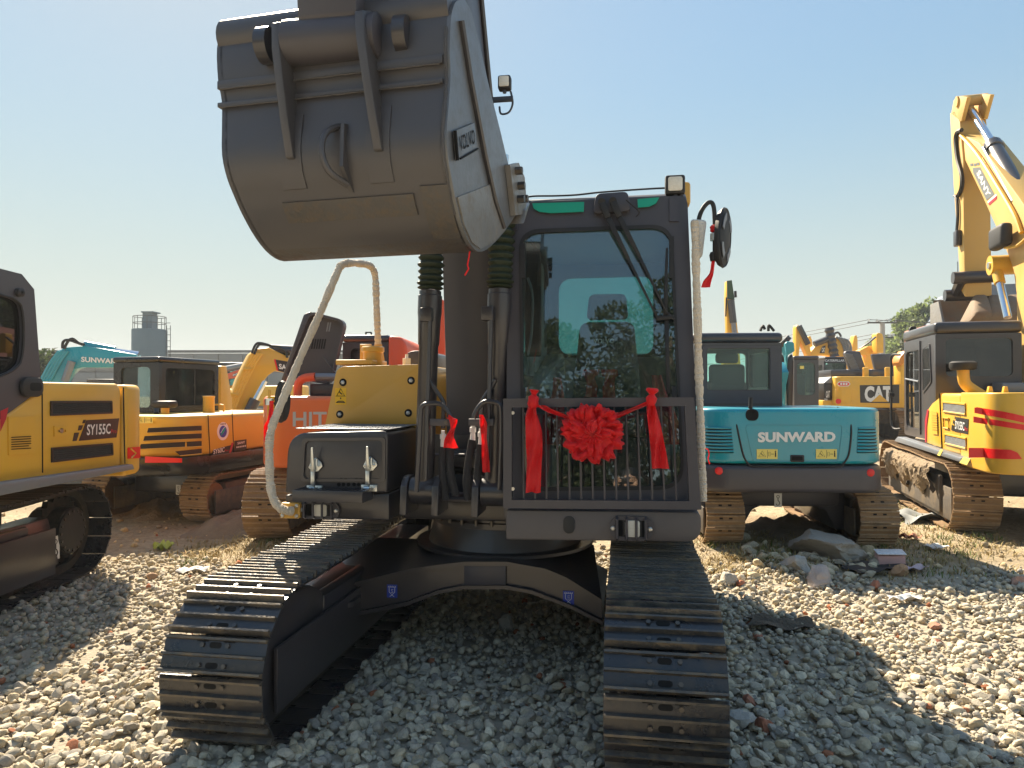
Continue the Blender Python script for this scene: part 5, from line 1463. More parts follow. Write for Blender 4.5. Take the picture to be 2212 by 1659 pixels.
def heap(name, u0, u1, v, depth, h, mtl, seed, n=30):
    A_, B_ = ground(u0, v), ground(u1, v); w = (B_ - A_).length; r_ = random.Random(seed); vs = []; fs = []
    ph = [r_.uniform(0, 6) for _ in range(6)]
    for j in range(n):
        for i in range(n):
            a, b = i / (n - 1), j / (n - 1)
            e = math.sin(math.pi * a) * math.sin(math.pi * b)
            z = h * e ** .8 * (.55 + .25 * math.sin(a * 9 + ph[0]) * math.sin(b * 8 + ph[1]) + .2 * math.sin(a * 21 + ph[2]) * math.sin(b * 17 + ph[3])) + r_.uniform(-.02, .02) * e
            P = A_ + (B_ - A_) * a; vs.append((P.x, P.y + (b - .5) * depth, gz(P.x, P.y) - .02 + z))
    for j in range(n - 1):
        for i in range(n - 1): a = j * n + i; fs.append((a, a + 1, a + n + 1, a + n))
    m = MB(mtl); m.add(vs, fs); o = m.build(name, None, 60); o['kind'] = 'stuff'; return o
heap('dirt_heap', 440, 640, 1125, 2.0, .30, MUD, 3)
heap('dirt_heap', 270, 420, 1105, 1.6, .22, MUD, 4)
heap('dirt_heap', 1590, 1850, 1140, 1.6, .20, MUD, 5)
heap('dirt_heap', 1740, 1960, 1060, 2.5, .25, MUD, 6)
heap('dirt_heap', 1930, 2130, 1010, 3.0, .28, MUD, 8)

# ------------------------------------------------------------------ buildings behind
WALLP = mat('grey wall panel', (.23, .23, .22), .7, var=.06)
bl = thing('long_building', 'long low grey panelled building behind the yard with the silo beside it', 'building', (-30, 58, 0))
m = MB(WALLP); m.box(-80, 34, .3, 14, 0, 4.7); m.build('wall', bl)
src = None
for i in range(36):
    for j in range(3):
        if src is None:
            m = MB(WALLP); m.box(.03, 1.97, .0, .28, .03, 1.52, .01); src = m.build('panel', bl)
            o = src
        else: o = bl and link(src.copy(), bl)
        o.location = (-26 + 2 * i, 0, .1 + 1.56 * j)
m = MB(mat('roof edge', (.13, .13, .13), .7)); m.box(-80, 34, -.08, .34, 4.8, 5.0); m.build('roof_trim', bl)
# silo
TANK = mat('grey blue tank', (.10, .15, .185), .55, var=.06)
P = deep(323, 765, 50); si = thing('silo', 'grey blue cylindrical silo with a railed top platform and ladder', 'silo', (P.x, P.y, 0)); r_ = 35 / 1534 * 50
zt = deep(323, 712, 50).z
m = MB(TANK); m.lathe([(r_, .5), (r_, zt - .05), (r_ * .985, zt), (r_ * .2, zt + .08)], (0, 0, 0), (0, 0, 1), 40); m.build('tank', si)
m = MB(TANK); w_ = 16 / 1534 * 50; m.box(-.30, .34, -.4, .4, zt, zt + 1.15); m.box(-.36, .52, -.5, .5, zt + 1.15, zt + 1.24); m.build('filter_box', si)
m = MB(mat('dark steel', (.06, .065, .07), .5))
for zz in (zt + .45, zt + .9): m.tube([(r_ * .93 * math.cos(2 * math.pi * i / 24), r_ * .93 * math.sin(2 * math.pi * i / 24), zz) for i in range(24)], .025, 4, closed=True)
for i in range(10): a = 2 * math.pi * i / 10; m.cyl((r_ * .93 * math.cos(a), r_ * .93 * math.sin(a), zt - .02), (r_ * .93 * math.cos(a), r_ * .93 * math.sin(a), zt + .9), .022, 4)
m.build('railing', si)
m = MB(mat('dark steel', (.06, .065, .07), .5) if False else MAT['dark steel'])
for xx in (r_ + .05, r_ + .32): m.cyl((xx, 0, 1), (xx, 0, zt + .3), .025, 4)
for i in range(14): m.cyl((r_ + .02, 0, 1 + i * .42), (r_ + .32, 0, 1 + i * .42), .02, 4)
m.build('ladder', si)

# ------------------------------------------------------------------ trees
def leafmat(name, c, var=.3):
    m = mat(name, c, .75, var=var, nscale=1.5); N = m.node_tree.nodes; L = m.node_tree.links
    tr = N.new('ShaderNodeBsdfTranslucent'); tr.inputs[0].default_value = (c[0] * 1.5, c[1] * 1.6, c[2] * .9, 1); mx = N.new('ShaderNodeMixShader'); mx.inputs[0].default_value = .42
    L.new(N['Principled BSDF'].outputs[0], mx.inputs[1]); L.new(tr.outputs[0], mx.inputs[2]); L.new(mx.outputs[0], N['Material Output'].inputs['Surface']); return m
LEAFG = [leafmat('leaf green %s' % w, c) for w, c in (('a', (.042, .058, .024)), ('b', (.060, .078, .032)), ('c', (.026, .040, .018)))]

BARK = mat('bark', (.13, .10, .075), .9, var=.3, bump=.5, bscale=12)
FARLEAF = [leafmat('hazy leaf %s' % w, c) for w, c in (('a', (.14, .175, .10)), ('b', (.19, .225, .13)), ('c', (.10, .13, .08)))]  # greens paled: distance haze and backlight painted into the leaf colour
def tree(name, label, cat, x, y, h, r, seed, n=2600, leaf=.16, trunk_h=.35, squash=1.0, group=None, leaves=None):
    r_ = np.random.default_rng(seed); t = thing(name, label, cat, (x, y, gz(x, y) if abs(x) < 9 and 0 < y < 14 else -.01), 0, group)
    m = MB(BARK); rr_ = random.Random(seed)
    top = Vector((0, 0, h * .8)); m.tube(spline([(0, 0, -.1), (.1 * r, 0, h * .25), (0, .05 * r, h * .5), top], 4), [.055 * h ** .9 * (1 - .8 * i / 12) * .5 + .02 for i in range(13)], 8)
    cl = []
    for q in range(15):
        a = rr_.uniform(0, 6.28); zz = h * (trunk_h + (1 - trunk_h) * rr_.uniform(.08, .92)); rad = r * (.35 + .6 * math.sin(math.pi * min(1, max(0.12, (zz / h - trunk_h) / (1 - trunk_h) * .85 + .1)))) * rr_.uniform(.6, 1)
        c = Vector((rad * math.cos(a), rad * math.sin(a), zz)); cl.append((c, r * rr_.uniform(.26, .46)))
        m.tube([(0, 0, zz * .62), (c.x * .55, c.y * .55, zz * .85), c], [.035 * r + .02, .02 * r + .012, .012], 5)
    cl.append((Vector((0, 0, h * .92)), r * .35)); cl.append((Vector((0, 0, h * .7)), r * .5))
    m.build('trunk', t)
    per = n // len(cl); V = []; F = []; I = []
    for ci, (c, cr) in enumerate(cl):
        d = r_.normal(size=(per, 3)); d /= np.linalg.norm(d, axis=1)[:, None]
        p = np.array(c) + d * (cr * r_.uniform(.45, 1.08, per) ** .6)[:, None] * np.array([1, 1, .8 * squash])
        a = r_.normal(size=(per, 3)) + d * .5; a /= np.linalg.norm(a, axis=1)[:, None]
        b = np.cross(a, r_.normal(size=(per, 3))); b /= np.linalg.norm(b, axis=1)[:, None]
        s = leaf * r_.uniform(.6, 1.3, per)[:, None]
        q = np.stack([p - a * s, p + b * s * .5, p + a * s, p - b * s * .5], 1).reshape(-1, 3)
        o = len(V) * per * 4
        F.append(np.arange(per * 4).reshape(per, 4) + o); V.append(q); I.append(r_.choice(3, per, p=[(.5, .3, .2), (.35, .5, .15), (.4, .15, .45)][ci % 3]))
    V = np.concatenate(V); F = np.concatenate(F); I = np.concatenate(I)
    me = bpy.data.meshes.new('crown'); me.from_pydata(V.tolist(), [], F.tolist())
    for k in (leaves or LEAFG): me.materials.append(k)
    me.polygons.foreach_set('material_index', I.tolist())
    link(bpy.data.objects.new('crown', me), t); return t
rightrow = [(1935, 60, 5.8, 'small'), (1965, 58, 6.9, 'middle'), (1992, 56, 7.8, 'tall'), (2018, 55, 8.6, 'tallest'), (2048, 60, 8.9, 'hidden')]
labs = ['lowest green tree beside the power pole', 'round green tree next to the lowest one by the pole', 'taller green tree in the sloping row behind the black cab', 'tallest green tree beside the pink house', 'green tree partly behind the pink house and yellow arm']
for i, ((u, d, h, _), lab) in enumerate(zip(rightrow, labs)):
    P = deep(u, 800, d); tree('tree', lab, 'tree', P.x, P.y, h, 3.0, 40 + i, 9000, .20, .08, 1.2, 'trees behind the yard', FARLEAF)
P = deep(92, 800, 34); tree('tree', 'thin green tree beside the cab of the yellow excavator and teal boom', 'tree', P.x, P.y, 3.6, 1.2, 50, 1500, .12, .2, 1.1)
# trees across the lane, behind the photographer: the cab panes mirror them
for i, (x, y, h, r, lab) in enumerate(((-6.3, -17, 9.5, 3.3, 'tree'), (-1.2, -19, 12, 3.6, 'tree'), (-10.5, -21, 8.5, 3.0, 'tree'), (-3.6, -24, 11, 3.4, 'tree'), (-16, -18, 8, 3, 'tree'))):
    tree('tree', ['bushy tree across the lane mirrored in the black cab glass', 'tall tree across the lane mirrored at the middle of the windscreen', 'lower tree across the lane left of the bushy one', 'tree standing further back across the lane', 'tree at the far left of the lane mirrored in the yellow machine glass'][i], 'tree', x, y, h, r, 70 + i, 15000, .11, .10, 1.0, 'trees across the lane')
# pink house with blue roof
P = deep(2062, 700, 48)
ho = thing('house', 'pink house with a steep blue tiled roof behind the raised yellow arm', 'house', (P.x, P.y, 0), R(-14))
m = MB(mat('pink render', (.62, .30, .28), .8, var=.08)); m.box(-1.5, 5.5, 0, 6, 0, 6.2); m.build('wall', ho)
BT = mat('blue roof tile', (.07, .11, .17), .55, var=.15)
m = MB(BT); m.prism([(-.6, 6.1), (1.0, 8.7), (6.6, 8.7), (6.6, 6.1)], -.4, 6.4, 'y'); rf_ = m.build('roof', ho)
for j in range(9):
    m = MB(BT); t0 = j / 9; t1 = (j + 1) / 9 + .02
    m.plate([(-.64 + 1.6 * t0, -.42, 6.1 + 2.6 * t0 + .05), (-.64 + 1.6 * t0, 6.42, 6.1 + 2.6 * t0 + .05), (-.64 + 1.6 * t1, 6.42, 6.1 + 2.6 * t1 + .0), (-.64 + 1.6 * t1, -.42, 6.1 + 2.6 * t1)], -.05)
    m.prism([(-.6 + 1.6 * t0, 6.08 + 2.6 * t0), (-.6 + 1.6 * t1, 6.08 + 2.6 * t1), (6.6, 6.08 + 2.6 * t1), (6.6, 6.08 + 2.6 * t0)], -.45 + .03 * (j % 2), -.40)
    m.build('tile_course', rf_)
m = MB(MAT['dark steel'])
for xx in (1.2, 1.55): m.cyl((xx, 3, 8.6), (xx, 3, 10.9 if xx < 1.3 else 11.3), .03, 4)
m.cyl((1.0, 3, 10), (2.6, 3, 10), .02, 4); m.build('antenna', ho)
# power pole and wires
P = deep(1906, 700, 46); pz = deep(1906, 697, 46).z
pole = thing('power_pole', 'concrete power pole with two crossarms in front of the trees', 'power pole', (P.x, P.y, 0))
m = MB(mat('pole concrete', (.33, .34, .34), .8)); m.tube([(0, 0, 0), (0, 0, pz)], [.20, .15], 10); m.build('pole', pole)
for zz, w_ in ((pz, .95), (pz - .95, .7)):
    m = MB(MAT['dark steel']); m.box(-w_, w_, -.05, .05, zz - .05, zz + .05); m.build('crossarm', pole)
    m = MB(WHITE)
    for xx in (-w_ + .08, -.35, .35, w_ - .08): m.cyl((xx, 0, zz + .05), (xx, 0, zz + .22), .04, 6)
    m.build('insulator', pole)
for i, (dx, zz, lab) in enumerate(((-.87, pz + .2, 'top left wire from the power pole'), (.35, pz + .2, 'top middle wire from the power pole'), (-.62, pz - .75, 'lower wire from the left end of the small crossarm'), (.62, pz - .75, 'lower wire from the right end of the small crossarm'))):
    E = Vector((P.x - 26 + i * .6, P.y + 26, zz - 2.2 - i * .15)); A_ = Vector((P.x + dx, P.y, zz)); m = MB(MAT['dark steel'])
    m.tube([A_.lerp(E, t / 14) - Vector((0, 0, 1.6 * math.sin(math.pi * t / 14) * .55)) for t in range(15)], .022, 4); o = m.build('power_line'); tag(o, lab, 'power line', 'power lines')
    E2 = Vector((P.x + 24, P.y - 5 + i, zz + .4)); m = MB(MAT['dark steel']); m.tube([A_.lerp(E2, t / 14) - Vector((0, 0, .8 * math.sin(math.pi * t / 14))) for t in range(15)], .02, 4); o = m.build('power_line'); tag(o, lab.replace('wire from', 'wire running right from'), 'power line', 'power lines')
# ------------------------------------------------------------------ the other machines in the yard
def z1(x, y): return (.25 * x, 553 + .25 * y)
def z2(x, y): return (497.7 + .25 * x, 553 + .25 * y)
def z3(x, y): return (1437.8 + .35 * x, 553 + .35 * y)
def z7(x, y): return (1880.2 + .3335 * x, 165.9 + .3335 * y)
def zq(x, y): return (1935.5 + .2333 * x, 663.6 + .2333 * y)
def zs(x, y): return (276.5 + .2001 * x, 718.9 + .2001 * y)
def zc(x, y): return (1659 + .1667 * x, 663.6 + .1667 * y)
def zb(x, y): return (.5424 * x * .553, (1700 + .5424 * y) * .553)

def wall_y(par, name, o, i, y0, y1, mt, gl, pane='window', k=0.0):
    m = MB(mt); m.ring(o, i, y0, y1, 'y', k); w = m.build(name, par)
    g = MB(gl); ym = (y0 + y1) / 2; g.prism(i, ym - .002, ym + .002, 'y', 0, 2, k); g.build(pane, w, smooth=0); return w
def wall_x(par, name, o, i, x0, x1, mt, gl, pane='window'):
    m = MB(mt); m.ring(o, i, x0, x1, 'x'); w = m.build(name, par)
    g = MB(gl); xm = (x0 + x1) / 2; g.prism(i, xm - .002, xm + .002, 'x'); g.build(pane, w, smooth=0); return w
def cab_box(par, x0, x1, y0, y1, z0, z1, mt, gl, rear=None, left=None, right=None, roofh=.10, seat=True, front_lean=.12):
    """hollow cab: y0 is the side nearest the viewer. windows given as (a0, a1, z0, z1, radius)"""
    zt = z1 - roofh
    def full(a0, a1): return rrect(a0, a1, z0, zt, .02, 5)
    def win(w, d): return rrect(w[0], w[1], w[2], w[3], w[4] if len(w) > 4 else .06, 5) if w else d
    wd = x1 - x0; h = zt - z0
    i = win(rear, rrect(x0 + .1, x1 - .1, z0 + h * .42, zt - .08, .06, 5)); wall_y(par, 'cab_rear', full(x0, x1), i, y0, y0 + .05, mt, gl, 'rear_window')
    i = rrect(x0 + .07, x1 - .07, z0 + .12, zt - .06, .06, 5); wall_y(par, 'cab_front', full(x0, x1), i, y1 - .05, y1, mt, gl, 'windscreen')
    i = win(left, rrect(y0 + .12, y1 - .12, z0 + h * .35, zt - .08, .06, 5)); wall_x(par, 'cab_side', full(y0 + .052, y1 - .052), i, x0, x0 + .05, mt, gl, 'side_window')
    i = win(right, rrect(y0 + .12, y1 - .12, z0 + h * .42, zt - .08, .06, 5)); wall_x(par, 'cab_side', full(y0 + .052, y1 - .052), i, x1 - .05, x1, mt, gl, 'side_window')
    m = MB(mt); m.box(x0 - .015, x1 + .015, y0 - .02, y1 + .03, zt + .002, z1, min(.05, roofh * .45), 3); m.build('cab_roof', par)
    m = MB(RUBBER); m.box(x0 + .052, x1 - .052, y0 + .052, y1 - .052, z0, z0 + .03); m.build('cab_floor', par)
    if seat:
        c = (x0 + x1) / 2; yy = y0 + (y1 - y0) * .36
        m = MB(SEAT); m.box(c - .22, c + .22, yy, yy + .12, z0 + .35, z0 + h * .74, .05, 3); m.box(c - .14, c + .14, yy + .01, yy + .1, z0 + h * .75, z0 + h * .9, .04, 3); m.box(c - .24, c + .24, yy, yy + .5, z0 + .3, z0 + .45, .05, 3); m.build('seat', par)
def side_shape(fr, par, name, x, w, pts, mt, bevel=.015):
    """outline read off the photo on the plane x = x of a machine, given its width w in x"""
    m = MB(mt); m.prism([fr.sd(u, v, x) for u, v in pts], x, x + w, 'x', bevel); return m.build(name, par)
def hose_on(fr, par, name, x, pts, r, mt, n=6):
    m = MB(mt); m.tube(spline([(x,) + tuple(fr.sd(u, v, x)) for u, v in pts], 5), r, n); return m.build(name, par)
def louvre(par, name, pts4, thick, mt=MESH, slats=0, axis='x', at=0.0):
    m = MB(mt); m.prism(pts4, at - thick if axis == 'x' else at, at, axis); o = m.build(name, par); return o
def side_text(m, txt, fr, x, c, w_h=None, bold=.03, shear=0, out=.004):
    """lettering on a side plane; c = survey corners lower left, lower right, upper left"""
    a, b, d = [Vector((x - out,) + tuple(fr.sd(u, v, x))) for u, v in c]
    m.text(txt, a, b - a, d - a, (b - a).length, (d - a).length, bold, shear)
def rear_text(m, txt, fr, y, c, bold=.03, shear=0, out=.004):
    a, b, d = [Vector((fr.px(u, v, y)[0], y - out, fr.px(u, v, y)[1])) for u, v in c]
    m.text(txt, a, b - a, d - a, (b - a).length, (d - a).length, bold, shear)
def sidep(fr, x, pts, out=0.0): return [Vector((x + out,) + tuple(fr.sd(u, v, x))) for u, v in pts]
def rearp(fr, y, pts, out=0.0): return [Vector((fr.px(u, v, y)[0], y - out, fr.px(u, v, y)[1])) for u, v in pts]
def hook_sign(par, o, ex_, ey_, s):
    """white lashing-point label with a hook drawn on it"""
    o = Vector(o); ex_ = Vector(ex_); ey_ = Vector(ey_); n = ex_.cross(ey_)
    m = MB(WHITE); m.plate([o, o + ex_ * s * .55, o + ex_ * s * .55 + ey_ * s, o + ey_ * s], .003); m.use(DECAL)
    def p(a, b): return o + ex_ * s * a + ey_ * s * b + n * .004
    m.tube([p(.27 + .10 * math.cos(a), .76 + .10 * math.sin(a)) for a in [i * .785 for i in range(8)]], .02 * s, 4, closed=True)
    m.tube([p(.27, .66), p(.27, .48), p(.35, .40), p(.40, .28), p(.33, .15), p(.2, .13), p(.13, .25)], .03 * s, 4); return m.build('lashing_sticker', par)

# ---- yellow excavator at the left border (its left flank towards us, facing the camera)
Lf = Fr(-3.56, 0, 0)
lx = Lf.empty('excavator', 'yellow excavator cut by the left border, with dark cab and black clean tracks', 'excavator', 'excavators in the yard')
crawler(lx, -.48, .56, (3.45, .40, .38, 6.30, .42, .38, .015), .172, SHOE, BLACK, LINK, BLACK, False, .2)
crawler(lx, -2.45, .56, (3.45, .40, .38, 6.30, .42, .38, .015), .172, SHOE, BLACK, LINK, BLACK, False, .2)
m = MB(BLACK); m.box(-.44, -.34, 3.9, 5.75, .20, .56, .02); m.box(-.35, -.33, 4.0, 5.62, .30, .33, .01); m.build('track_guard', lx)
m = MB(RUBBER); m.lathe([(.18, -.02), (.19, 0), (.19, .05), (.15, .06)], (-.37, 6.28, .42), (1, 0, 0), 24); m.build('drive_motor', lx)
for i in range(16):
    a = 2 * math.pi * i / 16
b = MB(BOLTDARK)
for i in range(16): a = 2 * math.pi * i / 16; b.cyl((-.32, 6.28 + .17 * math.cos(a), .42 + .17 * math.sin(a)), (-.305, 6.28 + .17 * math.cos(a), .42 + .17 * math.sin(a)), .012, 6)
b.build('drive_motor_bolt', lx, kind='stuff')
hy, hz = Lf.sd(*zb(366, 908), -.33); hook_sign(lx, (-.329, hy, hz), (0, 1, 0), (0, 0, 1), .20)
m = MB(BLACK); m.box(-2.2, -.72, 4.2, 6.0, .45, .85, .05); m.lathe([(.5, .8), (.5, .95)], (-1.4, 5.1, 0), (0, 0, 1), 30); m.build('undercarriage', lx)
yb0, zskid = Lf.sd(0, 1065); 
ztop = Lf.sd(180, 827)[1]; zbot = Lf.sd(200, 1012)[1]
ycab = Lf.sd(90, 840)[0]
side = MB(SANY)
body = [(3.9, zskid + .06), (Lf.sd(248, 1010)[0], zskid + .03), (Lf.sd(262, 840)[0], zskid + .03), (Lf.sd(262, 830)[0], ztop - .06), (Lf.sd(255, 827)[0], ztop), (ycab - .02, ztop), (Lf.sd(86, 845)[0], Lf.sd(86, 845)[1]), (Lf.sd(0, 906)[0], Lf.sd(0, 906)[1]), (3.9, 1.3)]
m = MB(SANY); m.prism(body, -.60, 0, 'x', .025, 3); m.build('side_housing', lx)
m = MB(SANY); yr = Lf.sd(270, 900)[0]
m.prism(rrect(-2.55, .015, yr - .02, yr + .50, (.05, .05, .36, .36), 8), Lf.sd(282, 1015, .0)[1] - .05, ztop - .01, 'z', .05, 3); m.build('counterweight', lx)
m = MB(SANY); m.box(-2.5, -.62, 5.0, yr, zskid, ztop - .02, .03); m.build('engine_housing', lx)
# seams, skid, stripes
m = MB(HOLE)
for a, b_ in ((z1(362, 1170), zb(305, 270)), (z1(1065, 1135), zb(898, 205))):
    p, q = sidep(Lf, .0, [a, b_], .001); m.tube([p, q], .006, 4)
m.build('panel_seam', lx)
m = MB(SKID); p = [Lf.sd(*zb(0, 318)), Lf.sd(*zb(905, 208)), Lf.sd(*zb(920, 245)), Lf.sd(*zb(0, 388))]; p = [(3.7, zskid + .12)] + p[1:3] + [(3.7, zskid)]
m.prism(p, .0, .07, 'x', .012); m.build('skid_rail', lx)
def grille(par, fr, x, pts, name='vent_grille', nslat=7, t=.012):
    P = [fr.sd(u, v, x) for u, v in pts]          # lower left, lower right, upper right, upper left
    m = MB(MESH); m.prism(P, x + .001, x + .004, 'x'); o = m.build(name, par)
    f = MB(par_col); f.ring(rquad(P, .015, 2), [((a - .5) * .0 + a, b) for a, b in rquad([(P[0][0] + .02, P[0][1] + .015), (P[1][0] - .02, P[1][1] + .015), (P[2][0] - .02, P[2][1] - .015), (P[3][0] + .02, P[3][1] - .015)], .01, 2)], x + .002, x + t, 'x'); f.build('grille_frame', o)
    s = MB(MESH)
    for i in range(1, nslat):
        q = i / nslat; a = (P[0][0] + (P[3][0] - P[0][0]) * q, P[0][1] + (P[3][1] - P[0][1]) * q); b_ = (P[1][0] + (P[2][0] - P[1][0]) * q, P[1][1] + (P[2][1] - P[1][1]) * q)
        s.tube([(x + .005, a[0], a[1]), (x + .005, b_[0], b_[1])], .005, 4)
    s.build('grille_slat', o, kind='stuff')
par_col = DECAL
grille(lx, Lf, .0, [z1(430, 1382), z1(965, 1362), z1(962, 1250), z1(430, 1252)])
grille(lx, Lf, .0, [zb(365, 198), zb(810, 145), zb(806, 55), zb(365, 90)])
# model plate: slanted black field, three dashes, lettering
m = MB(DECAL)
m.plate(sidep(Lf, 0, [z1(678, 1598), z1(1005, 1568), z1(1028, 1402), z1(745, 1418)], .001), .002)
for q in ((z1(625, 1600), z1(660, 1597), z1(682, 1525), z1(640, 1528)), (z1(671, 1508), z1(700, 1505), z1(716, 1462), z1(680, 1464)), (z1(709, 1446), z1(732, 1444), z1(741, 1414), z1(718, 1416))):
    m.plate(sidep(Lf, 0, q, .001), .002)
m.use(WHITE); side_text(m, 'SY155C', Lf, 0, (z1(745, 1550), z1(950, 1536), z1(748, 1456)), bold=.018, out=-.0045)
m.use(CRIMSON); side_text(m, 'Pro', Lf, 0, (z1(957, 1534), z1(1003, 1530), z1(957, 1498)), bold=.01, out=-.0045); m.build('model_plate', lx)
m = MB(SANY); P = sidep(Lf, 0, [z1(460, 1560), z1(578, 1552), z1(578, 1465), z1(460, 1470)])
m.ring([(p.y, p.z) for p in P], [(p.y + (.03 if i in (0, 3) else -.03), p.z + (.03 if i < 2 else -.03)) for i, p in enumerate(P)], .0, .012, 'x'); m.use(BOLT); m.lathe([(.022, .0), (.022, .012)], (0, (P[0].y + P[1].y) / 2, (P[0].z + P[3].z) / 2), (1, 0, 0), 10); m.build('lock_recess', lx)
m = MB(SANY); P = sidep(Lf, 0, [zb(55, 145), zb(243, 132), z1(295, 1385), z1(62, 1388)]); m.plate([p for p in P], .010); do = m.build('service_door', lx)
m = MB(HOLE)
for i in range(6): m.plate(sidep(Lf, .012, [zb(80, 100 - i * 17 + 4), zb(222 if i not in (1,) else 205, 92 - i * 17 + 4), zb(222 if i != 1 else 205, 86 - i * 17 + 4), zb(80, 94 - i * 17 + 4)], .001), .002)
m.build('door_slot', do, kind='stuff')
m = MB(RED); m.plate(sidep(Lf, .0, [zb(905, 170), zb(997, 165), zb(997, 82), zb(905, 90)], .016), .003); m.use(SANY)
a, b_, c_ = sidep(Lf, .0, [zb(925, 95), zb(962, 130), zb(930, 165)], .021); m.tube([a, b_, c_], .010, 4); m.build('reflector', lx)
m = MB(CRIMSON); m.plate(sidep(Lf, 0, [(0, 932), (12, 905), (17, 880), (0, 888)], .002), .002); m.build('red_stripe', lx)
# cab
cs = [Lf.sd(*p) for p in ((0, 906), (86, 843), (88, 815), (74, 625), (47, 592), (0, 580))]
cabo = [(3.62, 1.05)] + cs + [(3.7, 2.62), (3.5, 1.9)]
n = len(cabo)
cen = Vector((sum(p[0] for p in cabo) / n, sum(p[1] for p in cabo) / n))
wi = [(3.85, 1.35), Lf.sd(0, 811), Lf.sd(30, 800), Lf.sd(50, 775), Lf.sd(54, 735), Lf.sd(50, 668), Lf.sd(34, 646), Lf.sd(0, 638), (3.85, 2.42)]
wi9 = [wi[0], wi[1], wi[2], wi[3], wi[5], wi[6], wi[7], wi[8], ((wi[8][0] + wi[0][0]) / 2, (wi[8][1] + wi[0][1]) / 2)]
def cut2(P):
    out_ = []
    for i in range(len(P)):
        for q in (P[i - 1], P[(i + 1) % len(P)]): out_.append((P[i][0] * .72 + q[0] * .28, P[i][1] * .72 + q[1] * .28))
    return out_
wi = cut2(wi9); cabo2 = [p for p in cabo for _ in (0, 1)]
wi = cut2(wi); cabo2 = [p for p in cabo2 for _ in (0, 1)]
m = MB(CHAR); m.ring(cabo2, wi, -.06, .0, 'x'); cs_ = m.build('cab_side', lx)
DARKG = glass('dark side glass', (.035, .045, .05), .9, 0, .05, 1.4)
m = MB(DARKG); m.prism(wi, -.03, -.025, 'x'); m.build('side_window', cs_, smooth=0)
m = MB(RUBBER); m.tube([(.004, a, b_) for a, b_ in wi], .010, 5, closed=True); m.build('window_seal', cs_)
m = MB(CHAR); m.prism(cabo, -1.06, -1.0, 'x'); m.hexa([(-1.0, cs[2][0] - .06, 1.3), (-.06, cs[2][0] - .06, 1.3), (-.06, cs[2][0] - .01, 1.3), (-1.0, cs[2][0] - .01, 1.3)], [(-1.0, cs[3][0] - .06, 2.38), (-.06, cs[3][0] - .06, 2.38), (-.06, cs[3][0] - .01, 2.38), (-1.0, cs[3][0] - .01, 2.38)]); m.box(-1.0, -.06, 3.8, cs[4][0] - .02, 2.46, 2.5); m.build('cab_shell', lx)
m = MB(RUBBER)
for x_ in (152, 170): y_, z_ = Lf.sd(*z1(x_, 316)); m.lathe([(.030, 0), (.030, .02), (.02, .026)], (0, y_, z_), (1, 0, 0), 12)
m.build('cab_light', lx)
y_, z_ = Lf.sd(*z1(265, 1130)); m = MB(RUBBER); m.prism(rrect(y_ - .13, y_ + .10, z_ - .075, z_ + .07, .06, 5), .0, .035, 'x', .012); m.use(HOLE); m.prism(rrect(y_ - .06, y_ + .07, z_ - .03, z_ + .03, .025, 4), .034, .037, 'x'); m.build('door_handle', lx)
m = MB(SANY); m.prism([(3.6, 1.2), (3.3, 1.9), (2.6, 3.0), (1.4, 4.0), (1.2, 4.3), (1.5, 4.5), (2.9, 3.5), (3.7, 2.3), (4.1, 1.2)], -1.62, -1.28, 'x', .02); m.build('boom', lx)

# ---- small yellow excavator behind it, seen from its rear right corner
Sf = Fr(-3.83, 8.3, 14)
sx = Sf.empty('excavator', 'small yellow excavator with brown muddy tracks and a round blue sticker on its flank', 'excavator', 'excavators in the yard')
ct_ = Sf.loc(ground(425, 1130)).x
for xc, ph in ((ct_ + .02, .2), (ct_ - 1.5, .6)): crawler(sx, xc, .40, (.75, .30, .285, 2.75, .31, .29, .01), .135, MUDSHOE, MUDRIB, MUDSHOE, FRAMEMUD, False, ph)
m = MB(BLACK); m.box(ct_ - 1.25, ct_ - .2, .9, 2.4, .30, .60, .04); m.build('undercarriage', sx)
o = Sf.p3(*zb(1268, 395), 0.88); hook_sign(sx, (o[0], .88, o[2] - .06), (1, 0, 0), (0, 0, 1), .13)
zt = 1.36; zb_ = .64; zm = .87
def plan(e=0.0): return [(-1.9 - e, 2.5), (-1.9 - e, .45), (-1.72, .12 - e), (-1.35, -.02 - e), (-.55, -.02 - e), (-.17, .12 - e), (0 + e, .45), (0 + e, 2.5)]
def smooth_plan(pts): 
    mid = spline([(p[0], p[1], 0) for p in pts[1:-1]], 5); return [pts[0]] + [(p.x, p.y) for p in mid] + [pts[-1]]
m = MB(SANY); m.prism(smooth_plan(plan()), zm, zt, 'z', .05, 3); m.build('body', sx)
m = MB(GLOSSB); m.prism(smooth_plan(plan(.02)), zb_, zm - .003, 'z', .03, 2); m.build('counterweight', sx)
x1 = 0.0
m = MB(HOLE)
for p in ((862, 870, 885, 1345), (1122, 835, 1140, 1290)):
    a, b_ = sidep(Sf, 0.0, [zs(p[0], p[1] + 10), zs(p[2], p[3])], .002); m.tube([a, b_], .006, 4)
m.build('panel_seam', sx)
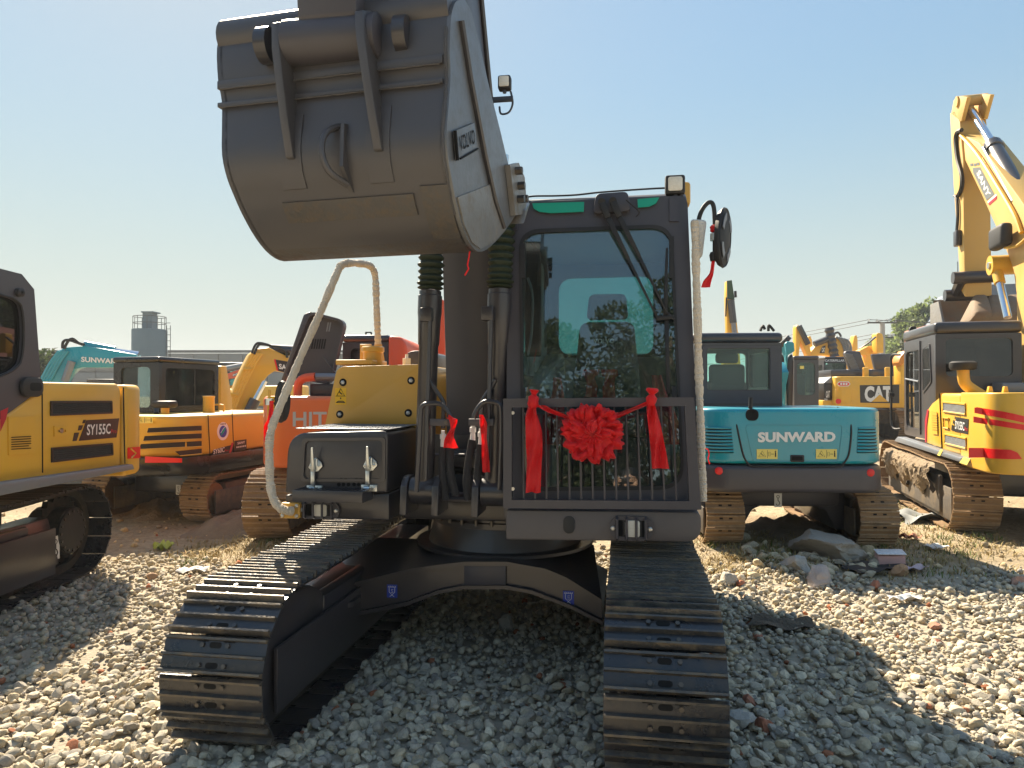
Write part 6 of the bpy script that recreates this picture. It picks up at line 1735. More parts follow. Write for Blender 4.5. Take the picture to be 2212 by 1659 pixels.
for (a, b_, c_, d_) in (((485, 1082), (812, 1055), (812, 1003), (492, 1032)), ((465, 1172), (812, 1140), (812, 1086), (472, 1120)), ((442, 1262), (812, 1222), (812, 1168), (452, 1208)), ((668, 1326), (812, 1302), (812, 1250), (640, 1284))):
    P = sidep(Sf, 0.0, [zs(*a), zs(*b_), zs(*c_), zs(*d_)], .002)
    P = [Vector((min(p.x, -.35 * max(0, .45 - p.y) ** 1.5 * 2 + .004), p.y, p.z)) for p in P]
    m = MB(DECAL); m.plate(P, .004); lo = m.build('louvre', sx)
    m = MB(SANY); m.tube([P[0] + Vector((.004, 0, -.006)), P[1] + Vector((.004, 0, -.006))], .007, 5); m.build('louvre_lip', lo)
y_, z_ = Sf.sd(*zs(1024, 1062), 0.0)
m = MB(WHITE); m.lathe([(.115, .001), (.115, .003)], (0, y_, z_), (1, 0, 0), 28); m.use(BLUED); m.lathe([(.075, .003), (.075, .0045)], (0, y_, z_ - .005), (1, 0, 0), 24)
m.use(GREEN); m.tube([(.006, y_ - .045, z_ - .05), (.006, y_ + .0, z_ + .005), (.006, y_ + .05, z_ + .045)], [.004, .018, .003], 5)
m.use(WHITE); m.tube([(.006, y_ - .05, z_ - .02), (.006, y_, z_ + .03), (.006, y_ + .04, z_ + .06)], .004, 4); m.use(DECAL); 
for i in range(4): m.box(.003, .0045, y_ - .05 + i * .028, y_ - .033 + i * .028, z_ + .083, z_ + .098)
m.build('round_sticker', sx)
m = MB(DECAL); m.plate(sidep(Sf, 0, [zs(895, 1332), zs(1132, 1290), zs(1135, 1205), zs(920, 1262)], .002), .003); m.use(WHITE); side_text(m, 'SY60C', Sf, 0, (zs(917, 1312), zs(1037, 1285), zs(919, 1258)), bold=.012, out=-.0065); m.use(CRIMSON); side_text(m, 'Pro', Sf, 0, (zs(1040, 1284), zs(1080, 1275), zs(1041, 1262)), bold=.01, out=-.0065)
m.plate(sidep(Sf, 0, [zs(1085, 1295), zs(1108, 1290), zs(1136, 1183), zs(1115, 1187)], .0055), .002); m.build('model_plate', sx)
m = MB(DECAL); m.plate(sidep(Sf, 0, [zs(1146, 1282), zs(1278, 1256), zs(1276, 1148), zs(1146, 1166)], .002), .003); m.use(WHITE); side_text(m, 'SANY', Sf, 0, (zs(1178, 1206), zs(1258, 1192), zs(1178, 1180)), bold=.015, out=-.0065)
for i in range(6): side_text(m, 'o', Sf, 0, (zs(1165 + i * 18, 1246 - i * 3), zs(1179 + i * 18, 1243 - i * 3), zs(1165 + i * 18, 1228 - i * 3)), bold=.05, out=-.0065)
m.build('maker_plate', sx)
P = rearp(Sf, -.02, [(318, 999), (394, 999), (394, 990), (318, 985)], .024); m = MB(RED); m.plate([p + Vector((0, .0 if i in (0, 3) else .02, 0)) for i, p in enumerate(P)], .012); m.build('reflector', sx)
m = MB(YDEC); a = Sf.p3(*zs(103, 975), .0); b_ = Sf.p3(*zs(285, 905), .0); warn_sticker(m, a[0], -.022, a[2], b_[0] - a[0], b_[2] - a[2], False); m.build('warning_sticker', sx)
m = MB(BLACK); 
m.tube([(-.62, -.035, zt + .01), (-.66, -.05, zt - .10), (-.78, -.05, zm)], .02, 6); m.build('hood_seal', sx)
yc0, yc1 = .92, 2.15; xc0, xc1 = -1.86, -1.13
zcab = Sf.p3(330, 770, .92)[2]
cab_box(sx, xc0, xc1, yc0, yc1, zt + .002, zcab, GLOSSB, GLASS, rear=(xc0 + .12, xc1 - .14, zt + .07, zcab - .14, .06), right=(yc0 + .12, yc1 - .09, zt + .09, zcab - .15, .07), roofh=.08)
m = MB(GLOSSB); m.box(xc1 + .003, xc1 + .012, yc0 + .68, yc0 + .70, zt + .1, zcab - .16); m.build('window_divider', sx)
m = MB(PAPER); m.box(xc1 - .075, xc1 - .07, yc0 + .42, yc0 + .62, zt + .12, zcab - .26); m.use(YDEC); m.box(xc1 - .068, xc1 - .064, yc0 + .42, yc0 + .62, zt + .28, zt + .34); m.build('paper_notice', sx)
m = MB(SANY); p = Sf.p3(*zs(872, 800), 1.25); m.lathe([(.075, -.0), (.075, .20), (.08, .205), (.08, .225)], (p[0], 1.25, zt), (0, 0, 1), 16); m.build('filler_neck', sx)
m = MB(SANY); p = Sf.p3(*zs(400, 830), .5); m.lathe([(.05, 0), (.05, .08)], (p[0], .5, zt), (0, 0, 1), 12); m.use(RUBBER); m.box(p[0] - .15, p[0] + .12, .42, .6, zt + .08, zt + .17, .03); m.build('exhaust', sx)
m = MB(RUBBER); a = Sf.p3(*zs(270, 830), .7); m.tube(spline([(a[0], .85, a[2] + .05), (a[0] + .06, .7, zt + .08), (a[0] + .14, .6, zt)], 4), .03, 8); m.build('air_hose', sx)
m = MB(CATY); p = Sf.p3(*zs(965, 810), 1.6); m.tube(spline([(p[0] - .09, 1.6, zt), (p[0] - .09, 1.6, zt + .09), (p[0] + .1, 1.6, zt + .09), (p[0] + .1, 1.6, zt)], 4), .012, 6); m.build('grab_handle', sx)
m = MB(SANY); m.prism([(2.3, .7), (2.9, .7), (2.9, 1.5), (2.75, 2.05), (2.6, 2.05), (2.6, 1.5)], -1.62, -1.42, 'x', .02); m.build('boom', sx)

# ---- orange excavator behind the tool box, its engine hood standing open
Hf = Fr(-2.82, 7.7, 2)
hx = Hf.empty('excavator', 'orange excavator with grey lettering and a black engine hood standing open', 'excavator', 'excavators in the yard')
hc = Hf.loc(ground(598, 1160)).x
for xc, ph in ((hc, .4), (hc + 2.0, .1)): crawler(hx, xc, .5, (.35, .38, .36, 3.1, .40, .36, .015), .17, MUDSHOE, MUDRIB, MUDSHOE, FRAMEMUD, False, ph)
m = MB(BLACK); m.box(hc + .3, hc + 1.7, .6, 2.9, .4, .85, .05); m.build('undercarriage', hx)
z0_, z1_ = Hf.px(600, 1012)[1], Hf.px(640, 856)[1]
m = MB(ORANGE); m.prism(rrect(0, 2.5, 0, 1.5, (.40, .40, .05, .05), 8), z0_, z1_, 'z', .09, 4); m.build('counterweight', hx)
m = MB(SILVER); rear_text(m, 'HITACHI', Hf, 0, (z2(540, 1475), z2(1275, 1475), z2(540, 1345)), bold=.02); m.build('lettering', hx)
m = MB(YDEC2); a = Hf.p3(*z2(303, 1425), .1); warn_sticker(m, a[0] + .06, .0, a[2], .16, .27, True); m.build('warning_sticker', hx)
m = MB(ORANGE); m.box(.02, 2.4, 1.51, 3.0, z0_, z1_ - .1, .04); m.build('body', hx)
# open hood: shallow tray standing on its edge
yh = .75
oq = rquad([Hf.px(*z2(480, 1040), yh), Hf.px(*z2(870, 1115), yh), Hf.px(*z2(1005, 560), yh), Hf.px(*z2(700, 480), yh)], [.03, .08, .10, .08], 5)
m = MB(CHAR)
def shr(pts, k_): 
    cx_ = sum(p[0] for p in pts) / len(pts); cz_ = sum(p[1] for p in pts) / len(pts); return [(cx_ + (p[0] - cx_) * k_, cz_ + (p[1] - cz_) * k_) for p in pts]
m.ring(oq, shr(oq, .93), yh - .06, yh + .06); m.prism(shr(oq, .94), yh + .03, yh + .055, 'y')
l_ = [Hf.px(*z2(x_, y_), yh) for x_, y_ in ((440, 1085), (480, 1110), (700, 480), (640, 505))]; m.prism([l_[0], l_[1], l_[2], l_[3]], yh - .04, yh + .3, 'y', .02)
ho_ = m.build('engine_hood', hx)
SLOT = mat('pale slot', (.55, .56, .55), .8)
for (xa, ya, n_, st, hh, mt) in ((820, 650, 2, 20, 80, SLOT), (690, 800, 6, 21, 85, RUBBER), (560, 1110, 6, 24, 75, SLOT)):
    m = MB(HOLE if mt is RUBBER else SKID)
    for i in range(n_):
        P = rearp(Hf, yh, [z2(xa + i * st, ya), z2(xa + i * st + 11, ya + 2), z2(xa + i * st + 26, ya - hh + 2), z2(xa + i * st + 15, ya - hh)], -.026); m.plate(P, -.006)
    m.build('hood_slot', ho_, kind='stuff')
m = MB(ORRED); a = Hf.p3(*z2(585, 1190), .5); m.tube(spline([(a[0], .5, z1_ - .05), (a[0], .5, z1_ + .12), (a[0] + .06, .5, z1_ + .2), (a[0] + .2, .5, z1_ + .22)], 4), .05, 10); m.use(SKID); m.tube([(a[0] + .2, .5, z1_ + .22), (a[0] + .55, .6, z1_ + .22), (a[0] + .9, .7, z1_ + .1)], .045, 10); m.use(BLACK); m.box(a[0] + .1, a[0] + 1.4, .6, .9, z1_ - .02, z1_ + .14, .02); m.cyl(Hf.p3(*z2(800, 870), .7), Hf.p3(*z2(920, 1030), .7), .01, 6); m.build('engine_pipe', hx)
x0_, x1_ = Hf.px(740, 790, 1.7)[0], Hf.px(880, 790, 1.7)[0]
zc_ = Hf.px(800, 723, 1.7)[1]
cab_box(hx, x0_, x1_ - .25, 1.7, 3.1, z1_ - .1, zc_, BLACK, DGLASS, roofh=.1)
m = MB(ORRED); m.prism([(x1_ - .25, z1_), (x1_ + .02, z1_), (x1_, zc_ - .14), (x1_ - .08, zc_ - .03), (x1_ - .25, zc_ - .01)], 1.66, 3.0, 'y', .05, 3); m.build('cab_door_panel', hx)
m = MB(RUBBER); p = Hf.px(*z2(1192, 680), 2.0); m.ring(rrect(p[0] - .045, p[0] + .045, p[1] - .04, p[1] + .04, .01, 2), rrect(p[0] - .03, p[0] + .03, p[1] - .025, p[1] + .025, .01, 2), 2.0, 2.03); m.build('roof_bracket', hx)
m = MB(ORRED); b0, b1 = Hf.px(884, 760, 3.3), Hf.px(965, 640, 3.3)
m.prism([(b0[0], z1_), (b0[0] + .55, z1_), (Hf.px(966, 560, 3.3)[0], Hf.px(966, 655, 3.3)[1]), (Hf.px(953, 590, 3.3)[0], Hf.px(953, 645, 3.3)[1])], 3.2, 3.6, 'y', .02); m.build('boom', hx)

# ---- teal excavator on the right, seen from behind
Tf = Fr(3.0, 7.3, 3)
tx_ = Tf.empty('excavator', 'teal excavator seen squarely from behind with white lettering and two round red reflectors', 'excavator', 'excavators in the yard')
pl, pr = Tf.loc(ground(1560, 1178)), Tf.loc(ground(1870, 1178))
for xc, ph in ((pl.x, .3), (pr.x + .05, .7)): crawler(tx_, xc, .40, (.42, .30, .29, 2.45, .32, .29, .01), .135, MUDSHOE, MUDRIB, MUDSHOE, FRAMEMUD, False, ph)
(xa, za), (xb_, zt_) = Tf.px(1512, 1064), Tf.px(1923, 882)
zmid = Tf.px(1700, 1005)[1]; zsk = Tf.px(1700, 1003)[1]
def tplan(e=0): return rrect(xa - e, xb_ + e, 0 - e, 1.5, (.32, .32, .05, .05), 8)
m = MB(TEAL); m.prism(tplan(), zsk, zt_ + .0, 'z', .24, 6); m.build('hood', tx_)
m = MB(CHAR); m.prism(tplan(.012), za, zmid - .004, 'z', .10, 4); m.build('counterweight', tx_)
m = MB(CHAR); m.box(pl.x + .2, pr.x - .2, .5, 1.9, .38, .62, .06); m.build('undercarriage', tx_)
m = MB(BLACK)
for s_, xx in ((1, pl.x + .18), (-1, pr.x - .13)):
    m.prism([(xx, .12), (xx + s_ * .10, .12), (xx + s_ * .22, .34), (xx + s_ * .5, .46), (xx + s_ * .5, .60), (xx, .60)], .55, 1.6, 'y', .03)
m.build('cross_member', tx_)
p = Tf.p3(*z3(672, 1550), .48); hook_sign(tx_, (p[0], .49, p[2]), (1, 0, 0), (0, 0, 1), .15)
m = MB(RUBBER)
for pts in ([z3(425, 945), z3(440, 1050), z3(480, 1230), z3(520, 1290), z3(560, 1297)], [z3(1115, 940), z3(1140, 1000), z3(1145, 1100), z3(1128, 1230), z3(1085, 1297)]):
    P = spline(rearp(Tf, 0, pts, .004), 5); m.tube([Vector((p.x, p.y + (.24 - math.sqrt(max(0, .24 ** 2 - max(0, p.z - zt_ + .24) ** 2)) if p.z > zt_ - .24 else 0), p.z)) for p in P], .010, 6)
P = rearp(Tf, 0, [z3(560, 1297), z3(820, 1303), z3(1085, 1297)], .004); m.tube(P, .010, 6); m.build('hood_seal', tx_)
m = MB(TEAL)
O_ = rquad([Tf.px(*z3(540, 1270)), Tf.px(*z3(1070, 1270)), Tf.px(*z3(1100, 1040)), Tf.px(*z3(490, 1040))], .05, 4); m.ring(O_, shr(O_, .975), -.006, .004); m.build('hood_panel', tx_)
m = MB(WHITE); rear_text(m, 'SUNWARD', Tf, 0, (z3(568, 1150), z3(1047, 1147), z3(568, 1087)), bold=.048, out=.007); m.build('lettering', tx_)
for x_ in (562, 927):
    a, b_ = Tf.p3(*z3(x_, 1252)), Tf.p3(*z3(x_ + 128, 1192)); m = MB(YDEC); warn_sticker(m, a[0], -.004, a[2], b_[0] - a[0], b_[2] - a[2], False); m.build('warning_sticker', tx_)
a, b_ = Tf.p3(*z3(770, 1272)), Tf.p3(*z3(855, 1228)); m = MB(RUBBER); m.prism(rrect(a[0], b_[0], a[2], b_[2], .012, 3), -.008, .01, 'y', .003); m.use(HOLE); m.prism(rrect(a[0] + .012, b_[0] - .02, a[2] + .02, b_[2] - .015, .005, 3), -.0095, -.007); m.build('hood_latch', tx_)
for x_, y_ in ((331, 1327), (1268, 1338)):
    p = Tf.p3(*z3(x_, y_), -.01); m = MB(RED); m.lathe([(.040, -.002), (.040, .012), (.034, .016)], (p[0], -.014 + .32 - math.sqrt(max(0, .32 ** 2 - max(0, xa + .32 - p[0], p[0] - xb_ + .32) ** 2)), p[2]), (0, -1, 0), 20); m.build('reflector', tx_)
p = Tf.p3(*z3(520, 975), .08); m = MB(HOLE); m.prism(rrect(p[0] - .065, p[0] + .065, zt_ - .13, zt_ - .01, .05, 4), -.005, .08, 'y'); m.use(RUBBER); m.tube([(p[0] - .01, .04, zt_ - .10), (p[0], .04, zt_ + .11)], .022, 10); m.build('exhaust', tx_)
for x0_, x1_ in ((245, 405), (1188, 1308)):
    for i in range(8):
        P = rearp(Tf, 0, [z3(x0_ + (i if x0_ < 600 else -i), 1062 + i * 20.5), z3(x1_ + i * 2, 1062 + i * 20.5)], .0)
        m = MB(TEAL, HOLE); pp = [Vector((q.x, (max(0, xa + .30 - q.x) ** 2 + max(0, q.x - xb_ + .30) ** 2) * 1.7 - .004, q.z)) for q in [P[0].lerp(P[1], t / 5) for t in range(6)]]
        m.tube(pp, .0105, 6); m.use(HOLE); m.tube([q + Vector((0, .002, -.013)) for q in pp], .006, 4); m.build('louvre', tx_)
# cab
(cx0, cz0), (cx1, cz1) = Tf.px(1500, 900, 1.0), Tf.px(1689, 718, 1.0)
w0, w1 = Tf.px(*z3(258, 825), 1.0), Tf.px(*z3(638, 572), 1.0)
cab_box(tx_, cx0, cx1, 1.0, 2.3, zt_ - .15, cz1, BLACK, GLASS, rear=(w0[0], w1[0], w0[1], w1[1], .02), roofh=.12)
m = MB(CHAR); o_ = rrect(cx0 + .1, cx1 - .02, w0[1] - .16, cz1 - .16, .02, 4); m.ring(o_, rrect(w0[0] - .01, w1[0] + .01, w0[1] - .01, w1[1] + .01, .02, 4), .985, .998); m.build('rear_window_frame', tx_)
m = MB(TEAL); m.prism([(2.0, .8), (2.6, .8), (2.75, 1.5), (2.3, 2.05), (2.1, 1.9), (2.35, 1.5)], cx1 + .25, cx1 + .45, 'x', .02); m.build('boom', tx_)
th = MB(CLOTH); P = [Tf.p3(*z3(x_, y_), -.015) for x_, y_ in ((248, 1190), (262, 1195), (268, 1225), (262, 1250), (272, 1285))]; th.tube(spline(P, 4), .006, 5); o = th.build('red_thread'); o.location = Tf.O; o.rotation_euler = (0, 0, -R(Tf.yaw)); tag(o, 'red thread hanging on the teal louvres beside the wrapped grab rail', 'thread')

# ---- yellow excavator at the right border, rear and left flank towards us, arm raised behind its cab
Qf = Fr(5.0, 7.4, 16)
qx = Qf.empty('excavator', 'yellow excavator cut by the right border, with red stripes and mud caked tracks', 'excavator', 'excavators in the yard')
gp = Qf.loc(ground(2050, 1150))
for xc, ph in ((gp.x + .25, .3), (gp.x + 2.2, .6)): crawler(qx, xc, .5, (gp.y + .22, .40, .38, gp.y + 3.25, .44, .40, .015), .17, MUDSHOE, MUDRIB, MUDSHOE, FRAMEMUD, False, ph)
m = MB(FRAMEMUD); xg = gp.x - .0; m.prism([(gp.y + .45, .16), (gp.y + .45, .62), (gp.y + 3.1, .62), (gp.y + 3.1, .16)], xg + .02, xg + .06, 'x', .01); m.build('track_guard', qx)
vs = []; fs = []; nj = 90; r_ = random.Random(4)
for j in range(nj):
    y = gp.y + .55 + 2.5 * j / (nj - 1); zl = .40 + .08 * math.sin(j * .23) + .05 * math.sin(j * .61) + r_.uniform(-.03, .03)
    for i, (dx, z) in enumerate(((.0, zl), (-.04, zl + .05), (-.07, zl + .11), (-.08, .56), (-.08, .61), (-.07, .66), (-.05, .70), (-.01, .74), (.06, .77), (.14, .78))): vs.append((xg + dx + r_.uniform(-.028, .028), y + r_.uniform(-.012, .012), z + r_.uniform(-.012, .012)))
for j in range(nj - 1):
    for i in range(9): a = j * 10 + i; fs.append((a, a + 1, a + 11, a + 10))
m = MB(MUD); m.add(vs, fs); m.build('caked_mud', qx, smooth=50, kind='stuff')
m = MB(BLACK); m.box(gp.x + .55, gp.x + 1.9, 1.2, 3.6, .4, .85, .05); m.build('undercarriage', qx)
zq0 = Qf.px(2160, 1026)[1]; zq1 = Qf.px(2160, 848, .3)[1]
ysd = Qf.sd(*zq(405, 900))[0]
m = MB(SANY); m.prism(rrect(0, 2.55, 0, 1.0, (.24, .24, .02, .02), 8), zq0, zq1, 'z', .10, 4); m.build('counterweight', qx)
zsk = Qf.sd(*zq(690, 1400))[1]
m = MB(SANY); m.box(.004, 2.5, 1.004, ysd - .01, zsk, zq1 - .012, .04, 3); m.build('engine_housing', qx)
yp = Qf.sd(*zq(300, 940))[0]
pan = [Qf.sd(*zq(425, 1305)), Qf.sd(*zq(402, 790)), Qf.sd(*zq(388, 845)), Qf.sd(*zq(330, 890)), Qf.sd(*zq(295, 940)), Qf.sd(*zq(275, 1020)), Qf.sd(*zq(266, 1150)), Qf.sd(*zq(272, 1255))]
m = MB(SANY); m.prism(pan, .006, .5, 'x', .012); m.build('side_housing', qx)
m = MB(CRIMSON); m.plate(sidep(Qf, 0, [zq(272, 1252), zq(283, 1250), zq(285, 1100), zq(303, 955), zq(292, 945), zq(270, 1050)], -.0), .004); m.build('red_stripe', qx)
par_col = SANY
MESHG = MESH
def grille_l(par, fr, pts):
    P = sidep(fr, 0, pts); m = MB(MESH); m.plate([p + Vector((-.003, 0, 0)) for p in P], .003); o = m.build('vent_grille', par)
    f = MB(SANY); f.tube([p + Vector((-.005, 0, 0)) for p in P], .014, 5, closed=True); f.build('grille_frame', o)
    s = MB(GREYDEC)
    for i in range(1, 9): t = i / 9; s.tube([P[0].lerp(P[3], t) + Vector((-.006, 0, 0)), P[1].lerp(P[2], t) + Vector((-.006, 0, 0))], .004, 4)
    s.build('grille_slat', o, kind='stuff')
grille_l(qx, Qf, [zq(443, 965), zq(650, 995), zq(648, 898), zq(443, 878)])
grille_l(qx, Qf, [zq(460, 1262), zq(655, 1310), zq(655, 1215), zq(460, 1175)])
m = MB(DECAL); m.plate(sidep(Qf, 0, [zq(536, 1146), zq(670, 1176), zq(676, 1036), zq(560, 1016)], -.003), .002)
for q in ((zq(515, 1140), zq(531, 1143), zq(536, 1092), zq(519, 1088)), (zq(529, 1078), zq(540, 1080), zq(545, 1048), zq(533, 1045)), (zq(545, 1034), zq(553, 1036), zq(556, 1012), zq(548, 1010))): m.plate(sidep(Qf, 0, q, -.003), .002)
m.use(WHITE); side_text(m, 'SY155C', Qf, 0, (zq(552, 1126), zq(638, 1145), zq(554, 1050)), bold=.012, out=.007); m.use(CRIMSON); side_text(m, 'Pro', Qf, 0, (zq(642, 1145), zq(668, 1150), zq(642, 1106)), bold=.02, out=.007); m.build('model_plate', qx)
m = MB(SANY); P = sidep(Qf, 0, [zq(445, 1115), zq(495, 1125), zq(493, 1030), zq(445, 1022)], -.008); m.tube(P, .012, 5, closed=True); m.build('lock_recess', qx)
m = MB(SANY); P = sidep(Qf, 0, [zq(340, 1170), zq(390, 1180), zq(383, 970), zq(332, 960)], -.004); m.plate(P, .006); so_ = m.build('service_door', qx)
m = MB(HOLE)
for i in range(7): m.plate(sidep(Qf, -.006, [zq(338, 1000 + i * 22 + 7), zq(386, 1004 + i * 22 + 7), zq(386, 1004 + i * 22), zq(338, 1000 + i * 22)], -.002), .002)
m.build('door_slot', so_, kind='stuff')
m = MB(HOLE); a, b_ = sidep(Qf, 0, [zq(406, 800), zq(428, 1308)], -.003); m.tube([a, b_], .008, 4); m.build('panel_seam', qx)
# red stripes and reflector on the back, following its rounded corner
def wrap_band(name, up, lo, mt, out, n=22):
    def at(pl, t):
        for p, q in zip(pl, pl[1:]):
            if t <= q[0] or q is pl[-1]: f_ = (t - p[0]) / max(1e-6, q[0] - p[0]); return p[1] + (q[1] - p[1]) * f_
    x0_ = max(up[0][0], lo[0][0]); x1_ = min(up[-1][0], lo[-1][0]); vs = []; fs = []
    for o_ in (out, out * .3):
        for i in range(n):
            t = x0_ + (x1_ - x0_) * i / (n - 1)
            for pl in (up, lo):
                X_, Z_ = Qf.px(*zq(t, at(pl, t)), 0)
                c_ = max(0, .24 - X_); vs.append((X_, .24 - math.sqrt(max(0, .24 ** 2 - c_ ** 2)) - o_, Z_))
    for i in range(n - 1): fs += [(2 * i, 2 * i + 1, 2 * i + 3, 2 * i + 2), (2 * n + 2 * i, 2 * n + 2 * i + 2, 2 * n + 2 * i + 3, 2 * n + 2 * i + 1), (2 * i, 2 * i + 2, 2 * n + 2 * i + 2, 2 * n + 2 * i), (2 * i + 1, 2 * n + 2 * i + 1, 2 * n + 2 * i + 3, 2 * i + 3)]
    m = MB(mt); m.add(vs, fs); m.build(name, qx)
wrap_band('red_stripe', [(800, 935), (830, 930), (1085, 985), (1330, 1045)], [(800, 985), (1085, 1048), (1330, 1105)], RED, .006)
wrap_band('red_stripe', [(790, 1018), (1070, 1068), (1330, 1112)], [(790, 1075), (1330, 1162)], RED, .006)
wrap_band('reflector', [(745, 1318), (1060, 1320), (1120, 1345), (1160, 1400)], [(745, 1412), (1160, 1405)], RED, .012)
ss = [Qf.sd(*zq(45, 1240)), Qf.sd(*zq(690, 1440)), Qf.sd(*zq(690, 1398)), Qf.sd(*zq(80, 1200))]
m = MB(SKID); m.prism(ss, -.10, .03, 'x', .012); m.build('skid_rail', qx)
m = MB(YDEC); m.plate(sidep(Qf, -.10, [zq(590, 1440), zq(660, 1462), zq(692, 1405), zq(630, 1385)], -.002), .003); m.plate(sidep(Qf, -.10, [zq(385, 1370), zq(410, 1378), zq(440, 1320), zq(415, 1316)], -.002), .003); m.build('warning_sticker', qx)
# cab
yc = Qf.sd(*zq(350, 600))[0]; yf_ = Qf.sd(*zq(62, 600))[0]
zr = Qf.sd(*zq(325, 145), .0)[1]
cw = 1.28
zlow = Qf.sd(*zq(80, 1180))[1]
wr0, wr1 = Qf.px(*zq(445, 640), yc), Qf.px(*zq(1105, 280), yc)
x1c = Qf.px(*zq(1165, 300), yc)[0]
cab_box(qx, .02, x1c, yc, yf_, zlow, zr, BLACK, DGLASS, rear=(max(.14, wr0[0]), min(wr1[0], x1c - .1), wr0[1], wr1[1], .06), left=(yc + .75, yf_ - .1, zlow + .12, zr - .32, .10), roofh=.16)
m = MB(BLACK); m.plate([(.015, yc + .70, zlow + .05), (.015, yc + .74, zlow + .05), (.015, yc + .74, zr - .2), (.015, yc + .70, zr - .2)], -.01)
yw = yc + .16
m.ring(rquad([(yw, zlow + .78), (yw + .42, zlow + .62), (yw + .42, zr - .30), (yw + .08, zr - .26)], .05, 3), shr(rquad([(yw, zlow + .78), (yw + .42, zlow + .62), (yw + .42, zr - .30), (yw + .08, zr - .26)], .05, 3), .90), .008, .018, 'x'); m.build('cab_door_frame', qx)
m = MB(DGLASS); m.prism(shr(rquad([(yw, zlow + .78), (yw + .42, zlow + .62), (yw + .42, zr - .30), (yw + .08, zr - .26)], .05, 3), .90), .012, .016, 'x'); m.build('quarter_window', qx, smooth=0)
m = MB(SKID); m.tube([(.012, yc + .78, zlow + .80), (.012, yf_ - .12, zlow + .85)], .014, 6); m.build('door_rail', qx)
m = MB(RUBBER); m.tube(spline([(-.02, yf_ + .05, zr - .35), (-.10, yf_ + .22, zr - .35), (-.10, yf_ + .27, zr - .5), (-.10, yf_ + .27, zlow + .6), (-.10, yf_ + .25, zlow + .12), (-.02, yf_ + .06, zlow + .08)], 5), .018, 7); m.box(-.14, -.06, yf_ + .22, yf_ + .32, zr - 1.0, zr - .93, .01); m.build('grab_rail', qx)
m = MB(RUBBER); p = Qf.p3(*zq(100, 197), yf_); m.lathe([(.05, 0), (.055, .01), (.05, .06)], (p[0] + .05, yf_ - .1, zr + .02), (0, -1, 0), 14); m.build('roof_lamp', qx)
m = MB(RUBBER); p = Qf.p3(*zq(620, 590), 1.6); m.lathe([(.13, 0), (.15, .03), (.15, .09), (.12, .11)], (p[0], 1.6, zq1 + .28), (0, 0, 1), 20); m.use(SANY); m.tube(spline([(p[0], 1.6, zq1 + .28), (p[0] + .02, 1.6, zq1 + .12), (p[0] + .12, 1.6, zq1 + .02), (p[0] + .24, 1.6, zq1 - .06)], 5), .07, 12); m.build('air_intake', qx)
m = MB(SKID); p = Qf.p3(*zq(930, 700), 1.9); m.box(p[0], p[0] + .55, 1.7, 2.3, zq1, zq1 + .12, .01); m.use(BOLT); m.cyl((p[0] + .4, 1.7, zq1 + .15), (p[0] + .56, 1.7, zq1 + .15), .02, 6); m.build('filter_box', qx)
for x_ in (878, 1020): m = MB(SANY); p = Qf.p3(*zq(x_, 730), .7); m.hexa([(p[0] - .03, .7, zq1 - .01), (p[0] + .03, .7, zq1 - .01), (p[0] + .03, .76, zq1 - .01), (p[0] - .03, .76, zq1 - .01)], [(p[0] - .015, .7, zq1 + .07), (p[0] + .015, .7, zq1 + .07), (p[0] + .015, .76, zq1 + .07), (p[0] - .015, .76, zq1 + .07)], .006); m.build('lifting_lug', qx)
# boom and arm
XA = 1.20
bw = .34
lowp = [z7(612, 540), z7(720, 765), z7(830, 1010), z7(890, 1150), z7(925, 1250), z7(945, 1400), z7(950, 1560)]
upp = [z7(1230, 1560), z7(1190, 1200), z7(1080, 960), z7(960, 780), z7(830, 600), z7(700, 425), z7(600, 372), z7(572, 380), z7(558, 420)]
lo = [Qf.sd(u, v, XA) for u, v in lowp]; hi = [Qf.sd(u, v, XA) for u, v in upp]
lo[-1] = (lo[-2][0] - .05, 1.3); hi[0] = (lo[-1][0] - .75, 1.3)
m = MB(TAN); m.prism(lo + hi, XA, XA + bw, 'x', .015); m.build('boom', qx)
arm_p = [z7(537, 235), z7(565, 215), z7(600, 290), z7(622, 540), z7(624, 800), z7(634, 1425), z7(605, 1380), z7(600, 1280), z7(560, 700), z7(545, 430)]
m = MB(TAN); P = [Qf.sd(u, v, XA + .02) for u, v in arm_p]
wid = Qf.sd(*z7(727, 1420), XA + .02)
m.prism(P, XA + .0 - .03, XA + bw + .02, 'x', .012); m.build('arm', qx)
hd = [Qf.sd(*z7(x_, y_), XA) for x_, y_ in ((535, 240), (552, 150), (590, 125), (640, 130), (600, 290))]
m = MB(TAN)
for xx in (XA - .03, XA + bw - .04): m.prism(hd, xx, xx + .06, 'x', .008)
pc = Qf.sd(*z7(580, 160), XA); m.cyl((XA - .06, pc[0], pc[1]), (XA + bw + .06, pc[0], pc[1]), .09, 14); m.build('arm_head', qx)
xm = XA + bw / 2 - .02
a, b_, c_ = [Vector((xm,) + tuple(Qf.sd(*z7(x_, y_), xm))) for x_, y_ in ((620, 165), (790, 435), (1000, 800))]
m = MB(CHROME); m.cyl(a, b_, .062, 14); m.build('cylinder_rod', qx)
m = MB(BLACK); d_ = (c_ - b_); m.lathe([(.09, 0), (.125, .02), (.125, .16), (.105, .17), (.105, d_.length)], b_, d_, 18); m.build('arm_cylinder', qx)
m = MB(BLACK); off_ = Vector((-.14, 0, 0)); m.tube([b_ + off_ + d_ * .05, c_ + off_], .022, 6); m.build('cylinder_pipe', qx)
m = MB(SANY); Pq = [Vector((XA - .03,) + tuple(Qf.sd(*z7(x_, y_), XA))) for x_, y_ in ((600, 380), (650, 430), (730, 530), (850, 720), (950, 890), (995, 1010))]; m.tube(spline(Pq, 4), .03, 7); m.build('boom_pipe', qx)
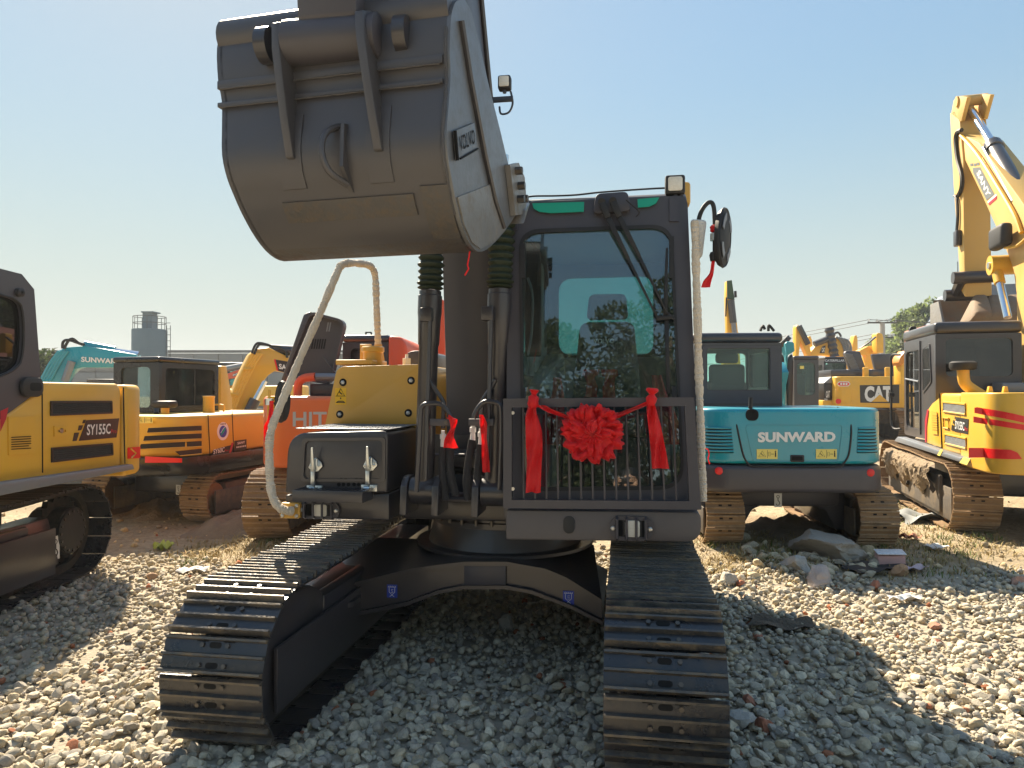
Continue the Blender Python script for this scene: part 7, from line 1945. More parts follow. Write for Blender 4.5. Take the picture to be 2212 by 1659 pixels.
hose_on(Qf, qx, 'arm_hose', XA - .06, [z7(590, 345), z7(562, 360), z7(552, 420), z7(565, 540), z7(592, 640), z7(590, 720), z7(565, 775)], .035, RUBBER)
hose_on(Qf, qx, 'arm_hose', XA - .06, [z7(545, 770), z7(560, 790), z7(566, 900), z7(560, 1000), z7(560, 1065)], .025, RUBBER)
m = MB(BLACK); y_, z_ = Qf.sd(*z7(575, 1050), XA - .05); m.box(XA - .12, XA - .03, y_ - .08, y_ + .08, z_ - .12, z_ + .14, .02); m.build('hose_bracket', qx)
m = MB(GREYDEC); m.plate(sidep(Qf, XA, [z7(755, 800), z7(805, 762), z7(712, 585), z7(665, 590), z7(668, 620)], -.003), .003)
for (x_, y_) in ((650, 560), (672, 560), (692, 555)): m.plate(sidep(Qf, XA, [z7(x_, y_ + 18), z7(x_ + 16, y_ + 16), z7(x_ + 14, y_), z7(x_ - 2, y_ + 2)], -.003), .003)
m.use(WHITE); side_text(m, 'SANY', Qf, XA, (z7(690, 625), z7(760, 782), z7(712, 600)), bold=.02, out=.008)
m.plate(sidep(Qf, XA, [z7(760, 808), z7(765, 818), z7(822, 768), z7(815, 757)], -.003), .003); m.use(CRIMSON); m.plate(sidep(Qf, XA, [z7(766, 820), z7(772, 832), z7(820, 790), z7(820, 770)], -.003), .003); m.build('boom_decal', qx)
m = MB(RUBBER); p = Vector((XA - .12,) + tuple(Qf.sd(*z7(852, 1038), XA - .12))); m.box(p.x - .1, p.x + .06, p.y - .25, p.y + .25, p.z - .16, p.z + .16, .06, 3); m.use(SANY); m.tube(spline([(p.x, p.y - .1, p.z - .17), (p.x + .05, p.y - .35, p.z - .2), (p.x + .1, p.y - .6, p.z - .12)], 4), .02, 6); m.build('boom_lamp', qx)
yy_, zz_ = Qf.sd(*z7(875, 1218), XA); m = MB(SANY); m.cyl((XA - .20, yy_, zz_), (XA + bw, yy_, zz_), .14, 16); m.use(BOLT); m.lathe([(.05, 0), (.05, .02)], (XA - .20, yy_, zz_), (-1, 0, 0), 10); m.build('boom_pin', qx)
b0_ = Vector((XA - .12, yy_, zz_)); b1_ = Vector((XA - .12,) + tuple(Qf.sd(*z7(890, 1560), XA - .12))); m = MB(SANY); m.cyl(b0_, b0_.lerp(b1_, .35), .07, 12); m.use(CHROME); m.cyl(b0_.lerp(b1_, .3), b1_, .05, 12); m.build('boom_cylinder', qx)
# bucket
ybk = P[5][0] + .05
def bx_(x_, y_): return Qf.px(*z7(x_, y_), ybk)
RUST = mat('rusty bucket', (.20, .15, .10), .75, var=.4, dust=.6, dcol=(.26, .14, .07), dscale=4, bump=.3, bscale=30)
q0, q1, q2, q3 = bx_(482, 1440), bx_(500, 1590), bx_(888, 1590), bx_(882, 1398)
yB = ybk + .75
m = MB(RUST)
nn = 8; vs = []
for o_ in (0, .03):
    for i in range(nn):
        t = i / (nn - 1); zz = q1[1] - .25 + (q3[1] - q1[1] + .25) * t; yy = yB - .55 * (1 - t) ** 2.2 + o_
        vs += [(q1[0], yy, zz), (q2[0], yy, zz)]
fs = [(2 * i, 2 * i + 1, 2 * i + 3, 2 * i + 2) for i in range(nn - 1)] + [(2 * nn + 2 * i, 2 * nn + 2 * i + 2, 2 * nn + 2 * i + 3, 2 * nn + 2 * i + 1) for i in range(nn - 1)] + [(2 * nn - 2, 2 * nn - 1, 4 * nn - 1, 4 * nn - 2)]
m.add(vs, fs); m.box(q1[0], q2[0], ybk - .12, yB - .5, q1[1] - .28, q1[1] - .24)
m.prism([bx_(725, 1430), bx_(722, 1375), bx_(740, 1370), bx_(790, 1412)], yB - .05, yB + .05, 'y', .02); m.build('bucket', qx)
for xs_2, mt in ((q0[0], WEAR), (q2[0], RUST)):
    m = MB(mt); m.prism([(ybk - .1, q1[1] - .27), (ybk + .3, q0[1]), (yB + .02, q0[1] - .0), (yB + .02, q1[1] - .1), (yB - .3, q1[1] - .27)], xs_2 - .02, xs_2 + .02, 'x', .006); m.build('bucket_side', qx)
for x_ in (572, 672, 785):
    a = bx_(x_, 1560); m = MB(RUST); m.hexa([(a[0] - .02, ybk - .5, a[1] - .12), (a[0] + .42, ybk - .5, a[1] - .12), (a[0] + .42, ybk, a[1] - .12), (a[0] - .02, ybk, a[1] - .12)], [(a[0] + .08, ybk - .55, a[1] + .02), (a[0] + .30, ybk - .55, a[1] + .02), (a[0] + .40, ybk - .05, a[1] + .38), (a[0] + .2, ybk - .05, a[1] + .38)], .05); m.build('bucket_tooth', qx)
m = MB(BLACK); a, b_ = [Vector((XA - .06,) + tuple(Qf.sd(*z7(x_, y_), XA - .06))) for x_, y_ in ((600, 1300), (545, 1415))]
m.tube([a, b_], [.10, .08], 8); m.cyl(a - Vector((.15, 0, 0)), a + Vector((.5, 0, 0)), .10, 12); m.cyl(b_ - Vector((.15, 0, 0)), b_ + Vector((.5, 0, 0)), .10, 12); m.build('bucket_link', qx)

# ---- golden excavator further back with its engine lids open
Cf = Fr(*deep(1806, 880, 24)[:2], 6)
cx = Cf.empty('excavator', 'golden excavator with a big black logo panel on its counterweight and two black hoods raised', 'excavator', 'excavators in the yard')
cz0, cz1 = Cf.px(1870, 881)[1], Cf.px(1870, 813)[1]
m = MB(CATY); m.prism(rrect(0, 2.75, 0, 1.4, (.22, .22, .05, .05), 6), cz0, cz1, 'z', .08, 3); m.build('counterweight', cx)
m = MB(DECAL); m.plate(rearp(Cf, 0, [zc(1195, 1238), zc(1700, 1245), zc(1700, 1004), zc(1188, 1010)], .004), .004); m.use(WHITE); rear_text(m, 'CAT', Cf, 0, (zc(1250, 1228), zc(1605, 1225), zc(1250, 1022)), bold=.05, out=.012)
m.use(CATY); P = rearp(Cf, 0, [zc(1340, 1225), zc(1555, 1225), zc(1445, 1130)], .018); m.plate(P, .004); m.build('logo_panel', cx)
m = MB(WHITE); m.plate(rearp(Cf, 0, [zc(892, 995), zc(920, 962), zc(1045, 962), zc(1068, 995), zc(1040, 1026), zc(920, 1026)], .004), .003); m.use(RED); m.plate(rearp(Cf, 0, [zc(897, 995), zc(930, 972), zc(1030, 972), zc(1060, 995), zc(1030, 1018), zc(930, 1018)], .010), .003); m.use(WHITE)
for i in range(3): m.plate(rearp(Cf, 0, [zc(935 + i * 34, 1008), zc(958 + i * 34, 1008), zc(958 + i * 34, 980), zc(935 + i * 34, 980)], .016), .003)
m.build('warning_sticker', cx)
m = MB(CATY); O_ = rrect(Cf.px(*zc(868, 1250))[0], Cf.px(*zc(1090, 1250))[0], Cf.px(*zc(900, 1250))[1], Cf.px(*zc(900, 1055))[1], .05, 3); m.ring(O_, shr(O_, .94), -.012, .004); m.build('recess_panel', cx)
p = Cf.p3(*zc(910, 1220)); m = MB(RED); m.lathe([(.09, 0), (.09, .02)], (p[0], .0, p[2]), (0, -1, 0), 14); m.build('reflector', cx)
m = MB(CATY); xs_ = Cf.px(1776, 850, .4)[0]; m.box(xs_, .03, .35, 2.6, cz0, cz0 + .25, .04); m.build('side_ledge', cx)
m = MB(DECAL); m.box(xs_ + .05, .03, .37, 2.6, cz0 + .26, cz1 - .22, .03); m.use(WHITE); rear_text(m, 'CAT', Cf, .37, (zc(750, 1175), zc(800, 1170), zc(752, 1085)), bold=.04); rear_text(m, '320', Cf, .37, (zc(728, 1230), zc(770, 1228), zc(728, 1185)), bold=.03); m.build('side_housing', cx)
m = MB(SKID); m.hexa([(xs_ + .02, .35, cz1 - .22), (.02, .35, cz1 - .22), (.02, 2.5, cz1 - .22), (xs_ + .02, 2.5, cz1 - .22)], [(xs_ + .3, .4, cz1 + .0), (.02, .4, cz1 + .0), (.02, 2.4, cz1), (xs_ + .3, 2.4, cz1)], .03); m.build('side_cover', cx)
for pts in ([zc(1075, 850), zc(1280, 815), zc(1195, 568), zc(1020, 562), zc(985, 590)], [zc(1395, 825), zc(1700, 825), zc(1625, 602), zc(1345, 606)]):
    m = MB(CHAR); m.prism([Cf.px(u, v, .9) for u, v in pts], .9, 1.1, 'y', .05); m.build('engine_hood', cx)
m = MB(SKID)
for i in range(12):
    a = Cf.p3(*zc(990 + i * 8.5, 600 + i * 19), .88); m.tube([(a[0], .88, a[2]), (a[0] + .28, .88, a[2] - .05)], .025, 4)
m.build('hood_slot', cx, kind='stuff')
m = MB(BLACK); m.box(.1, 2.6, .8, 2.4, cz1 - .01, cz1 + .25, .04); m.build('engine_top', cx)
for x_ in (1272, 1560): m = MB(CATY); p = Cf.p3(*zc(x_, 880), .3); m.box(p[0] - .1, p[0] + .1, .3, .4, cz1 - .02, cz1 + .32, .04); m.build('lifting_lug', cx)
a0, a1 = Cf.px(*zc(350, 1290), 3.0), Cf.px(*zc(1015, 640), 3.0)
cab_box(cx, a0[0] + 1.1, Cf.px(*zc(1015, 640), 3.0)[0], 3.0, 4.9, cz0 + .1, a1[1], BLACK, GLASS, rear=(Cf.px(*zc(722, 900), 3.0)[0], Cf.px(*zc(1005, 725), 3.0)[0], Cf.px(*zc(722, 905), 3.0)[1], Cf.px(*zc(722, 725), 3.0)[1], .1), left=(3.3, 4.7, cz0 + .9, a1[1] - .3, .1))
m = MB(WHITE); rear_text(m, 'CATERPILLAR', Cf, 2.97, (zc(738, 706), zc(992, 706), zc(738, 676)), bold=.03); m.build('lettering', cx)
cg = Cf.loc(ground(1905, 941)).x
for xc, ph in ((.4, .3), (2.35, .5)): crawler(cx, xc, .6, (.5, .48, .46, 4.1, .5, .46, .02), .2, MUDSHOE, MUDRIB, MUDSHOE, FRAMEMUD, False, ph)
m = MB(FRAMEMUD); m.box(.5, 2.3, .9, 3.6, .5, 1.0, .05); m.build('undercarriage', cx)

# ---- further machines: simple but whole, each with its own boom
def digger(label, x, y, yaw, col, cabcol, scale=1.0, group='excavators in the yard', boom=None, arm=None, extra=None, name='excavator'):
    f = Fr(x, y, yaw); e = f.empty(name, label, 'excavator', group); e.scale = (scale,) * 3
    for xc in (-.98, .98):
        m = MB(MUDSHOE); pa = track_path(-1.5, .4, .4, 1.5, .42, .4, .02); m.prism(pa, xc - .28, xc + .28, 'x')
        for (yy, zz, a) in walk(pa, .2)[0]: m.hexa([(xc - .29, yy - .02, zz - .02), (xc + .29, yy - .02, zz - .02), (xc + .29, yy + .02, zz - .02), (xc - .29, yy + .02, zz - .02)], [(xc - .29, yy - .015, zz + .025), (xc + .29, yy - .015, zz + .025), (xc + .29, yy + .015, zz + .025), (xc - .29, yy + .015, zz + .025)])
        m.build('track', e)
    m = MB(BLACK); m.box(-.8, .8, -1.1, 1.1, .4, .9, .05); m.build('undercarriage', e)
    m = MB(col); m.prism(rrect(-1.2, 1.2, -1.9, 1.3, (.4, .4, .05, .05), 6), .95, 1.75, 'z', .08, 3); m.build('body', e)
    cab_box(e, -1.2, -.2, -.1, 1.5, 1.0, 2.75, cabcol, DGLASS)
    if boom:
        m = MB(col); m.prism(boom, -.12, .22, 'x', .02); bo = m.build('boom', e)
    if arm:
        m = MB(col); m.prism(arm, -.10, .20, 'x', .02); m.build('arm', e)
    if extra: extra(f, e)
    return f, e
LOWB = [(1.1, 1.2), (1.5, 1.9), (2.2, 2.3), (3.6, 2.0), (5.0, 1.0), (5.1, 1.2), (3.8, 2.35), (2.1, 2.75), (1.1, 2.2), (.6, 1.2)]
BOOM = [(1.1, 1.2), (1.6, 2.2), (2.4, 3.1), (3.4, 3.7), (5.0, 4.0), (5.1, 4.25), (3.3, 4.15), (2.0, 3.7), (1.1, 2.6), (.6, 1.2)]
ARM = [(5.2, 4.5), (5.5, 4.3), (5.3, 3.0), (5.0, 1.6), (4.8, 1.6), (4.85, 3.2)]
def cylrod(par, a, b, r, col=BLACK):
    a = Vector(a); b = Vector(b); m = MB(col); m.cyl(a, a.lerp(b, .6), r, 10); m.use(CHROME); m.cyl(a.lerp(b, .6), b, r * .6, 10); m.build('boom_cylinder', par)
# teal boom with white lettering beyond the small yellow machine
Bf = Fr(*deep(120, 850, 18)[:2], 76)
be = Bf.empty('excavator', 'teal excavator far left whose lettered curved boom rises behind the small yellow cab', 'excavator', 'excavators in the yard')
bx0 = 0.0
def sdp(fr, x, pts): return [fr.sd(u, v, x) for u, v in pts]
bl = [z1(350, 1050), z1(420, 930), z1(480, 830), z1(560, 790), z1(735, 775), z1(990, 815), z1(1180, 850), z1(1180, 960), z1(840, 965), z1(700, 960), z1(640, 980), z1(600, 1020), z1(560, 1085), z1(540, 1300), z1(250, 1300)]
m = MB(TEAL); m.prism(sdp(Bf, 0, bl), -.45, 0, 'x', .03); m.build('boom', be)
m = MB(TEAL); P = [Vector((-.2,) + tuple(Bf.sd(*p, -.2))) for p in (z1(730, 775), z1(990, 822))]; m.cyl(P[0], P[1], .13, 12); m.use(CHROME); m.cyl(P[1], Vector((-.2,) + tuple(Bf.sd(*z1(1200, 850), -.2))), .08, 10); m.build('arm_cylinder', be)
m = MB(WHITE); side_text(m, 'SUNWARD', Bf, 0, (z1(703, 915), z1(1050, 935), z1(703, 870)), bold=.03, out=-.02); m.build('lettering', be)
for pts in ([z1(540, 800), z1(545, 745), z1(580, 725), z1(640, 740), z1(720, 770)], [z1(555, 800), z1(590, 735), z1(630, 715), z1(680, 750), z1(730, 765)]): hose_on(Bf, be, 'boom_hose', .05, pts, .035, RUBBER)
for k_ in (0, 28, 56, 84): hose_on(Bf, be, 'boom_pipe', .03, [z1(510 + k_ * .9, 820), z1(430 + k_, 930), z1(370 + k_, 1040), z1(340 + k_, 1085)], .035, BLUED if False else TEAL)
m = MB(SKID); P = [Vector((.1,) + tuple(Bf.sd(*p, .1))) for p in (z1(620, 910), z1(560, 1085))]; m.cyl(P[0], P[1], .09, 10); m.build('boom_cylinder', be)
cc_ = Bf.sd(*z1(400, 1200), 0)
m = MB(TEAL); m.box(-2.6, -.5, cc_[0] - 3.2, cc_[0] + .3, .95, 1.6, .1, 3); m.build('body', be)
for xc in (-2.3, -.2):
    m = MB(MUDSHOE); m.prism(track_path(cc_[0] - 2.6, .42, .42, cc_[0] + .4, .42, .42), xc - .28, xc + .28, 'x'); m.build('track', be)
m = MB(BLACK); m.box(-2.0, -.5, cc_[0] - 2, cc_[0], .4, .95); m.build('undercarriage', be)
# yellow boom between the small yellow machine and the orange one
Yf = Fr(*deep(560, 900, 14)[:2], 62)
ye = Yf.empty('excavator', 'yellow excavator whose piped curved boom stands between small yellow cab and orange machine', 'excavator', 'excavators in the yard')
yl = [z2(0, 1230), z2(60, 1060), z2(130, 920), z2(165, 850), z2(230, 800), z2(330, 790), z2(500, 870), z2(700, 930), z2(700, 1040), z2(470, 1000), z2(390, 990), z2(330, 1030), z2(270, 1100), z2(200, 1220), z2(130, 1400), z2(80, 1560), z2(-110, 1560)]
m = MB(SANY); m.prism(sdp(Yf, 0, yl), -.42, 0, 'x', .025); m.build('boom', ye)
for k_ in range(4): hose_on(Yf, ye, 'boom_pipe', .03, [z2(200 + k_ * 24, 830 + k_ * 4), z2(150 + k_ * 24, 920), z2(80 + k_ * 24, 1060), z2(20 + k_ * 24, 1200), z2(-30 + k_ * 24, 1330)], .028, CATY, 6)
m = MB(CATY)
for p in (z2(110, 975), z2(0, 1195)):
    y_, z_ = Yf.sd(*p, .05); y2, z2_ = Yf.sd(p[0] + 18, p[1] + .6, .05); m.tube([(.06, y_, z_), (.06, y2, z2_)], .03, 5)
m.build('pipe_clamp', ye)
for pts in ([z2(185, 840), z2(215, 770), z2(250, 752), z2(330, 770), z2(350, 790)], [z2(205, 850), z2(240, 775), z2(280, 765), z2(350, 775)], [z2(350, 780), z2(420, 790), z2(480, 830), z2(490, 880)]): hose_on(Yf, ye, 'boom_hose', .05, pts, .026, RUBBER)
P = [Vector((-.2,) + tuple(Yf.sd(*p, -.2))) for p in (z2(340, 808), z2(690, 830))]; m = MB(BLACK); m.cyl(P[0], P[1], .11, 12); m.build('arm_cylinder', ye)
P = [Vector((.12,) + tuple(Yf.sd(*p, .12))) for p in (z2(300, 1080), z2(215, 1240), z2(90, 1500))]; m = MB(CHROME); m.cyl(P[0], P[1], .05, 10); m.use(BLACK); m.cyl(P[1], P[2], .11, 12); m.build('boom_cylinder', ye)
m = MB(DECAL); m.plate(sidep(Yf, 0, [z2(400, 990), z2(600, 1040), z2(600, 930), z2(375, 892)], .003), .004); m.use(WHITE); side_text(m, 'SANY', Yf, 0, (z2(418, 975), z2(560, 1000), z2(418, 930)), bold=.03, out=-.012); m.use(RED); m.plate(sidep(Yf, 0, [z2(400, 990), z2(412, 990), z2(388, 893), z2(375, 892)], .009), .004); m.build('boom_decal', ye)
yc_ = Yf.sd(*z2(100, 1450), 0)[0]
m = MB(SANY); m.box(-2.2, -.5, yc_ - 3.0, yc_ + .2, .95, 1.7, .08, 3); m.build('body', ye)
for xc in (-2.2, -.3):
    m = MB(MUDSHOE); m.prism(track_path(yc_ - 2.4, .42, .42, yc_ + .6, .42, .42), xc - .28, xc + .28, 'x'); m.build('track', ye)
m = MB(BLACK); m.box(-1.9, -.6, yc_ - 2, yc_, .4, .95); m.build('undercarriage', ye)
# red orange machine in front of the long building
Df = Fr(*deep(480, 860, 30)[:2], 80)
de = Df.empty('excavator', 'red orange excavator far off before the long grey building, arm folded down', 'excavator', 'excavators in the yard')
m = MB(ORRED); m.prism(sdp(Df, 0, [zs(990, 470), zs(1225, 385), zs(1320, 380), zs(1320, 470), zs(1130, 490), zs(1000, 510)]), -.5, 0, 'x', .03); m.build('boom', de)
m = MB(ORRED); m.prism(sdp(Df, 0, [zs(890, 430), zs(930, 400), zs(970, 440), zs(1000, 520), zs(1015, 640), zs(1000, 760), zs(960, 740), zs(930, 600), zs(890, 510)]), -.45, .05, 'x', .03); m.build('arm', de)
P = [Vector((-.2,) + tuple(Df.sd(*zs(*p), -.2))) for p in ((940, 405), (1060, 388), (1250, 350))]; m = MB(CHROME); m.cyl(P[0], P[1], .08, 8); m.use(SKID); m.cyl(P[1], P[2], .13, 10); m.build('arm_cylinder', de)
m = MB(DECAL); m.plate(sidep(Df, 0, [zs(1128, 475), zs(1215, 450), zs(1215, 425), zs(1140, 445)], .01), .01); m.use(WHITE); side_text(m, 'DOOSAN', Df, 0, (zs(1133, 470), zs(1260, 432), zs(1138, 448)), bold=.03, out=-.03); m.build('lettering', de)
yd = Df.sd(*zs(1200, 600), 0)[0]
m = MB(CATY); m.box(-2.6, -.4, yd - 1.0, yd + 2.6, 1.0, 1.9, .1); m.build('body', de)
cab_box(de, -1.8, -.7, yd - 1.3, yd + .2, 1.1, 2.9, BLACK, GLASS)
for xc in (-2.3, -.5):
    m = MB(MUDSHOE); m.prism(track_path(yd - 1.6, .42, .42, yd + 1.8, .42, .42), xc - .3, xc + .3, 'x'); m.build('track', de)
m = MB(RUST); m.prism(sdp(Df, 0, [zs(955, 740), zs(1010, 740), zs(1040, 800), zs(1030, 870), zs(960, 880)]), -.2, .8, 'x', .04); m.build('bucket', de)
# machines seen only in part past the cabs
def fill(label, u, d, yaw, col, sc_=1.0):
    P = deep(u, 850, d); digger(label, P.x, P.y, yaw, col, BLACK, sc_, boom=LOWB)
fill('pale blue excavator far off seen through the small yellow cab', 392, 24, 150, TEAL, .8)
fill('blue excavator beyond the small yellow cab near the red orange arm', 436, 34, 20, TEAL, .9)
fill('yellow excavator far left glimpsed under the teal boom', 190, 32, 70, SANY, .8)
# teal arm standing beside the black cab on the right
Gf = Fr(*deep(1715, 880, 12.5)[:2], 10)
ge_ = Gf.empty('excavator', 'turquoise excavator whose upright arm stands beside the cab of the teal machine', 'excavator', 'excavators in the yard')
LT = mat('turquoise paint', (.06, .36, .42), .4, var=.06, dust=.1)
m = MB(LT); m.prism([Gf.px(*zc(x_, y_)) for x_, y_ in ((190, 1300), (235, 600), (215, 470), (250, 440), (340, 455), (350, 570), (260, 620), (245, 900), (225, 1300))], 0, .35, 'y', .02); m.build('arm', ge_)
m = MB(LT); m.prism([Gf.px(*zc(x_, y_)) for x_, y_ in ((110, 640), (225, 560), (215, 470), (110, 330), (60, 330))], .4, .8, 'y', .02); m.build('boom', ge_)
m = MB(BLACK); m.prism([Gf.px(*zc(x_, y_)) for x_, y_ in ((262, 1300), (250, 690), (325, 600), (345, 700), (330, 1300))], .05, .25, 'y', .02); a = Gf.p3(*zc(195, 420), .2); b_ = Gf.p3(*zc(240, 440), .2); m.cyl(a, (b_[0], .2, b_[2] - .03), .12, 12); m.build('arm_cylinder', ge_)
m = MB(RUBBER); m.tube(spline([Gf.p3(*zc(x_, y_), -.1) for x_, y_ in ((140, 600), (185, 660), (190, 760), (170, 900), (175, 1000), (200, 1010), (215, 980))], 5), .03, 6); m.build('arm_hose', ge_)
m = MB(RUBBER); m.tube(spline([Gf.p3(*zc(x_, y_), .5) for x_, y_ in ((5, 310), (8, 240), (30, 250), (80, 310))], 5), .025, 6); m.tube(spline([Gf.p3(*zc(x_, y_), .5) for x_, y_ in ((-100, 310), (-80, 260), (-60, 245), (-40, 290))], 5), .025, 6); m.build('boom_hose', ge_)
m = MB(LT); m.box(-1.2, .4, .9, 3.4, .85, 1.2, .06, 3); m.build('body', ge_)
for xc in (-.6, 1.0):
    m = MB(MUDSHOE); m.prism(track_path(.9, .4, .4, 3.4, .4, .4), xc - .25, xc + .25, 'x'); m.build('track', ge_)
# black cab in front of the golden machine
Kf = Fr(*deep(1700, 900, 19)[:2], 4)
ke = Kf.empty('excavator', 'golden excavator with a round edged black cab between turquoise arm and lettered cab', 'excavator', 'excavators in the yard')
k0, k1 = Kf.px(*zc(340, 1300)), Kf.px(*zc(655, 630))
cab_box(ke, k0[0], k1[0], 0, 1.9, .98, k1[1], BLACK, GLASS, rear=(Kf.px(*zc(375, 1140))[0], Kf.px(*zc(610, 715))[0], Kf.px(*zc(375, 1140))[1], Kf.px(*zc(610, 715))[1], .12))
m = MB(YDEC); a = Kf.p3(*zc(415, 810)); m.plate(rearp(Kf, -.02, [zc(415, 800), zc(465, 800), zc(465, 760), zc(415, 760)]), .005); m.build('cab_sticker', ke)
m = MB(CATY); m.box(k0[0] - .2, k1[0] - .1, 1.95, 4.0, 1.0, 1.6, .06); m.build('body', ke)
for xc in (k0[0] - .9, k1[0] - .4):
    m = MB(MUDSHOE); m.prism(track_path(.1, .45, .45, 3.3, .45, .45), xc - .3, xc + .3, 'x'); m.build('track', ke)
m = MB(BLACK); m.box(k0[0] - .6, k1[0] - .5, .5, 2.8, .5, .98); m.build('undercarriage', ke)
# golden booms far off
def far_boom(label, d, body_u, shapes, yaw=0, col=CATY, off=0.0):
    P = deep(body_u, 850, d); f = Fr(P.x, P.y, yaw); e = f.empty('excavator', label, 'excavator', 'excavators in the yard'); s = d / 1534
    m = MB(col); m.box(off - 1.3, off + 1.3, -.5, 3.2, 1.0, 1.9, .1); m.build('body', e)
    for xc in (off - 1.0, off + 1.0): m = MB(MUDSHOE); m.prism(track_path(-.4, .45, .45, 3, .45, .45), xc - .3, xc + .3, 'x'); m.build('track', e)
    m = MB(BLACK); m.box(off - .8, off + .8, 0, 2.6, .4, 1.0); m.build('undercarriage', e)
    for nm, pts, mt, y0, th in shapes:
        m = MB(mt); m.prism([f.px(u, v, y0) for u, v in pts], y0, y0 + th, 'y', .02); m.build(nm, e)
    return f, e
f, e = far_boom('golden excavator far off with an arched piped boom and a small logo on it', 32, 1790, [
    ('boom', [zc(540, 650), zc(570, 560), zc(600, 520), zc(700, 460), zc(830, 395), zc(920, 385), zc(1000, 430), zc(1060, 520), zc(1080, 620), zc(1090, 800), zc(960, 800), zc(960, 640), zc(880, 640), zc(760, 620), zc(640, 630), zc(560, 660)], CATY, 0, .6),
    ('arm', [zc(365, 640), zc(365, 260), zc(380, 228), zc(415, 240), zc(470, 350), zc(540, 480), zc(560, 600), zc(520, 640), zc(420, 430), zc(400, 640)], CATY, -.1, .4)])
m = MB(DECAL); m.plate(rearp(f, 0, [zc(665, 596), zc(728, 596), zc(742, 495), zc(700, 510)], .02), .02); m.use(WHITE); rear_text(m, 'CAT', f, 0, (zc(690, 585), zc(730, 585), zc(690, 525)), bold=.04, out=.06); m.build('logo_panel', e)
m = MB(SKID)
for k_ in range(4): m.tube(spline([f.p3(*zc(880 + 32 * k_, 385 + 8 * k_), -.05), f.p3(*zc(940 + 36 * k_, 430 + 6 * k_), -.05), f.p3(*zc(985 + 30 * k_, 530), -.05), f.p3(*zc(1000 + 25 * k_, 640), -.05)], 4), .05, 5)
m.build('boom_pipe', e)
m = MB(BLACK); m.tube(spline([f.p3(*zc(x_, y_), -.05) for x_, y_ in ((800, 400), (850, 350), (900, 328), (930, 350), (945, 385))], 4), .05, 5); m.cyl(f.p3(*zc(600, 480), -.05), f.p3(*zc(800, 400), -.05), .14, 8); m.cyl(f.p3(*zc(400, 240), -.15), f.p3(*zc(520, 480), -.15), .13, 8); m.lathe([(.17, i * .12) if i % 2 else (.22, i * .12) for i in range(12)], f.p3(*zc(862, 640), -.05), Vector(f.p3(*zc(835, 500), -.05)) - Vector(f.p3(*zc(862, 640), -.05)), 10); m.build('boom_hose', e)
far_boom('golden excavator far off by the power pole with a square upright arm', 36, 1890, [
    ('arm', [zc(1410, 590), zc(1408, 345), zc(1440, 330), zc(1485, 345), zc(1497, 400), zc(1497, 590)], CATY, -.1, .5),
    ('boom', [zc(1180, 620), zc(1190, 560), zc(1300, 505), zc(1390, 495), zc(1420, 590), zc(1420, 800), zc(1250, 800), zc(1280, 620)], CATY, .5, .5),
    ('arm_cylinder', [zc(1205, 540), zc(1195, 528), zc(1310, 450), zc(1400, 375), zc(1410, 390), zc(1330, 460)], BLACK, -.3, .2)])
far_boom('golden excavator far off showing a thin dark backed arm tip', 42, 1850, [
    ('arm', [zc(1085, 560), zc(1105, 450), zc(1120, 370), zc(1150, 362), zc(1162, 420), zc(1165, 560)], CATY, 0, .5), ('boom', [zc(1060, 700), zc(1070, 560), zc(1150, 540), zc(1260, 720)], CATY, .5, .5)])
far_boom('golden excavator far off behind the arched boom with a short arm tip', 40, 1745, [
    ('arm', [zc(520, 480), zc(525, 380), zc(550, 370), zc(570, 420), zc(580, 520)], CATY, 0, .5), ('boom', [zc(500, 720), zc(520, 520), zc(640, 520), zc(640, 720)], CATY, .5, .5)])
far_boom('orange yellow excavator glimpsed beside the dark cab at the right', 20, 1957, [
    ('boom', [zc(1690, 720), zc(1720, 640), zc(1790, 560), zc(1800, 700), zc(1720, 760)], mat('amber paint', (.62, .22, .02), .4), 0, .4), ('arm', [zc(1730, 1000), zc(1720, 760), zc(1780, 700), zc(1790, 1000)], CATY, .1, .4)], off=5.0)
def z8(x, y): return ((1900 + x * .4973) * .553, (600 + y * .4973) * .553)
Uf, ue = far_boom('distant excavator with an upright green topped arm beyond the teal machine', 26, 1580, [
    ('arm', [z8(1895, 1420), z8(1885, 1140), z8(1890, 1000), z8(1925, 995), z8(1950, 1150), z8(1978, 1420)], CATY, 0, .3),
    ('boom', [z8(1860, 1700), z8(1890, 1400), z8(1980, 1400), z8(2000, 1700)], CATY, .35, .4)])
m = MB(mat('moss green', (.03, .07, .035), .7)); m.prism([Uf.px(*z8(x_, y_), -.03) for x_, y_ in ((1892, 1140), (1888, 1000), (1926, 995), (1948, 1150))], -.06, -.02, 'y'); m.build('arm_cover', ue)
m = MB(BLACK); m.cyl(Uf.p3(*z8(1920, 1150), -.15), Uf.p3(*z8(1940, 1330), -.15), .13, 10); m.use(SKID); m.cyl(Uf.p3(*z8(1940, 1330), -.15), Uf.p3(*z8(1950, 1420), -.15), .09, 8); m.use(RUBBER); m.tube([Uf.p3(*z8(1885, 1130), -.1), Uf.p3(*z8(1880, 1280), -.1)], .03, 5); m.tube([Uf.p3(*z8(1955, 1080), -.1), Uf.p3(*z8(1958, 1130), -.1)], .05, 5); m.build('arm_cylinder', ue)

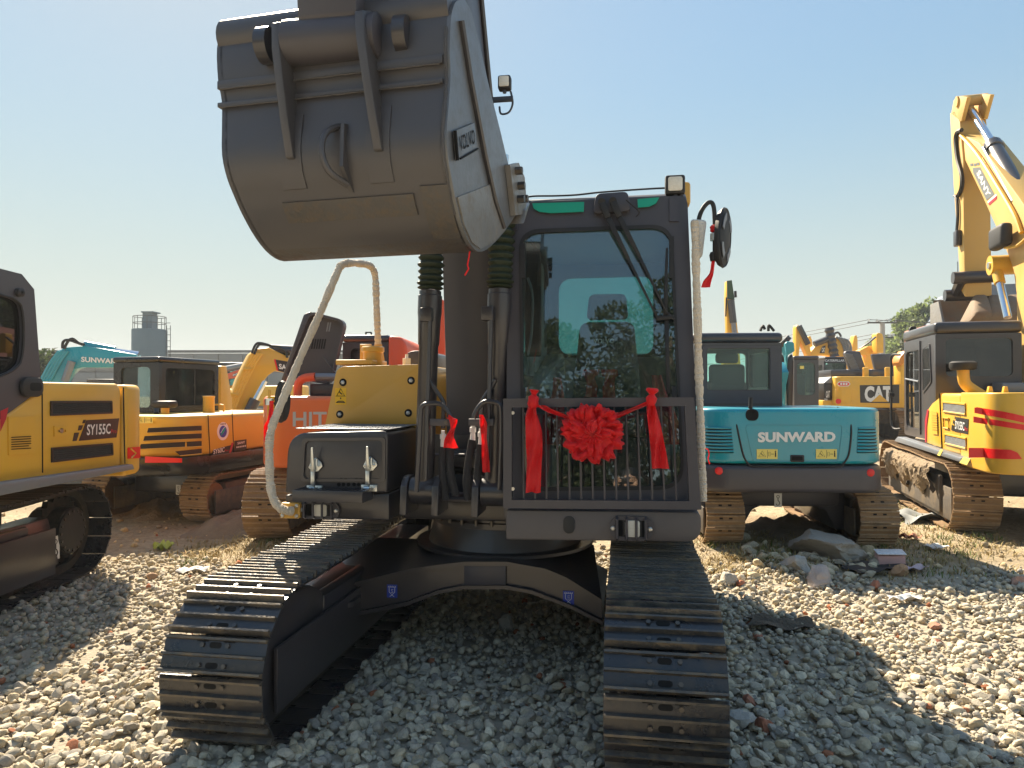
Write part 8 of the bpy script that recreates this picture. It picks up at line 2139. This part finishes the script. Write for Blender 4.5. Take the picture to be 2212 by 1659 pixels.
# ------------------------------------------------------------------ the photographer, seen only as a reflection in the lower pane
def skin_mesh(name, joints, edges, mtl, parent, root=0, sub=2):
    me = bpy.data.meshes.new(name); me.from_pydata([j[0] for j in joints], edges, []); o = link(bpy.data.objects.new(name, me), parent)
    sk = o.modifiers.new('skin', 'SKIN'); sk.use_smooth_shade = True
    for i, j in enumerate(joints):
        r = j[1] if isinstance(j[1], tuple) else (j[1], j[1]); me.skin_vertices[0].data[i].radius = r
    me.skin_vertices[0].data[root].use_root = True
    ss = o.modifiers.new('sub', 'SUBSURF'); ss.levels = sub; ss.render_levels = sub
    me.materials.append(mtl); return o
SKINM = mat('skin', (.50, .30, .21), .55, var=.08); HAIR = mat('black hair', (.012, .010, .009), .5, var=.3); SHIRT = mat('dark jacket', (.03, .032, .04), .8, var=.2); TROUS = mat('dark trousers', (.045, .05, .07), .8, var=.2)
pe = thing('person', 'person in a dark jacket holding a phone up, mirrored in the lower cab pane', 'person', (0, 0, 0))
J = [((0, -.42, .95), (.15, .11)), ((0, -.42, 1.15), (.145, .10)), ((0, -.41, 1.33), (.17, .11)), ((0, -.40, 1.45), (.10, .08)), ((0, -.38, 1.52), .055), ((0, -.355, 1.60), (.065, .075)), ((0, -.345, 1.70), (.078, .095)), ((0, -.35, 1.77), (.06, .075)),
     ((-.19, -.41, 1.43), .062), ((-.30, -.30, 1.25), .047), ((-.135, -.11, 1.55), .032), ((.19, -.41, 1.43), .062), ((.30, -.30, 1.25), .047), ((.135, -.11, 1.55), .032),
     ((-.10, -.42, .88), .10), ((-.12, -.40, .48), .065), ((-.13, -.44, .08), .045), ((-.14, -.30, .035), .04), ((.10, -.42, .88), .10), ((.12, -.40, .48), .065), ((.13, -.44, .08), .045), ((.14, -.30, .035), .04)]
E = [(0, 1), (1, 2), (2, 3), (3, 4), (4, 5), (5, 6), (6, 7), (2, 8), (8, 9), (9, 10), (2, 11), (11, 12), (12, 13), (0, 14), (14, 15), (15, 16), (16, 17), (0, 18), (18, 19), (19, 20), (20, 21)]
skin_mesh('body', J, E, SKINM, pe)
def grow(k, add): r = J[k][1]; return (J[k][0], tuple(q + add for q in r) if isinstance(r, tuple) else r + add)
idx_ = [0, 1, 2, 3, 8, 9, 10, 11, 12, 13]; mp_ = {a: i for i, a in enumerate(idx_)}
skin_mesh('jacket', [grow(a, .022) for a in idx_], [(mp_[a], mp_[b]) for a, b in E if a in mp_ and b in mp_], SHIRT, pe)
idx_ = [0, 14, 15, 16, 18, 19, 20]; mp_ = {a: i for i, a in enumerate(idx_)}
skin_mesh('trousers', [grow(a, .02) for a in idx_], [(mp_[a], mp_[b]) for a, b in E if a in mp_ and b in mp_], TROUS, pe)
m = MB(HAIR); m.lathe([(.02, .125), (.06, .112), (.088, .08), (.098, .03), (.096, -.01), (.07, -.03)], (0, -.375, 1.715), (0, -.35, 1), 18); m.build('hair', pe)
m = MB(SKINM); m.lathe([(.006, .02), (.013, .0), (.008, -.03)], (0, -.248, 1.66), (0, .3, -1), 8)
for sx_ in (-1, 1): m.lathe([(.012, -.008), (.026, 0), (.020, .010)], (sx_ * .083, -.36, 1.665), (sx_, -.2, 0), 10)
m.build('face', pe)
m = MB(HAIR)
for sx_ in (-1, 1): m.box(sx_ * .033 - .015, sx_ * .033 + .015, -.262, -.25, 1.705, 1.711); m.box(sx_ * .033 - .010, sx_ * .033 + .010, -.262, -.252, 1.685, 1.692)
m.box(-.02, .02, -.268, -.255, 1.605, 1.610); m.build('eyes_and_mouth', pe)
for sx_ in (-1, 1):
    hj = [((sx_ * .125, -.10, 1.565), .026), ((sx_ * .105, -.085, 1.61), (.022, .032))]; he = [(0, 1)]
    for q, (dx, dz, ln) in enumerate(((-.030, .045, .035), (-.022, .055, .04), (-.012, .062, .036), (.0, .064, .028))):
        b0 = len(hj); hj += [((sx_ * (.105 + dx * .6 + .010), -.075, 1.635 + q * .014 - .01), .0095), ((sx_ * (.105 + dx), -.060, 1.648 + q * .016 - .01), .009), ((sx_ * (.105 + dx - ln), -.048, 1.650 + q * .017 - .01), .008)]; he += [(1, b0), (b0, b0 + 1), (b0 + 1, b0 + 2)]
    b0 = len(hj); hj += [((sx_ * .085, -.075, 1.603), .011), ((sx_ * .062, -.068, 1.612), .0095)]; he += [(1, b0), (b0, b0 + 1)]
    skin_mesh('hand', hj, he, SKINM, pe, 0, 1)
ph = thing('phone', 'black phone held level in both hands by the photographer', 'phone', (0, 0, 0))
m = MB(DECAL); m.box(-.082, .082, -.066, -.057, 1.612, 1.690, .004); m.use(HOLE); m.box(-.078, -.045, -.057, -.054, 1.65, 1.686, .002); m.build('case', ph)

# ------------------------------------------------------------------ dusty air
hzm = bpy.data.materials.new('dusty air'); hzm.use_nodes = True
T = hzm.node_tree; T.nodes.remove(T.nodes['Principled BSDF'])
pv = T.nodes.new('ShaderNodeVolumePrincipled'); pv.inputs['Color'].default_value = (.90, .95, 1.0, 1); pv.inputs['Density'].default_value = 0.0009; pv.inputs['Anisotropy'].default_value = 0.2
T.links.new(pv.outputs[0], T.nodes['Material Output'].inputs['Volume'])
m = MB(hzm); m.box(-430, 430, -150, 930, -1.2, 14.5); o = m.build('haze', None, 0); o['kind'] = 'stuff'
